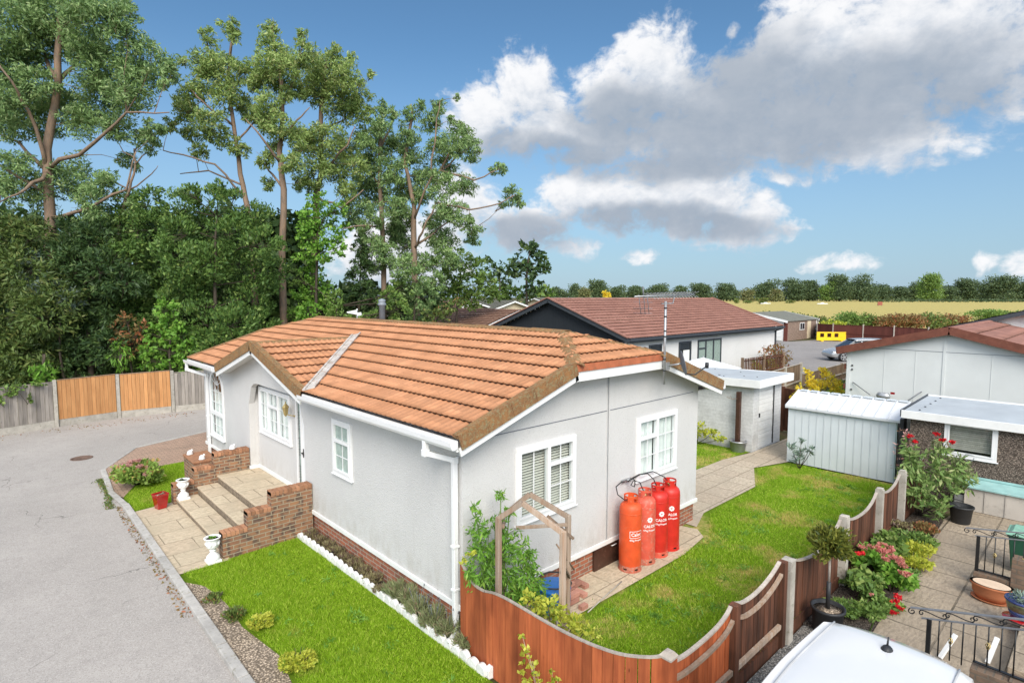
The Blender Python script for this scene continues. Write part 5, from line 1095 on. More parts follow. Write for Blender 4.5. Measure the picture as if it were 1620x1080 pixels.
# curved red fence in front
t_ = root('curved_fence', (4.35, 4.2, 0), 'red-stained fence with a scooped top curving out from the bungalow corner', 'fence', 'fences round the back lawn')
p1 = smooth([(4.42, 5.74, 1.17), (4.40, 5.60, 1.08), (4.37, 5.42, 1.015), (4.36, 5.22, 1.01), (4.355, 5.02, 1.06), (4.35, 4.80, 1.085), (4.34, 4.5, 1.095), (4.33, 4.15, 1.10), (4.33, 3.8, 1.11), (4.35, 3.45, 1.13), (4.40, 3.15, 1.16), (4.52, 2.92, 1.19), (4.62, 2.84, 1.2)], 12)
part('boards', boards(p1, -.02, .118, .018, -1, .004, .007), M['fence_red'], t_)
mb = MB(); rail(mb, p1, .008, .034, .016, -.006, .06); part('capping', mb, M['capwood'], t_)
for hz in (.85, .25): mb = MB(); rail(mb, p1, lambda a: hz, .04, .06, .028); part('rail', mb, M['fence_dark'], t_)
mb = MB(); mb.box(4.60, 2.74, -.1, 4.72, 2.86, 1.19); part('post', mb, M['fence_red'], t_)
mb = MB(); mb.lathe([(.095, 0), (.095, .02), (.05, .06), (0, .065)], (4.66, 2.80, 1.192), 4, rot=R(45), sm=False); part('post_cap', mb, M['capwood'], t_)
# side fence towards the camera: panels with scooped tops
t_ = root('scooped_panel_fence', (10, 2.9, 0), 'weathered brown fence with scooped panels and pale capping between lawn and gravel', 'fence', 'fences round the back lawn')
def panel(pts, col='fence_dark', bw=.10, z0=.16, rails=True, grav=True):
    p = smooth(pts, 14); part('panel', boards(p, z0, bw, .014, 1, .003, .006), M[col], t_)
    mb = MB(); rail(mb, p, .012, .045, .022, 0, .08); part('capping', mb, M['capwood'], t_)
    if rails:
        mb = MB(); rail(mb, p, -.15, .045, .035, -.03, .1); part('rail', mb, M['arbor'], t_)
        mb = MB(); rail(mb, p, lambda a: .30, .045, .06, -.03, .2); part('rail', mb, M['arbor'], t_)
    if grav:
        a, b = pts[0], pts[-1]; mb = MB(); mb.box(a[0], 2.875, -.05, b[0], 2.905, .158); part('gravel_board', mb, M['fence_dark'], t_)
panel([(4.74, 2.88, 1.02), (5.1, 2.89, .95), (5.5, 2.9, .93), (5.8, 2.9, .95), (6.02, 2.9, 1.00), (6.14, 2.9, 1.07)], 'fence_red')
panel([(6.26, 2.9, 1.07), (6.45, 2.9, 1.01), (6.75, 2.9, .99), (7.05, 2.9, 1.02), (7.3, 2.9, 1.08), (7.50, 2.9, 1.16)])
panel([(7.86, 2.9, 1.10), (8.1, 2.9, .99), (8.5, 2.9, .90), (8.9, 2.9, .86), (9.4, 2.9, .90), (9.75, 2.9, 1.02), (9.86, 2.9, 1.08)], rails=False)
panel([(10.04, 2.9, 1.08), (10.3, 2.9, .97), (10.7, 2.9, .90), (11.2, 2.9, .88), (11.6, 2.9, .95), (11.82, 2.9, 1.06)], rails=False)
panel([(11.96, 2.9, 1.06), (12.3, 2.9, .95), (12.7, 2.9, .90), (13.1, 2.9, .94), (13.4, 2.9, 1.06)], rails=False)
panel([(13.54, 2.9, 1.05), (13.9, 2.9, .93), (14.4, 2.9, .90), (15.0, 2.9, .98), (15.5, 2.9, 1.05)], rails=False)
for x, w in ((6.20, .05), (7.56, .05)):
    mb = MB(); mb.box(x-w, 2.83, -.1, x+w, 2.93, 1.10 if x < 7 else 1.17); part('post', mb, M['fence_dark'], t_)
for x, w in ((7.72, .075), (9.95, .06), (11.89, .05), (13.47, .05)):
    mb = MB(); mb.box(x-w, 2.80, -.1, x+w, 2.93, 1.13); mb.box(x-w+.015, 2.795, -.1, x-w+.035, 2.80, 1.13); mb.lathe([(w*1.38, 0), (w*1.38, .025), (0, .04)], (x, 2.865, 1.131), 4, rot=R(45), sm=False); part('concrete_post', mb, M['concrete'], t_, bevel=.006)
# lane fence behind the road
t_ = root('lane_fence', (3, 25.7, 0), 'long close-board fence on concrete posts beyond the lane, two new orange panels among silvered ones', 'fence')
FP = [(-13.5, 21.3), (-9.9, 22.4), (-6.3, 23.5), (-3.5, 24.35), (-.75, 25.15), (1.67, 25.88), (3.58, 26.20), (5.38, 26.0), (7.2, 25.75), (9.0, 25.5), (10.8, 25.2)]
for i, (a, b) in enumerate(zip(FP[:-1], FP[1:])):
    new = i in (5, 6); d = Vector((b[0]-a[0], b[1]-a[1], 0)).normalized(); A = Vector((*a, 0))+d*.07; B = Vector((*b, 0))-d*.07
    zt = 1.68 if new else 1.60
    pth = [(A.x, A.y, zt), (B.x, B.y, zt+.02)]
    o_ = part('panel', boards(pth, .26, .125, .016, -1, .004 if new else .02, .008), M['fence_new' if new else 'fence_grey'], t_)
    o_['label'] = 'new orange fence panel' if new else 'silvered old fence panel'
    if i < 5 or i > 6: pass
    mb = MB(); rail(mb, pth, .012, .04, .025, -.01, .9); part('capping', mb, M['fence_tan' if new else 'fence_grey'], t_)
    mb = MB(); n_ = Vector((d.y, -d.x, 0))*.022; mb.hexa([A-n_-UZ*.1, B-n_-UZ*.1, B+n_-UZ*.1, A+n_-UZ*.1, A-n_+UZ*.255, B-n_+UZ*.255, B+n_+UZ*.255, A+n_+UZ*.255]); part('gravel_board', mb, M['concrete'], t_)
for a in FP:
    mb = MB(); mb.box(a[0]-.055, a[1]-.065, -.1, a[0]+.055, a[1]+.055, 1.70); part('concrete_post', mb, M['fence_grey' if a[0] < -1 or a[0] > 6 else 'concrete'], t_, bevel=.01)
# ivy on the left of it
P, Dn = leaf_pts([(-1.2, 24.95, 1.55, .5, .15, .25), (-.3, 25.15, 1.62, .7, .15, .15), (.6, 25.45, 1.5, .45, .12, .3), (1.1, 25.6, 1.62, .4, .12, .12), (.2, 25.25, 1.2, .12, .06, .35), (.95, 25.5, 1.15, .10, .06, .3), (-.8, 24.98, 1.3, .3, .08, .25)], 420, 8, .35)
ivy = root('ivy', (.0, 25.2, 0), 'ivy trailing over the silvered fence panels at the left edge', 'ivy')
leaf_mesh('leaves', P, Dn, M['l_mid'], ivy, .09, .07, (0, -.4, -.3), .6)
mb = MB()
for q in ((-1.2, -.8), (-.2, .3), (.6, .9), (1.0, .9)): mb.tube([(q[0], 25.2+q[0]*.3, 1.6), ((q[0]+q[1])/2, 25.12+q[0]*.3, 1.3), (q[1], 25.1+q[1]*.3, 1.0)], .008, 5)
part('stem', mb, M['trunk2'], ivy)

# ================================================================ GAS CYLINDERS
def text_mesh(body, size, bold=False):
    cu = bpy.data.curves.new('lettering', 'FONT'); cu.body = body; cu.size = size; cu.align_x = 'CENTER'; cu.align_y = 'CENTER'; cu.resolution_u = 3
    if bold: cu.offset = size*.025
    o_ = bpy.data.objects.new('lettering', cu); COL.objects.link(o_); bpy.context.view_layer.update()
    me = bpy.data.meshes.new_from_object(o_.evaluated_get(bpy.context.evaluated_depsgraph_get())); V = [v.co.copy() for v in me.vertices]; F = [tuple(p.vertices) for p in me.polygons]
    bpy.data.objects.remove(o_); bpy.data.curves.remove(cu); bpy.data.meshes.remove(me); return V, F
def cylinder(x, y, label, mat, turn, style, foot, th0):
    z0 = .035; Rr = .188; t_ = root('gas_cylinder', (x, y, z0), label, 'gas cylinder', 'tall gas cylinders against the gable wall')
    mb = MB(); pr_ = [(.10, .05), (.15, .055), (.178, .075), (Rr, .11), (Rr, .30), (Rr, 1.02), (Rr*.985, 1.07), (Rr*.9, 1.115), (Rr*.72, 1.15), (Rr*.5, 1.165), (0, 1.17)]
    mb.lathe(pr_, (x, y, z0), 36); mb.lathe([(Rr+.0015, .985), (Rr+.003, .99), (Rr+.003, 1.0), (Rr+.0015, 1.005)], (x, y, z0), 36)
    part('body', mb, M[mat], t_)
    mb = MB(); n = 36
    def ringseg(a0, a1, r, z_0, z_1, th=.005):
        c0, s0, c1, s1 = math.cos(a0), math.sin(a0), math.cos(a1), math.sin(a1)
        mb.hexa([(x+r*c0, y+r*s0, z_0), (x+(r+th)*c0, y+(r+th)*s0, z_0), (x+(r+th)*c1, y+(r+th)*s1, z_0), (x+r*c1, y+r*s1, z_0), (x+r*c0, y+r*s0, z_1), (x+(r+th)*c0, y+(r+th)*s0, z_1), (x+(r+th)*c1, y+(r+th)*s1, z_1), (x+r*c1, y+r*s1, z_1)], r=.5)
    for k in range(n):
        a0, a1 = 2*math.pi*k/n, 2*math.pi*(k+1)/n
        ringseg(a0, a1, Rr-.004, z0, z0+.035); ringseg(a0, a1, Rr-.004, z0+.065, z0+.10)
        if k % 6 > 1: ringseg(a0, a1, Rr-.004, z0+.035, z0+.065)
    for k in range(n):
        a0, a1 = 2*math.pi*k/n+turn, 2*math.pi*(k+1)/n+turn; ringseg(a0, a1, Rr-.002+.002, z0-.001, z0+.012, .010)
    part('foot_ring', mb, M[foot], t_)
    mb = MB()
    for k in range(n):
        a0, a1 = 2*math.pi*k/n+turn, 2*math.pi*(k+1)/n+turn; q = k % 18
        ringseg(a0, a1, .112, z0+1.13, z0+1.185)
        if q in (0, 1, 8, 9, 10, 11, 12, 16, 17): ringseg(a0, a1, .112, z0+1.185, z0+1.255)
        elif q in (13, 14, 15): pass
        ringseg(a0, a1, .112, z0+1.255, z0+1.285, .007)
    part('collar', mb, M[mat], t_)
    mb = MB(); mb.lathe([(.03, 1.165), (.03, 1.19), (.018, 1.195), (.018, 1.23), (.028, 1.232), (.028, 1.25), (0, 1.252)], (x, y, z0), 12); mb.tube([(x, y, z0+1.212), (x-.05, y+.02, z0+1.212)], .013, 8); part('valve', mb, M['brass'], t_)
    # printed marks bent round the body
    mb = MB()
    def wrap(V, F, cz, dx=0):
        i = len(mb.v)
        for v in V:
            th = th0+(v.x+dx)/Rr; mb.v.append((x+(Rr+.0022)*math.cos(th), y+(Rr+.0022)*math.sin(th), z0+cz+v.y))
        for f in F: mb.f.append(tuple(i+k for k in f)); mb.mi.append(0); mb.rn.append(.5); mb.sm.append(False)
    if style == 'box':
        wrap(*text_mesh('Calor', .078, True), .66)
        for (a, b, c, d) in ((-.115, .115, .052, .060), (-.115, .115, -.060, -.052)):
            for k in range(12): xa = a+(b-a)*k/12; xb = a+(b-a)*(k+1)/12; wrap([Vector((xa, c, 0)), Vector((xb, c, 0)), Vector((xb, d, 0)), Vector((xa, d, 0))], [(0, 1, 2, 3)], .66)
        for xa in (-.115, .107): wrap([Vector((xa, -.052, 0)), Vector((xa+.008, -.052, 0)), Vector((xa+.008, .052, 0)), Vector((xa, .052, 0))], [(0, 1, 2, 3)], .66)
        wrap(*text_mesh('47kg Propane', .042, True), .565)
    else:
        # flower-like disc: eight petals round a gap
        for k in range(8):
            a = 2*math.pi*k/8; pts = []
            for (r_, da) in ((.012, -.25), (.020, -.36), (.044, -.35), (.05, -.12), (.05, .12), (.044, .35), (.020, .36), (.012, .25)): pts.append(Vector((r_*math.cos(a+da), r_*math.sin(a+da), 0)))
            wrap(pts, [tuple(range(8))], .80)
        wrap(*text_mesh('CALOR', .066, True), .685); wrap(*text_mesh('47kg Propane', .042, True), .615)
    part('lettering', mb, M['print'], t_)
    return t_
cylinder(7.85, 5.50, 'nearest of the four gas cylinders, orange-red with a boxed word on it', 'gas1', 1.9, 'box', 'gasfoot', R(247))
cylinder(8.27, 5.50, 'second gas cylinder from the nearest, faded chalky red with a pale foot', 'gas2', 3.4, 'disc', 'gasfoot', R(243))
cylinder(8.67, 5.50, 'third gas cylinder from the nearest, bright red with a white disc on it', 'gas3', .6, 'disc', 'gas2', R(236))
cylinder(9.06, 5.50, 'farthest of the four gas cylinders, bright red', 'gas3', 2.3, 'disc', 'gas3', R(225))
t_ = root('changeover_valve', (8.15, 5.82, 1.42), 'small gas changeover valve with black hoses on the wall above the cylinders', 'gas valve')
mb = MB(); mb.lathe([(.035, 0), (.045, .01), (.045, .04), (.02, .05), (0, .052)], (8.15, 5.76, 1.42), 14); mb.box(8.02, 5.80, 1.40, 8.28, 5.835, 1.45); part('regulator', mb, M['steel'], t_)
mb = MB()
mb.tube([(8.05, 5.78, 1.43), (7.9, 5.74, 1.47), (7.70, 5.70, 1.44), (7.64, 5.62, 1.34), (7.72, 5.53, 1.25), (7.82, 5.50, 1.25)], .010, 6)
mb.tube([(8.1, 5.75, 1.43), (8.14, 5.68, 1.50), (8.22, 5.68, 1.44), (8.18, 5.66, 1.34), (8.10, 5.68, 1.38), (8.14, 5.66, 1.46), (8.25, 5.60, 1.42), (8.27, 5.52, 1.25)], .010, 6)
mb.tube([(8.25, 5.78, 1.44), (8.40, 5.72, 1.50), (8.58, 5.66, 1.49), (8.66, 5.58, 1.38), (8.66, 5.51, 1.25)], .010, 6)
mb.tube([(8.28, 5.79, 1.42), (8.55, 5.80, 1.45), (8.9, 5.76, 1.44), (9.04, 5.60, 1.34), (9.06, 5.52, 1.25)], .010, 6)
part('hose', mb, M['hose'], t_)

# ================================================================ TIMBER ARCH WITH CLIMBER
# weathered rose arch: four posts and two hipped tops
t_ = root('garden_arch', (5.1, 4.95, 0), 'leaning worn timber plant arch with broken bracing in front of the gable window', 'garden arch')
PO = {'a': (4.52, 5.12), 'b': (4.92, 4.42), 'c': (5.02, 5.58), 'd': (5.62, 4.95)}
TP = {'a': 1.95, 'b': 1.86, 'c': 1.72, 'd': 1.72}
mb = MB()
for k, (x, y) in PO.items(): part('post', (lambda m_: (m_.beam((x, y, -.05), (x+random.uniform(-.02, .02), y+random.uniform(-.02, .02), TP[k]), .062, .062, (1, 0, 0)), m_)[1])(MB()), M['arbor'], t_, bevel=.006)
mb = MB()
A = Vector((4.53, 5.11, 1.93)); B = Vector((4.93, 4.43, 1.84)); Ap = Vector((4.66, 4.84, 2.16)); C_ = Vector((5.03, 5.57, 1.70)); D_ = Vector((5.62, 4.96, 1.70)); Ap2 = Vector((5.30, 5.36, 1.98))
for p, q in ((A, Ap), (Ap, B), (C_, Ap2), (Ap2, D_)): mb.beam(p, q, .05, .062)
mb.beam(Vector((4.60, 5.12, 1.80)), Vector((5.02, 5.56, 1.62)), .035, .05); mb.beam(Vector((5.56, 4.90, 1.62)), Vector((5.08, 5.40, 1.56)), .03, .045)
part('top_rail', mb, M['arbor'], t_, bevel=.004)
mb = MB(); mb.beam((5.40, 5.12, 1.72), (5.66, 4.88, 1.40), .03, .035); mb.beam((4.95, 4.45, 1.45), (5.64, 4.93, .85), .03, .03); mb.tube([(5.30, 4.75, .2), (5.62, 4.95, .95)], .014, 6); mb.tube([(5.45, 5.0, 1.35), (5.70, 4.9, .95)], .012, 6)
part('brace', mb, M['trunk'], t_)
t_ = root('climber', (4.75, 5.35, 0), 'tall leafy green climber filling the timber arch', 'climber')
BL = [(4.70,5.45,.5,.34,.26,.40),(4.85,5.15,.55,.36,.30,.45),(4.62,5.5,.95,.30,.24,.34),(4.85,5.30,1.0,.36,.30,.36),(5.05,5.15,.85,.30,.28,.36),(4.62,5.45,1.35,.26,.22,.30),(4.85,5.38,1.38,.30,.26,.28),(5.10,5.30,1.25,.22,.22,.26),(4.50,5.50,1.68,.16,.16,.22),(4.75,5.45,1.68,.22,.18,.20),(4.42,5.42,1.45,.14,.16,.2),(5.25,5.30,1.1,.18,.18,.2),(5.35,5.35,.8,.2,.18,.25),(5.0,5.0,.35,.34,.26,.3),(4.45,5.50,1.95,.08,.08,.16),(4.98,5.42,1.78,.12,.12,.12),(4.9,5.5,2.02,.12,.1,.10),(5.3,5.1,.45,.22,.2,.25),(4.36,5.45,1.1,.12,.14,.22)]
P, Dn = leaf_pts(BL, 1150, 9, .36, .4); leaf_mesh('foliage', P, Dn, M['l_bright'], t_, .085, .024, (0, 0, -.45), .9)
mb = MB()
for b in BL: mb.tube([(4.75, 5.40, 0), (b[0]*.5+4.75*.5, b[1]*.5+5.4*.5, b[2]*.55), b[:3], (b[0]+random.uniform(-.1, .1), b[1], b[2]+b[5]*.8)], [.014, .010, .007, .003], 5)
mb.tube([(4.45, 5.4, 1.5), (4.30, 5.3, 1.48), (4.15, 5.25, 1.52), (4.05, 5.22, 1.50)], .005, 4); part('stem', mb, M['l_mid'], t_)
P, Dn = leaf_pts([(4.05, 5.22, 1.50, .05, .05, .05), (4.15, 5.26, 1.54, .05, .05, .03), (4.28, 5.3, 1.5, .05, .05, .04)], 2600, 5, .5); leaf_mesh('spray', P, Dn, M['l_yelgr'], t_, .05, .02, (0, 0, -.3), .6)
t_ = root('variegated_shrub', (4.75, 4.35, 0), 'yellow variegated shrub spilling over the red curved fence', 'shrub')
BL = [(4.62,4.62,1.05,.20,.18,.14),(4.66,4.40,1.05,.22,.2,.13),(4.58,4.15,1.06,.16,.18,.12),(4.55,3.92,1.08,.14,.18,.10),(4.85,4.45,.95,.22,.2,.16),(4.52,3.72,1.10,.11,.14,.07),(4.9,4.2,.8,.2,.2,.2),(4.75,4.6,.75,.22,.2,.25),(4.7,4.3,.5,.25,.25,.3),(4.50,3.55,1.12,.08,.10,.05)]
P, Dn = leaf_pts(BL, 950, 8, .38, .4); leaf_mesh('foliage', P, Dn, M['l_yelgr'], t_, .06, .036, (0, 0, .3), 1.0)
mb = MB()
for b in BL: mb.tube([(4.75, 4.35, 0), (b[0]*.5+4.75*.5, b[1]*.5+4.35*.5, b[2]*.6), b[:3]], [.012, .009, .004], 5)
part('stem', mb, M['trunk2'], t_)
t_ = root('sapling', (4.16, 4.05, 0), 'wispy yellow-leaved seedling on the road side of the red fence', 'plant')
mb = MB(); BL = []
for k in range(9):
    y = 4.15-k*.075; h = .35+.45*random.random() if k > 2 else .95-.1*k; x = 4.17; q = Vector((x-.05, y+.12, h)); mb.tube([(x, 4.02, 0), (x-.03, (4.02+y)/2, h*.5), q], [.006, .005, .003], 4)
    for j in range(6): BL.append((q.x+random.uniform(-.02, .02), q.y+random.uniform(-.05, .05), h*(.45+.55*j/5), .035, .04, .03))
part('stem', mb, M['arbor'], t_); P, Dn = leaf_pts(BL, 900, 3, .5); leaf_mesh('foliage', P, Dn, M['l_yelgr'], t_, .05, .032, (0, 0, .2), .6)
# blue barrel, bricks, stick
t_ = root('blue_barrel', (5.93, 5.50, .03), 'bright blue plastic barrel half hidden behind the timber arch', 'barrel')
mb = MB(); mb.lathe([(.20, 0), (.23, .03), (.245, .15), (.25, .25), (.245, .36), (.24, .37), (.255, .38), (.255, .41), (.23, .42), (0, .425)], (5.90, 5.46, .035), 28); part('drum', mb, M['barrel'], t_)
mb = MB(); mb.tube([(5.90+.26*math.cos(a*.5), 5.46+.26*math.sin(a*.5), .50+.02*math.sin(a)) for a in range(13)], .012, 6); part('hoop', mb, M['black'], t_)
t_ = None
k = 0; WH = ['bottom layer, nearest the barrel', 'bottom layer, middle', 'bottom layer, farthest from the barrel', 'second layer, near side', 'second layer, far side', 'bottom layer at the back', 'third layer, tallest brick of the heap', 'second layer at the back', 'bottom layer by the hatch']
for (x, y, z, rz) in ((6.30, 5.44, 0, 0), (6.30, 5.56, 0, .05), (6.55, 5.50, 0, 1.6), (6.33, 5.46, 1, .03), (6.36, 5.58, 1, 0), (6.55, 5.68, 0, .1), (6.40, 5.62, 2, .1), (6.62, 5.66, 1, 0), (6.78, 5.66, 0, 1.55)):
    mb = MB(); c, s = math.cos(rz), math.sin(rz)
    def rp(a, b, h): return (x+a*c-b*s, y+a*s+b*c, .036+z*.068+h)
    mb.hexa([rp(-.107, -.051, 0), rp(.107, -.051, 0), rp(.107, .051, 0), rp(-.107, .051, 0), rp(-.107, -.051, .065), rp(.107, -.051, .065), rp(.107, .051, .065), rp(-.107, .051, .065)])
    tag(part('brick', mb, M['pinkbrick'], bevel=.005, loc=(x, y, .036+z*.068)), 'pinkish brick of the heap by the brown hatch, '+WH[k], 'brick', 'loose bricks heaped beside the blue barrel'); k += 1
mb = MB(); mb.box(6.22, 5.18, .036, 6.36, 5.26, .10); tag(part('brick', mb, M['pinkbrick'], bevel=.005, loc=(6.3, 5.2, .036)), 'single dark brick lying apart from the heap on the pale slabs', 'brick')
mb = MB(); mb.tube([(6.25, 5.10, .045), (6.9, 5.22, .05), (7.35, 5.30, .05)], .010, 6); tag(part('cane', mb, M['concrete'], loc=(6.8, 5.2, .04)), 'thin pale cane lying on the slabs at the lawn edge', 'cane')

# ================================================================ WHITE STORE, METAL SHED, PEBBLEDASH GARAGE
t_ = root('white_store', (17.7, 9.5, 0), 'small white painted block store with a flat pale roof and ribbed door', 'store')
mb = MB(); wall(mb, (16.66, 7.36, 0), (1, 0, 0), (0, -1, 0), .12, 2.0, 0, lambda a: 2.0, [(.38, 1.46, .05, 1.93)]); mb.box(16.66, 7.481, 0, 16.78, 12.6, 2.0); mb.box(18.54, 7.481, 0, 18.66, 12.6, 2.0); mb.box(16.781, 12.48, 0, 18.539, 12.6, 2.0); part('wall', mb, M['whiteblock'], t_)
mb = MB(); k = 0
while k < 14: mb.box(17.06, 7.385+.012*(k % 2), .055+k*.1335, 18.10, 7.43, .055+(k+1)*.1335-.008); k += 1
d_ = part('door', mb, M['whitepaint'], t_, bevel=.004)
mb = MB(); mb.box(17.10, 7.36, 1.0, 17.15, 7.385, 1.12); part('handle', mb, M['black'], d_)
mb = MB(); mb.box(18.112, 7.352, .05, 18.13, 7.38, 1.95); part('door_gap', mb, M['black'], t_)
mb = MB(); mb.prism([(16.42, 7.10, 2.20), (18.82, 7.10, 2.20), (18.82, 12.8, 2.08), (16.42, 12.8, 2.08)], (0, 0, .02)); part('roof', mb, M['feltroof'], t_)
mb = MB(); mb.box(16.38, 7.06, 2.0, 18.86, 7.099, 2.235); mb.prism([(16.38, 7.1, 2.0), (16.38, 7.1, 2.235), (16.38, 12.8, 2.12), (16.38, 12.8, 1.9)], (.039, 0, 0)); mb.prism([(18.821, 7.1, 2.0), (18.821, 7.1, 2.235), (18.821, 12.8, 2.12), (18.821, 12.8, 1.9)], (.039, 0, 0)); mb.box(16.42, 7.1, 1.999, 18.82, 7.36, 2.02); mb.box(16.42, 7.36, 1.999, 16.66, 12.8, 2.02)
part('fascia', mb, M['whitepaint'], t_, bevel=.006)
mb = MB()
for k in range(12): x, y = random.uniform(16.6, 18.6), random.uniform(7.3, 11.5); mb.lathe([(.022, 0), (.018, .012), (0, .014)], (x, y, 2.222-.0211*(y-7.1)), 8)
part('roof_bolt', mb, M['black'], t_)
mb = MB(); mb.box(16.645, 10.2, 1.3, 16.659, 11.3, 1.9); part('panel', mb, M['whitepaint'], t_, bevel=.004)
t_ = root('post_in_tub', (16.46, 7.72, 0), 'brown post standing in a grey tub by the corner of the white store', 'post')
mb = MB(); mb.box(16.40, 7.66, .05, 16.52, 7.78, 1.82); part('post', mb, M['brownboard'], t_, bevel=.006)
mb = MB(); mb.lathe([(.19, 0), (.20, .01), (.245, .29), (.265, .295), (.265, .33), (.235, .33), (.225, .26), (0, .26)], (16.46, 7.70, .014), 24); part('tub', mb, M['steel'], t_)
mb = MB(); mb.lathe([(.228, .27), (0, .28)], (16.46, 7.70, .014), 20); part('soil', mb, M['concrete'], t_)
mb = MB(); mb.tube([(16.40, 7.74, 1.62), (16.3, 7.85, 1.60), (16.22, 7.98, 1.66)], .008, 5); mb.tube([(16.3, 7.85, 1.60), (16.26, 7.9, 1.72)], .006, 5); part('twig', mb, M['trunk'], t_)
def leafy(name, label, base, BL, mat, dens, ln, wd, cat='shrub', group=None, bias=(0, 0, .2), stem='trunk2', sub=8, subr=.38, shell=.45, r=.012):
    o2 = root(name, base, label, cat, group); P, Dn = leaf_pts(BL, dens*(2.0 if dens > 50 else 1.3), sub, subr, shell); P[:, 2] = np.maximum(P[:, 2], .02); leaf_mesh('foliage', P, Dn, mat, o2, ln, wd, bias, 1.0)
    mb = MB()
    for b in BL: mb.tube([base, (base[0]*.4+b[0]*.6, base[1]*.4+b[1]*.6, b[2]*.55), b[:3]], [r, r*.7, r*.35], 5)
    part('stem', mb, M[stem], o2); return o2
leafy('shrub', 'yellow and green shrub against the white store wall', (16.35, 9.0, 0), [(16.30,9.35,.42,.34,.34,.28),(16.25,8.85,.50,.36,.36,.30),(16.3,8.45,.45,.28,.30,.22),(16.2,9.05,.70,.28,.28,.18),(16.25,9.6,.62,.24,.24,.2),(16.3,8.15,.32,.18,.2,.14)], M['l_yelgr'], 240, .10, .06)
leafy('shrub', 'small grey-green shrub in front of the white metal shed', (15.95, 5.75, 0), [(15.95,5.75,.45,.16,.16,.22),(15.9,5.95,.62,.16,.16,.14),(16.0,5.55,.55,.16,.16,.16),(15.95,5.72,.78,.1,.1,.12),(15.9,5.4,.66,.12,.12,.06),(15.92,5.85,.25,.16,.16,.12)], M['l_grey'], 230, .13, .035)
t_ = root('metal_shed', (17.2, 4.95, 0), 'white metal garden shed with a ribbed pitched roof at the end of the lawn', 'shed')
sx0, sx1, sy0, sy1 = 16.40, 18.05, 3.66, 6.24
mb = MB(); n = 14; mb.box(sx0+.02, sy0+.02, .03, sx1-.02, sy1-.02, 1.62)
for k in range(n):
    a = sy0+(sy1-sy0)*k/n; b = sy0+(sy1-sy0)*(k+1)/n; mb.hexa([(sx0, a+.012, .03), (sx0, b-.012, .03), (sx0+.02, b, .03), (sx0+.02, a, .03), (sx0, a+.012, 1.62), (sx0, b-.012, 1.62), (sx0+.02, b, 1.62), (sx0+.02, a, 1.62)], r=.5)
for k in range(n+1): a = sy0+(sy1-sy0)*k/n; mb.box(sx0-.010, a-.008, .03, sx0+.012, a+.008, 1.62, r=.5)
part('wall', mb, M['shedmetal'], t_)
mb = MB(); mb.box(sx0-.005, sy0-.012, .02, sx0+.045, sy0+.018, 1.64); mb.box(sx1-.045, sy0-.012, .02, sx1, sy0+.018, 1.64); part('corner_post', mb, M['shedgreen'], t_)
mb = MB()
for s_, xa in ((1, sx0-.09), (-1, sx1+.09)):
    xr = (sx0+sx1)/2; mb.hexa([(xa, sy0-.09, 1.60), (xa, sy1+.07, 1.60), (xr, sy1+.07, 1.94), (xr, sy0-.09, 1.94), (xa, sy0-.09, 1.62), (xa, sy1+.07, 1.62), (xr, sy1+.07, 1.96), (xr, sy0-.09, 1.96)])
    for k in range(11):
        y = sy0-.08+(sy1-sy0+.14)*k/10; mb.beam((xa, y, 1.63), (xr, y, 1.97), .03, .03)
    mb.box(xa-.012 if s_ > 0 else xa, sy0-.09, 1.57, xa if s_ > 0 else xa+.012, sy1+.07, 1.63)
part('roof', mb, M['shedroof'], t_)
mb = MB()
for k in range(10): y = sy0-.06+(sy1-sy0+.1)*k/10; mb.box(xr-.07, y+.02, 1.965, xr+.07, y+.22, 1.99)
mb.prism([(sx0, sy0+.01, 1.62), (sx1, sy0+.01, 1.62), (xr, sy0+.01, 1.93)], (0, .01, 0)); part('ridge', mb, M['shedmetal'], t_)
t_ = root('garage', (18, 0.5, 0), 'long low pebbledash garage with a flat pale blue-grey roof', 'garage')
gx, gy = 15.98, 3.30
mb = MB(); wall(mb, (gx, -3.0, 0), (0, 1, 0), (-1, 0, 0), .1, gy+3.0, 0, lambda a: 1.90, [(1.72+3.0, 2.62+3.0, 1.08, 1.83)]); mb.box(gx+.101, gy-.1, 0, 18.3, gy, 1.9); mb.box(gx+.101, -3, 0, 18.3, -2.9, 1.9); mb.box(18.301, -3, 0, 18.4, gy, 1.9)
part('wall', mb, M['pebble'], t_)
for y in (-.1, -1.9): mb = MB(); mb.box(gx-.004, y, 0, gx+.002, y+.02, 1.88); part('panel_joint', mb, M['bedsoil'], t_)
mb = MB(); mb.hexa([(gx-.13, -3.1, 1.93), (18.5, -3.1, 1.99), (18.5, gy+.15, 1.99), (gx-.13, gy+.15, 1.93), (gx-.13, -3.1, 1.95), (18.5, -3.1, 2.01), (18.5, gy+.15, 2.01), (gx-.13, gy+.15, 1.95)]); part('roof', mb, M['feltroof'], t_)
mb = MB(); mb.box(gx-.17, -3.1, 1.80, gx-.131, gy+.16, 1.985); mb.box(18.501, -3.1, 1.9, 18.54, gy+.16, 2.04); part('fascia', mb, M['whitepaint'], t_, bevel=.006)
mb = MB(); mb.prism([(gx-.17, gy+.161, 1.83), (gx-.17, gy+.161, 1.99), (18.54, gy+.161, 2.05), (18.54, gy+.161, 1.88)], (0, .02, 0)); part('end_trim', mb, M['anthracite'], t_)
mb = MB()
for yy in (gy-.12, 1.15, -1.2):
    for k in range(5): mb.lathe([(.024, 0), (.02, .012), (0, .016)], (gx+.25+.5*k, yy-.01*k, 1.958+.0235*(.38+.5*k)), 8)
part('roof_bolt', mb, M['black'], t_)
window(t_, (gx, 2.62, 1.08), (0, -1, 0), (-1, 0, 0), .90, .75, [(0, 1, 0, 1)], [(1, 1)], None, 'glass')
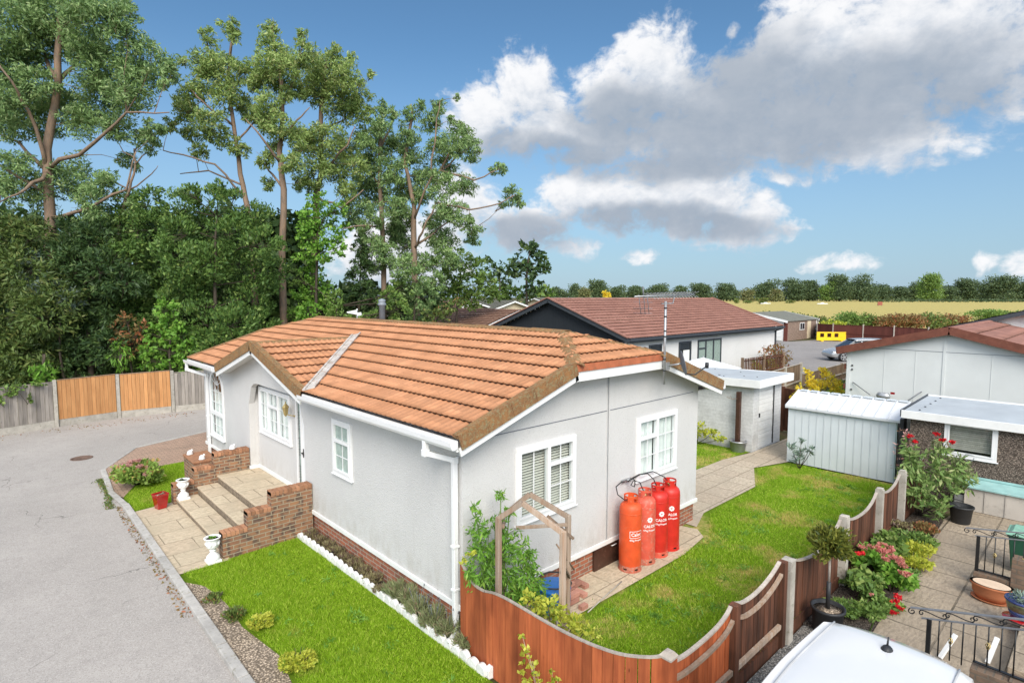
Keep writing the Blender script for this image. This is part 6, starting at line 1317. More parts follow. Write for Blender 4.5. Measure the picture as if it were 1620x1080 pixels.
mb = MB().frame((gx, 2.62, 1.08), (0, -1, 0), (-1, 0, 0))
for k in range(14): mb.lbox(.05, .85, .12+k*.043, .158+k*.043, -.085+.006*(k % 2), -.08+.006*(k % 2))
part('window_blind', mb, M['concrete'], t_)
mb = MB(); mb.box(gx+.16, 1.7, 1.0, gx+.18, 2.65, 1.9); part('room_shade_sheet', mb, M['dark'], t_)
mb = MB(); mb.box(16.2, 3.48, 0, 16.5, 3.56, 1.7); tag(part('board', mb, M['black'], loc=(16.3, 3.5, 0)), 'black upright board in the gap between the metal shed and the garage', 'board')
t_ = root('storage_chest', (15.8, .5, 0), 'long cream panelled chest with a weathered blue-green lid under the garage wall', 'storage chest')
mb = MB(); mb.box(15.50, -1.6, .02, 15.93, 2.13, .52)
for k in range(11):
    y = 2.10-k*.34
    mb.box(15.488, y-.31, .06, 15.50, y-.29, .50); mb.box(15.484, y-.30+.34-.01, .04, 15.499, y+.045, .52)
part('panels', mb, M['boxpanel'], t_)
mb = MB(); mb.hexa([(15.44, -1.65, .525), (15.95, -1.65, .60), (15.95, 2.18, .60), (15.44, 2.18, .525), (15.44, -1.65, .56), (15.95, -1.65, .635), (15.95, 2.18, .635), (15.44, 2.18, .56)]); mb.box(15.90, 1.0, .636, 15.95, 2.1, .68); mb.box(15.60, .05, .59, 15.66, .12, .66); part('lid', mb, M['boxlid'], t_, bevel=.005)
# big shrub with red flowers and tub
def red_heads(o2, pts, r, mat='l_red', n=9000):
    for c in pts:
        P, Dn = leaf_pts([(*c, r, r, r*.6)], n, 4, .6, .7); leaf_mesh('flower_head', P, Dn, M[mat], o2, r*.7, r*.5, (0, 0, .4), 1.2)
o2 = leafy('flowering_shrub', 'big leafy bush with deep red flowers on top, between brown fence and pebbledash garage', (14.35, 2.75, 0),
    [(14.1,2.75,.75,.36,.30,.34),(14.3,2.9,1.15,.36,.30,.32),(14.5,2.55,1.0,.40,.32,.36),(14.2,2.5,.55,.36,.30,.30),(14.7,2.3,.85,.36,.30,.30),(14.0,2.95,.95,.28,.26,.26),(14.75,2.6,1.35,.36,.3,.24),(15.0,2.25,1.1,.32,.28,.28),(14.45,3.0,1.45,.26,.24,.2),(14.5,2.15,.62,.28,.26,.24),(14.95,2.0,.75,.26,.26,.24),(13.85,2.7,.5,.26,.24,.24),(14.8,2.95,1.2,.25,.25,.25),(14.1,2.3,.3,.3,.25,.22)], M['l_shrub'], 200, .14, .04, bias=(0, 0, -.2))
red_heads(o2, [(14.55,3.0,1.66),(14.5,2.88,1.58),(14.7,2.45,1.64),(14.8,2.32,1.60),(14.9,2.6,1.72)], .065)
o2 = leafy('seedy_shrub', 'wispy pinkish seed heads beside the corner of the metal shed', (15.2, 3.2, 0), [(15.2,3.25,1.15,.28,.2,.30),(15.3,3.15,1.45,.22,.2,.22),(15.0,3.2,.8,.25,.2,.3),(15.4,3.3,1.55,.2,.15,.15)], M['l_pink'], 110, .07, .02)
o2 = leafy('variegated_shrub', 'pale cream-green bush in front of the garage window', (15.2, 2.45, 0), [(15.15,2.5,1.35,.30,.25,.22),(15.25,2.3,1.1,.3,.25,.25),(15.1,2.65,1.5,.2,.2,.16),(15.3,2.1,.95,.22,.22,.25)], M['l_lav'], 230, .11, .03)
t_ = root('black_tub', (14.95, 2.15, .01), 'black plastic tub at the foot of the red-flowered bush', 'tub')
mb = MB(); mb.lathe([(.15, 0), (.16, .01), (.20, .33), (.22, .335), (.22, .36), (.195, .36), (.185, .30), (0, .30)], (14.55, 2.05, .012), 24); part('body', mb, M['black'], t_)
mb = MB(); mb.tube([(14.55+.2*math.cos(a*.4), 2.05+.2*math.sin(a*.4), .40+.05*math.sin(a*.4)) for a in range(9)], .01, 6); part('handle', mb, M['black'], t_)
t_ = root('garden_spade', (15.45, 2.3, 0), 'spade with a D-shaped handle leaning on the garage wall by the chest', 'spade')
mb = MB(); mb.tube([(15.6, 2.22, .3), (15.72, 2.15, 1.02)], .016, 8); part('shaft', mb, M['black'], t_)
mb = MB(); mb.tube([(15.72, 2.15, 1.02), (15.72, 2.22, 1.12), (15.73, 2.2, 1.19), (15.73, 2.04, 1.19), (15.72, 2.06, 1.1), (15.72, 2.14, 1.02)], .012, 6); part('grip', mb, M['steel'], t_)
mb = MB(); mb.box(15.52, 2.14, .05, 15.56, 2.32, .32); part('blade', mb, M['steel'], t_)
# flower bed planting
GB = 'plants in the bed along the brown fence'
def hyd(x, y, label, fl, n, mat='l_coral', leaf='l_bright', r=.34, h=.5):
    o2 = leafy('hydrangea' if fl else 'shrub', (label), (x, y, 0), [(x+random.uniform(-.25, .25), y+random.uniform(-.2, .2), h*.55+random.uniform(-.12, .12), r*.55, r*.5, h*.36) for k in range(9)], M[leaf], 420, .10, .06, group=GB)
    if fl:
        for k in range(n):
            a = random.uniform(0, 6.28); q = math.sqrt(random.random())*r; c = (x+q*math.cos(a), y+q*math.sin(a)*.8, h+.06-q*.3)
            P, Dn = leaf_pts([(*c, .07, .07, .045)], 11000, 5, .6, .7); leaf_mesh('flower_head', P, Dn, M[mat], o2, .03, .026, (0, 0, .6), 1.3)
    return o2
hyd(10.65, 2.55, 'coral-pink hydrangea leaning out from the brown fence, left of the pair', True, 9); hyd(10.25, 2.25, 'coral-pink hydrangea at the paving edge, right of the pair', True, 9)
hyd(11.35, 2.62, 'pale leafy rose bush in the bed beyond the pink hydrangeas', False, 0, leaf='l_mid', r=.34, h=.55)
o2 = hyd(9.75, 2.5, 'dark leafy rose with one red bloom close to the fence', False, 0, leaf='l_mid', r=.28, h=.42); red_heads(o2, [(9.95, 2.62, .62)], .06)
for k, (x, y, r, h, m_, lab) in enumerate([(9.2, 2.35, .30, .18, 'l_mid', 'low green ground plants nearest the white car roof'), (9.6, 2.22, .25, .15, 'l_mid', 'low green plants at the paving edge behind the white car'), (8.95, 2.55, .22, .2, 'l_mid', 'tuft of green beside the black pot of the clipped bay'), (10.9, 2.2, .28, .18, 'l_mid', 'green mat at the paving edge beyond the hydrangeas'), (11.5, 2.25, .32, .2, 'l_yelgr', 'yellow-green mat at the paving edge, middle of the bed'), (12.1, 2.35, .35, .2, 'l_yelgr', 'yellow-green mat towards the far end of the bed'), (12.7, 2.45, .32, .2, 'l_mid', 'dull green mat at the far end of the bed'), (13.3, 2.4, .3, .18, 'l_autumn', 'reddish ground plant before the red-flowered bush'), (12.3, 2.7, .25, .22, 'l_mid', 'green plant tight against the fence near the third concrete post'), (10.0, 2.75, .2, .25, 'l_mid', 'green plant at the foot of the second concrete post'), (13.0, 2.75, .25, .22, 'l_heath', 'brownish stems against the fence near the red-flowered bush')]):
    herb('ground_plant', lab, x, y, .022, r, h, M[m_], GB, ln=.07, wd=.035, n=1100, bias=(0, 0, .4))
o2 = root('red_rose', (8.15, 1.75, 0), 'tall rose stem with red blooms rising beside the white car roof', 'rose'); 
rp_ = gnd(1415, 955, .75)
mb = MB(); mb.tube([(rp_.x+.15, rp_.y+.35, 0), (rp_.x+.08, rp_.y+.2, .5), (rp_.x, rp_.y, .75)], [.01, .008, .005], 6); part('stem', mb, M['l_mid'], o2)
red_heads(o2, [(rp_.x, rp_.y, .78), (rp_.x+.03, rp_.y-.05, .72), (rp_.x-.03, rp_.y+.0, .66), (rp_.x+.07, rp_.y-.02, .83)], .05)
P, Dn = leaf_pts([(rp_.x+.05, rp_.y+.12, .62, .12, .10, .10), (rp_.x+.1, rp_.y+.25, .4, .12, .1, .12)], 700, 5, .5); leaf_mesh('foliage', P, Dn, M['l_mid'], o2, .05, .03)
red_heads(o2, [(rp_.x+.12, rp_.y+.3, .72)], .03, 'l_coral')
# clipped bay in a pot
t_ = root('bay_tree', (8.45, 2.62, 0), 'round clipped bay on a bare stem in a black pot by the concrete post', 'bay tree')
mb = MB(); mb.lathe([(.16, 0), (.17, .01), (.20, .33), (.22, .335), (.22, .37), (.195, .37), (.185, .30), (0, .30)], (8.36, 2.56, .006), 28); part('pot', mb, M['black'], t_)
mb = MB(); mb.lathe([(.188, .32), (0, .33)], (8.36, 2.56, .006), 20); part('soil', mb, M['bedsoil'], t_)
mb = MB(); mb.tube([(8.38, 2.57, .34), (8.38, 2.57, .72)], .030, 8, 1); mb.tube([(8.38, 2.57, .72), (8.38, 2.57, 1.15)], .018, 8); part('stem', mb, [M['capwood'], M['black']], t_)
P, Dn = leaf_pts([(8.38, 2.57, 1.27, .27, .27, .25), (8.38, 2.57, 1.27, .2, .2, .19)], 15000, 40, .3, .7); leaf_mesh('crown', P, Dn, M['l_bay'], t_, .075, .024, (0, 0, .5), 1.2)

# ================================================================ NEIGHBOUR'S STEPS, RAILINGS, POTS, BIN
def railing(name, label, A, B, loA, loB, n, posts, knots, dirn):
    """A, B top ends; loA, loB bottom rail ends; scroll band under the top rail"""
    A, B, loA, loB = map(Vector, (A, B, loA, loB)); t_ = root(name, (loA.x, loA.y, 0), label, 'railing', 'black wrought iron railings at the neighbour\'s steps'); d = (B-A).normalized(); bd = .115
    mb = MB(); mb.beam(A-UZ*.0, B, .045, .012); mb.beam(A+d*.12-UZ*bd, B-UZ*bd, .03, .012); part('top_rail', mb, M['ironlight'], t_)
    mb = MB(); mb.beam(loA, loB, .04, .012); part('bottom_rail', mb, M['iron'], t_)
    L_ = (B-A).length; mb = MB()
    def lobby(s, z): return (B-A)*(s/L_)+A+UZ*z
    k = 0; w = .26; s = .10
    while s+w < L_+.1:
        pts = []; flip = 1
        for j in range(25):
            t2 = j/24; pts.append(lobby(s+w*t2, -bd/2+.038*math.cos(math.pi*t2)*flip))
        mb.tube(pts, .0065, 5)
        for (cs, cz, st, dr) in ((s+.018, -bd/2+.005, 1.57, 1), (s+w-.018, -bd/2-.005, -1.57, 1)):
            mb.tube([lobby(cs+(.034-.0022*j)*math.cos(st+dr*j*.5)*.9, cz+(.034-.0022*j)*math.sin(st+dr*j*.5)) for j in range(13)], .0065, 5)
        s += w; k += 1
    mb.tube([lobby(.02+(.045-.0026*j)*math.cos(1.57+j*.55), -.045+(.045-.0026*j)*math.sin(1.57+j*.55)) for j in range(14)], .007, 5)
    part('scroll', mb, M['iron'], t_)
    for j in range(n):
        s = (posts+.10+j*.115) if n else 0; tp = lobby(s, -bd); f = (Vector((tp.x, tp.y, 0))-Vector((loA.x, loA.y, 0))).dot((loB-loA))/((loB-loA).length_squared); bz = loA.lerp(loB, max(0, min(1, f))).z if f > 0 else loA.z-.1
        mb = MB(); mb.tube([tp, (tp.x, tp.y, bz)], .0075, 6); o_ = part('bar', mb, M['iron'], t_)
        if j % 3 == 1 or (knots and j in knots):
            mb = MB(); mz = (tp.z+bz)/2
            for q in range(4):
                a0 = q*math.pi/2; mb.tube([(tp.x+.022*math.sin(math.pi*h/8)*math.cos(a0+h*.35), tp.y+.022*math.sin(math.pi*h/8)*math.sin(a0+h*.35), mz-.045+.09*h/8) for h in range(9)], .0045, 5)
            part('basket_twist', mb, M['brass'], o_)
    p = lobby(posts, -bd); mb = MB(); mb.box(p.x-.022, p.y-.022, loA.z-.5 if name else 0, p.x+.022, p.y+.022, p.z); part('post', mb, M['iron'], t_)
    return t_
M['ironlight'] = plain('sky_lit_iron_rail', (.16, .16, .165), .3, .6, .2, 10)  # paler copy of the iron, sky light on the rails put into colour
railing('step_railing', 'black scrolled railing nearest the camera, beside the white car', (8.0, 1.55, .92), (8.0, .30, 1.27), (8.0, .94, .545), (8.0, .30, .53), 9, .20, (), 1)
railing('step_railing', 'black scrolled railing farther off, in front of the green bin', (11.6, 1.56, .885), (11.6, .40, 1.10), (11.6, 1.38, .25), (11.6, .80, .25), 5, .17, (), 1)
def brickbox(name, label, bs, cat='brick wall'):
    mb = MB()
    for b in bs: mb.box(*b)
    return tag(part(name, mb, M['brickstep'], loc=bs[0][:3], bevel=.006), label, cat)
M['brickstep'] = brick('neighbour_step_brick', (.24, .16, .11), (.19, .13, .09), (.12, .09, .07), (.16, .13, .10))
brickbox('brick_plinth', 'low brick plinth under the nearer scrolled railing', [(7.90, -.6, -.05, 8.10, .95, .50), (7.90, -.6, .50, 8.10, .62, .52)])
brickbox('brick_plinth', 'brick plinth and pier under the farther scrolled railing, next to the bin', [(11.52, .97, -.05, 11.70, 1.42, .22), (11.50, .2, -.05, 11.74, .966, .60)])
mb = MB()
for k in range(2): mb.box(8.9+k*.02, -.8, -.02, 11.4, .72-k*.35, .17*(k+1))
tag(part('neighbour_steps', mb, M['oldslab'], loc=(10, 0, 0), bevel=.01), 'low worn steps in the neighbouring yard at the right edge', 'steps')
mb = MB(); mb.box(8.1, .42, .0, 8.14, .92, .02)
def bowl(x, y, z, label, big):
    t_ = root('bowl_planter', (x, y, z), label, 'plant pot')
    if big:
        mb = MB(); mb.lathe([(.13, .02), (.16, .03), (.205, .12), (.215, .22), (.235, .235), (.235, .26), (.205, .26), (.19, .10), (0, .07)], (x, y, z), 36, sx=.78, sy=1.12); part('bowl', mb, M['terra'], t_)
        mb = MB(); mb.lathe([(.236, .262), (.203, .262), (.19, .11), (0, .078)], (x, y, z), 36, sx=.775, sy=1.115); part('inner_glaze', mb, M['terra_in'], t_)
        mb = MB(); mb.lathe([(.18, 0), (.225, .035), (.215, .035), (.17, .015), (0, .015)], (x, y, z), 36, sx=.8, sy=1.1); part('saucer', mb, M['terra'], t_)
    else:
        mb = MB(); mb.lathe([(.11, 0), (.13, .01), (.165, .12)], (x, y, z), 32); part('bowl', mb, M['bluepot'], t_)
        mb = MB(); mb.lathe([(.165, .12), (.188, .22), (.195, .235)], (x, y, z), 32); part('green_band', mb, M['bluepot2'], t_)
        mb = MB(); mb.lathe([(.195, .235), (.205, .25), (.20, .27), (.18, .27), (.175, .24), (0, .24)], (x, y, z), 32); part('blue_rim', mb, M['bluepot'], t_)
        mb = MB(); mb.lathe([(.14, -.03), (.175, .0), (.17, .005), (0, .0)], (x-.03, y+.04, z), 28); part('saucer', mb, M['redpot'], t_)
        P, Dn = leaf_pts([(x, y, z+.30, .15, .15, .08)], 4200, 9, .45); leaf_mesh('plant', P, Dn, M['l_grey'], t_, .06, .018, (0, 0, .8), 1)
bowl(11.08, 1.14, .012, 'oval terracotta bowl, empty, on a saucer at the brick plinth', True); bowl(10.35, .72, .20, 'round blue glazed bowl with a green band and a trailing plant at the right edge', False)
t_ = root('wheelie_bin', (12.7, .95, .01), 'dark green wheeled bin with a pale green lid behind the farther railing', 'wheelie bin')
bx, by = 12.70, .86; mb = MB()
def frus(m_, x, y, z0, z1, a0, b0, a1, b1, mi=0): m_.hexa([(x-a0, y-b0, z0), (x+a0, y-b0, z0), (x+a0, y+b0, z0), (x-a0, y+b0, z0), (x-a1, y-b1, z1), (x+a1, y-b1, z1), (x+a1, y+b1, z1), (x-a1, y+b1, z1)], mi)
frus(mb, bx, by, .05, .62, .18, .20, .23, .25); frus(mb, bx, by, .62, .66, .245, .265, .25, .27); part('body', mb, M['bin'], t_, bevel=.015)
mb = MB(); frus(mb, bx, by, .662, .69, .275, .29, .27, .285); frus(mb, bx, by, .69, .74, .25, .26, .18, .20); part('lid', mb, M['binlid'], t_, bevel=.012)
mb = MB(); mb.tube([(bx+.24, by-.2, .68), (bx+.31, by-.2, .69), (bx+.31, by+.2, .69), (bx+.24, by+.2, .68)], .014); part('handle', mb, M['bin'], t_)
for s_ in (-1, 1): mb = MB(); mb.tube([(bx+.2, by+s_*.17, .085), (bx+.2, by+s_*.21, .085)], .085, 20); part('wheel', mb, M['black'], t_)
# white painted strips lying in the yard behind the railing
for k, (p, q, lab) in enumerate((((1487, 1040), (1512, 1003), 'slim white board leaning by the near railing, left one of the two'), ((1562, 1048), (1578, 1008), 'slim white board leaning by the near railing, right one of the two'))):
    a, b = gnd(*p, .0), gnd(*q, .02); a2 = Vector((a.x, a.y, .03)); b2 = Vector((b.x, b.y, .36)); b2 = gnd(q[0], q[1], .30); a2 = gnd(p[0], p[1], .03)
    mb = MB(); mb.beam(a2, b2, .05, .03); tag(part('white_board', mb, M['whitepaint'], loc=a2, bevel=.003), lab, 'board', 'white boards by the near railing')

# ================================================================ CARS
def loft(mb, secs, m=0, sm=True):
    i0 = len(mb.v); n = len(secs[0])
    for s_ in secs: mb.v += [tuple(p) for p in s_]
    for j in range(len(secs)-1):
        for a in range(n):
            b = (a+1) % n; mb.f.append((i0+j*n+a, i0+(j+1)*n+a, i0+(j+1)*n+b, i0+j*n+b)); mb.mi.append(m); mb.rn.append(.5); mb.sm.append(sm)
    mb.f.append(tuple(i0+a for a in range(n))); mb.mi.append(m); mb.rn.append(.5); mb.sm.append(sm)
    mb.f.append(tuple(i0+(len(secs)-1)*n+a for a in range(n))[::-1]); mb.mi.append(m); mb.rn.append(.5); mb.sm.append(sm)
M['seam'] = plain('roof_seam_sealer', (.42, .42, .42), .5, .4)
def car(loc, rz, label, paint, L_=4.5, Wd=1.8, Ht=1.6, roof_only=False, tail=None, roofw=.60):
    """front towards +x locally; seen in the photo from one side or from above"""
    t_ = root('parked_car', (0, 0, 0), label, 'car'); hw = Wd/2
    def sec(x, zb, zt, w, r=.10, bulge=.03):
        return [(x, -w+r, zb), (x, -w, zb+r), (x, -w-bulge, (zb+zt)/2), (x, -w, zt-r*.9), (x, -w+r*1.3, zt), (x, w-r*1.3, zt), (x, w, zt-r*.9), (x, w+bulge, (zb+zt)/2), (x, w, zb+r), (x, w-r, zb)]
    h = L_/2; bl = Ht*.60
    mb = MB(); loft(mb, [sec(-h, .42, bl*.86, hw*.80), sec(-h+.06, .26, bl*.95, hw*.90), sec(-h+.3, .20, bl*1.0, hw*.97), sec(-h+1.0, .18, bl*1.03, hw), sec(0, .18, bl*1.02, hw), sec(h-1.5, .18, bl*1.0, hw), sec(h-.9, .18, bl*.95, hw*.98), sec(h-.3, .22, bl*.82, hw*.93), sec(h-.08, .28, bl*.70, hw*.85), sec(h, .38, bl*.6, hw*.75)])
    b = part('body', mb, M[paint], t_); s_ = b.modifiers.new('smooth', 'SUBSURF'); s_.levels = s_.render_levels = 2
    # greenhouse (glass) and roof skin
    r0, r1 = -h+.32, h-1.75                     # roof rear / front edges
    mb = MB()
    def gs(x, z0, z1, w0, w1): return [(x[0], -w0, z0), (x[1], -w1, z1), (x[1], w1, z1), (x[0], w0, z0)]
    loft(mb, [gs((r0-.28, r0-.27), bl*.98, bl*1.0, hw*.86, hw*.84), gs((r0-.1, r0+.10), bl*.98, Ht-.16, hw*.88, roofw*.90), gs((0, 0), bl, Ht-.15, hw*.90, roofw*.96), gs((r1+.2, r1-.02), bl*.98, Ht-.17, hw*.88, roofw*.90), gs((r1+.78, r1+.76), bl*.96, bl*.98, hw*.82, hw*.80)], sm=False)
    part('windows', mb, M['carglass'], t_)
    mb = MB(); ns = 18; top = []
    xs = [r0-.02+(r1-r0+.02)*k/ns for k in range(ns+1)]
    for x in xs:
        f = (x-r0)/(r1-r0); e = min(1, max(0, (x-(r0-.02))/.13)); ww = (roofw*1.10)*(.80+.20*math.sqrt(max(0, 1-(1-e)**2)))*(1-.04*abs(f-.5)*2)
        zc = Ht-.015-.045*(2*f-1)**2-.03*(1-e)**2
        row = []
        for j in range(13):
            v = -1+2*j/12; row.append((x, v*ww, zc-.03*v*v-.03*abs(v)**8))
        top.append(row)
    for a, b2 in zip(top[:-1], top[1:]):
        for j in range(12):
            mb.poly([a[j], b2[j], b2[j+1], a[j+1]], sm=True)
    # thickness edge
    for a, b2 in zip(top[:-1], top[1:]):
        for j, s2 in ((0, -1), (12, 1)):
            mb.poly([a[j], b2[j], (b2[j][0], b2[j][1]+s2*.03, b2[j][2]-.08), (a[j][0], a[j][1]+s2*.03, a[j][2]-.08)], sm=True)
    a = top[0]
    for j in range(12): mb.poly([a[j], a[j+1], (a[j+1][0]-.03, a[j+1][1], a[j+1][2]-.05), (a[j][0]-.03, a[j][1], a[j][2]-.05)], sm=True)
    ro = part('roof', mb, M[paint], t_)
    mb = MB()
    for s2 in (-1, 1): mb.tube([(r0+.10+(r1-r0-.14)*k/14, s2*roofw*.93*(1-.04*abs(k/14-.5)*2), Ht-.015-.045*(2*(.08+.88*k/14)-1)**2-.026*.75-.008) for k in range(15)], .009, 6)
    part('roof_channel', mb, M['grey' if paint == 'silver' else 'seam'], t_)
    w_ = ro.modifiers.new('weld', 'WELD'); w_.merge_threshold = .001; so_ = ro.modifiers.new('skin', 'SOLIDIFY'); so_.thickness = .012
    mb = MB()
    for s2 in (-1, 1):
        mb.beam((r0+.12, s2*roofw*.90, Ht-.14), (r0-.26, s2*hw*.84, bl), .07, .05); mb.beam((r1-.05, s2*roofw*.92, Ht-.14), (r1+.78, s2*hw*.84, bl), .06, .05); mb.beam((.05, s2*roofw*.98, Ht-.12), (.05, s2*hw*.925, bl), .07, .03)
    part('pillar', mb, M[paint], t_)
    mb = MB(); ax_ = r0+.30; mb.lathe([(.045, 0), (.048, .01), (.032, .032), (.018, .04), (0, .042)], (ax_, 0, Ht-.045), 16, sx=1.3); mb.tube([(ax_-.01, 0, Ht-.01), (ax_-.035, 0, Ht+.065)], [.010, .006], 8); part('antenna', mb, M['black'], t_)
    for (wx, s2) in ((-h+.85, -1), (-h+.85, 1), (h-.85, -1), (h-.85, 1)):
        y = s2*(hw-.08); mb = MB(); mb.tube([(wx, y-.11, .325), (wx, y-.09, .325), (wx, y+.09, .325), (wx, y+.11, .325)], [.29, .325, .325, .29], 28); w2 = part('tyre', mb, M['tyre'], t_)
        mb = MB(); yo = y+s2*.112; mb.tube([(wx, yo-.004, .325), (wx, yo+.004, .325)], .075, 16)
        for k in range(5):
            a = 2*math.pi*k/5; mb.beam((wx+.05*math.cos(a), yo, .325+.05*math.sin(a)), (wx+.23*math.cos(a), yo, .325+.23*math.sin(a)), .075, .02, (0, 1, 0))
        mb.tube([(wx+.235*math.cos(2*math.pi*k/28), yo, .325+.235*math.sin(2*math.pi*k/28)) for k in range(29)], .018, 6); part('rim', mb, M['silver'], w2)
        mb = MB(); mb.tube([(wx+.375*math.cos(math.pi*(k-1)/14), y+s2*.085, .33+.375*math.sin(math.pi*(k-1)/14)) for k in range(17)], .03, 6); part('wheel_arch', mb, M['black'], t_)
    for s2 in (-1, 1):
        mb = MB(); mb.lathe([(0, -.10), (.10, -.07), (.13, 0), (.10, .07), (0, .10)], (-h+.14, s2*hw*.78, bl*.84), 12, sx=.5, sy=.8); part('rear_light', mb, M['redpot'], t_)
        mb = MB(); mb.lathe([(0, -.08), (.12, -.05), (.15, 0), (.1, .07), (0, .08)], (h-.20, s2*hw*.72, bl*.68), 12, sx=.8, sy=1); part('headlight', mb, M['silver'], t_)
        mb = MB(); mb.box(r1+.35, s2*hw*1.02-.06, bl, r1+.47, s2*hw*1.02+.10*s2, bl+.13); part('mirror', mb, M[paint], t_, bevel=.03)
    t_.location = loc; t_.rotation_euler = (0, 0, rz); return t_
car((4.36, 1.30, .006), R(180), 'white car parked close to the brown fence, only its roof and aerial showing', 'carwhite', L_=4.3, Wd=1.78, Ht=1.47, roofw=.56)
cp = at(1332, 571, 43); c0 = gnd(1352, 573); rd = (RT-FH*.04).normalized()
car(tuple((gnd(1334, 572)+rd*1.45+FH*.85).xy)+(.005,), math.atan2(-rd.y, -rd.x), 'silver car half hidden behind the pale panelled bungalow', 'silver', L_=4.5, Wd=1.82, Ht=1.66)

# ================================================================ HOUSES BEHIND
def gable_house(name, label, x0, x1, yr, hw, ze, zr, wallm, roofm, trim, along='x', over=.35, spw=4, wave=.3, course=.36, zb=0, gable=None, gut=True, th=.14, amp=.018):
    """ridge along x from x0 to x1 at y=yr (or swapped)"""
    def sw(p): return p if along == 'x' else (p[1], p[0], p[2])
    o_ = root(name, sw(((x0+x1)/2, yr, 0)), label, 'house'); sl = (zr-ze)/(hw)
    mb = MB(); wx0, wx1 = x0+over, x1-over; wy = hw-over
    zt = ze+sl*over-.10
    for s_ in (-1, 1):
        y = yr+s_*wy; mb = MB(); pts = [(wx0, y, zb), (wx1, y, zb), (wx1, y, zt), (wx0, y, zt)]; mb.prism([sw(p) for p in pts], sw((0, -s_*.1, 0))); part('wall', mb, wallm, o_)
    for x, s_ in ((wx0, 1), (wx1, -1)):
        mb = MB(); pts = [(x, yr-wy+.101, zb), (x, yr+wy-.101, zb), (x, yr+wy-.101, zt), (x, yr, zt+sl*(wy-.1)), (x, yr-wy+.101, zt)]; mb.prism([sw(p) for p in pts], sw((s_*.1, 0, 0))); part('gable_wall', mb, gable or wallm, o_)
    for s_ in (-1, 1):
        O = sw((x0, yr+s_*hw, ze)); A = sw((1, 0, 0)); U = Vector(sw((0, -s_, sl))).normalized(); tile_field('roof_tiles', O, A, U, x1-x0, math.hypot(hw, zr-ze), o_, roofm, (), course=course, wave=wave, spw=spw, amp=amp, step=.03)
    mb = MB()
    for s_ in (-1, 1):
        a = Vector(sw((x0, yr+s_*hw, ze-.02))); b = Vector(sw((x1, yr+s_*hw, ze-.02))); mb.beam(a-UZ*.09, b-UZ*.09, .03, .20)
        a2 = Vector(sw((0, -s_*.35, 0))); mb.hexa([Vector(sw((x0, yr+s_*hw, ze-.17))), Vector(sw((x1, yr+s_*hw, ze-.17))), Vector(sw((x1, yr+s_*(hw-over), ze-.17))), Vector(sw((x0, yr+s_*(hw-over), ze-.17))), Vector(sw((x0, yr+s_*hw, ze-.15))), Vector(sw((x1, yr+s_*hw, ze-.15))), Vector(sw((x1, yr+s_*(hw-over), ze-.15))), Vector(sw((x0, yr+s_*(hw-over), ze-.15)))])
        for x in (x0, x1):
            p = Vector(sw((x, yr+s_*hw, ze-.10))); q = Vector(sw((x, yr, zr-.10))); mb.beam(p, q, .03, th*1.3)
            mb.beam(p-UZ*.02+Vector(sw(((.17 if x == x0 else -.17), 0, 0))), q-UZ*.02+Vector(sw(((.17 if x == x0 else -.17), 0, 0))), .3, .02)
    part('bargeboard', mb, trim, o_)
    mb = MB(); caps(mb, sw((x0, yr, zr)), sw((x1, yr, zr)), .14, drop=.05); part('ridge_cap', mb, roofm, o_)
    return o_
h2 = gable_house('neighbour_house', 'pale house with red-brown tiled roof, dark trim and black-clad gable behind the bungalow', 21.15, 38.2, 20.1, 5.0, 2.78, 4.58, M['render_white'], M['tile2'], M['anthracite'], gable=M['darkclad'])
for x in (21.15, 38.2):
    mb = MB()
    for s_ in (-1, 1):
        p = Vector((x, 20.1+s_*5.0, 2.83)); q = Vector((x, 20.1, 4.63)); mb.beam(p, q, .16, .05)
    part('verge_trim', mb, M['tile2'], h2)
WY = 20.1-5.0+.35
mb = MB(); mb.beam((37.8, WY-.05, 2.5), (37.8, WY-.05, 0), .08, .08); mb.beam((38.05, 15.05, 2.62), (37.8, WY-.05, 2.48), .07, .07); mb.box(21.2, 14.98, 2.66, 38.25, 15.08, 2.76); part('gutter', mb, M['anthracite'], h2)
def win2(nm, x0, x1, z0, z1, cols, par):
    mb = MB(); f = .09
    mb.box(x0, WY-.05, z0, x1, WY-.002, z0+f); mb.box(x0, WY-.05, z1-f, x1, WY-.002, z1); mb.box(x0, WY-.05, z0+f, x0+f, WY-.002, z1-f); mb.box(x1-f, WY-.05, z0+f, x1, WY-.002, z1-f)
    for c in cols: mb.box(c-.05, WY-.05, z0+f, c+.05, WY-.002, z1-f)
    o_ = part(nm, mb, M['anthracite'], par); mb = MB(); mb.box(x0+f, WY-.012, z0+f, x1-f, WY-.003, z1-f); part('pane', mb, M['frost'] if nm == 'french_door' else M['carglass'], o_); return o_
fd = win2('french_door', 27.9, 30.5, .1, 2.36, (28.75, 29.6), h2); mb = MB(); mb.box(28.0, WY-.05, 1.85, 28.7, WY-.002, 1.93); part('transom', mb, M['anthracite'], fd); mb = MB(); mb.box(29.55, WY-.09, 1.05, 29.6, WY-.05, 1.25); part('handle', mb, M['steel'], fd)
w3 = win2('window', 26.0, 27.2, 1.15, 2.36, (), h2); mb = MB(); mb.box(26.45, WY-.02, 1.3, 27.05, WY-.012, 1.9); part('inner_light', mb, M['curtain'], w3)
win2('window', 23.3, 24.4, 1.6, 2.36, (), h2)
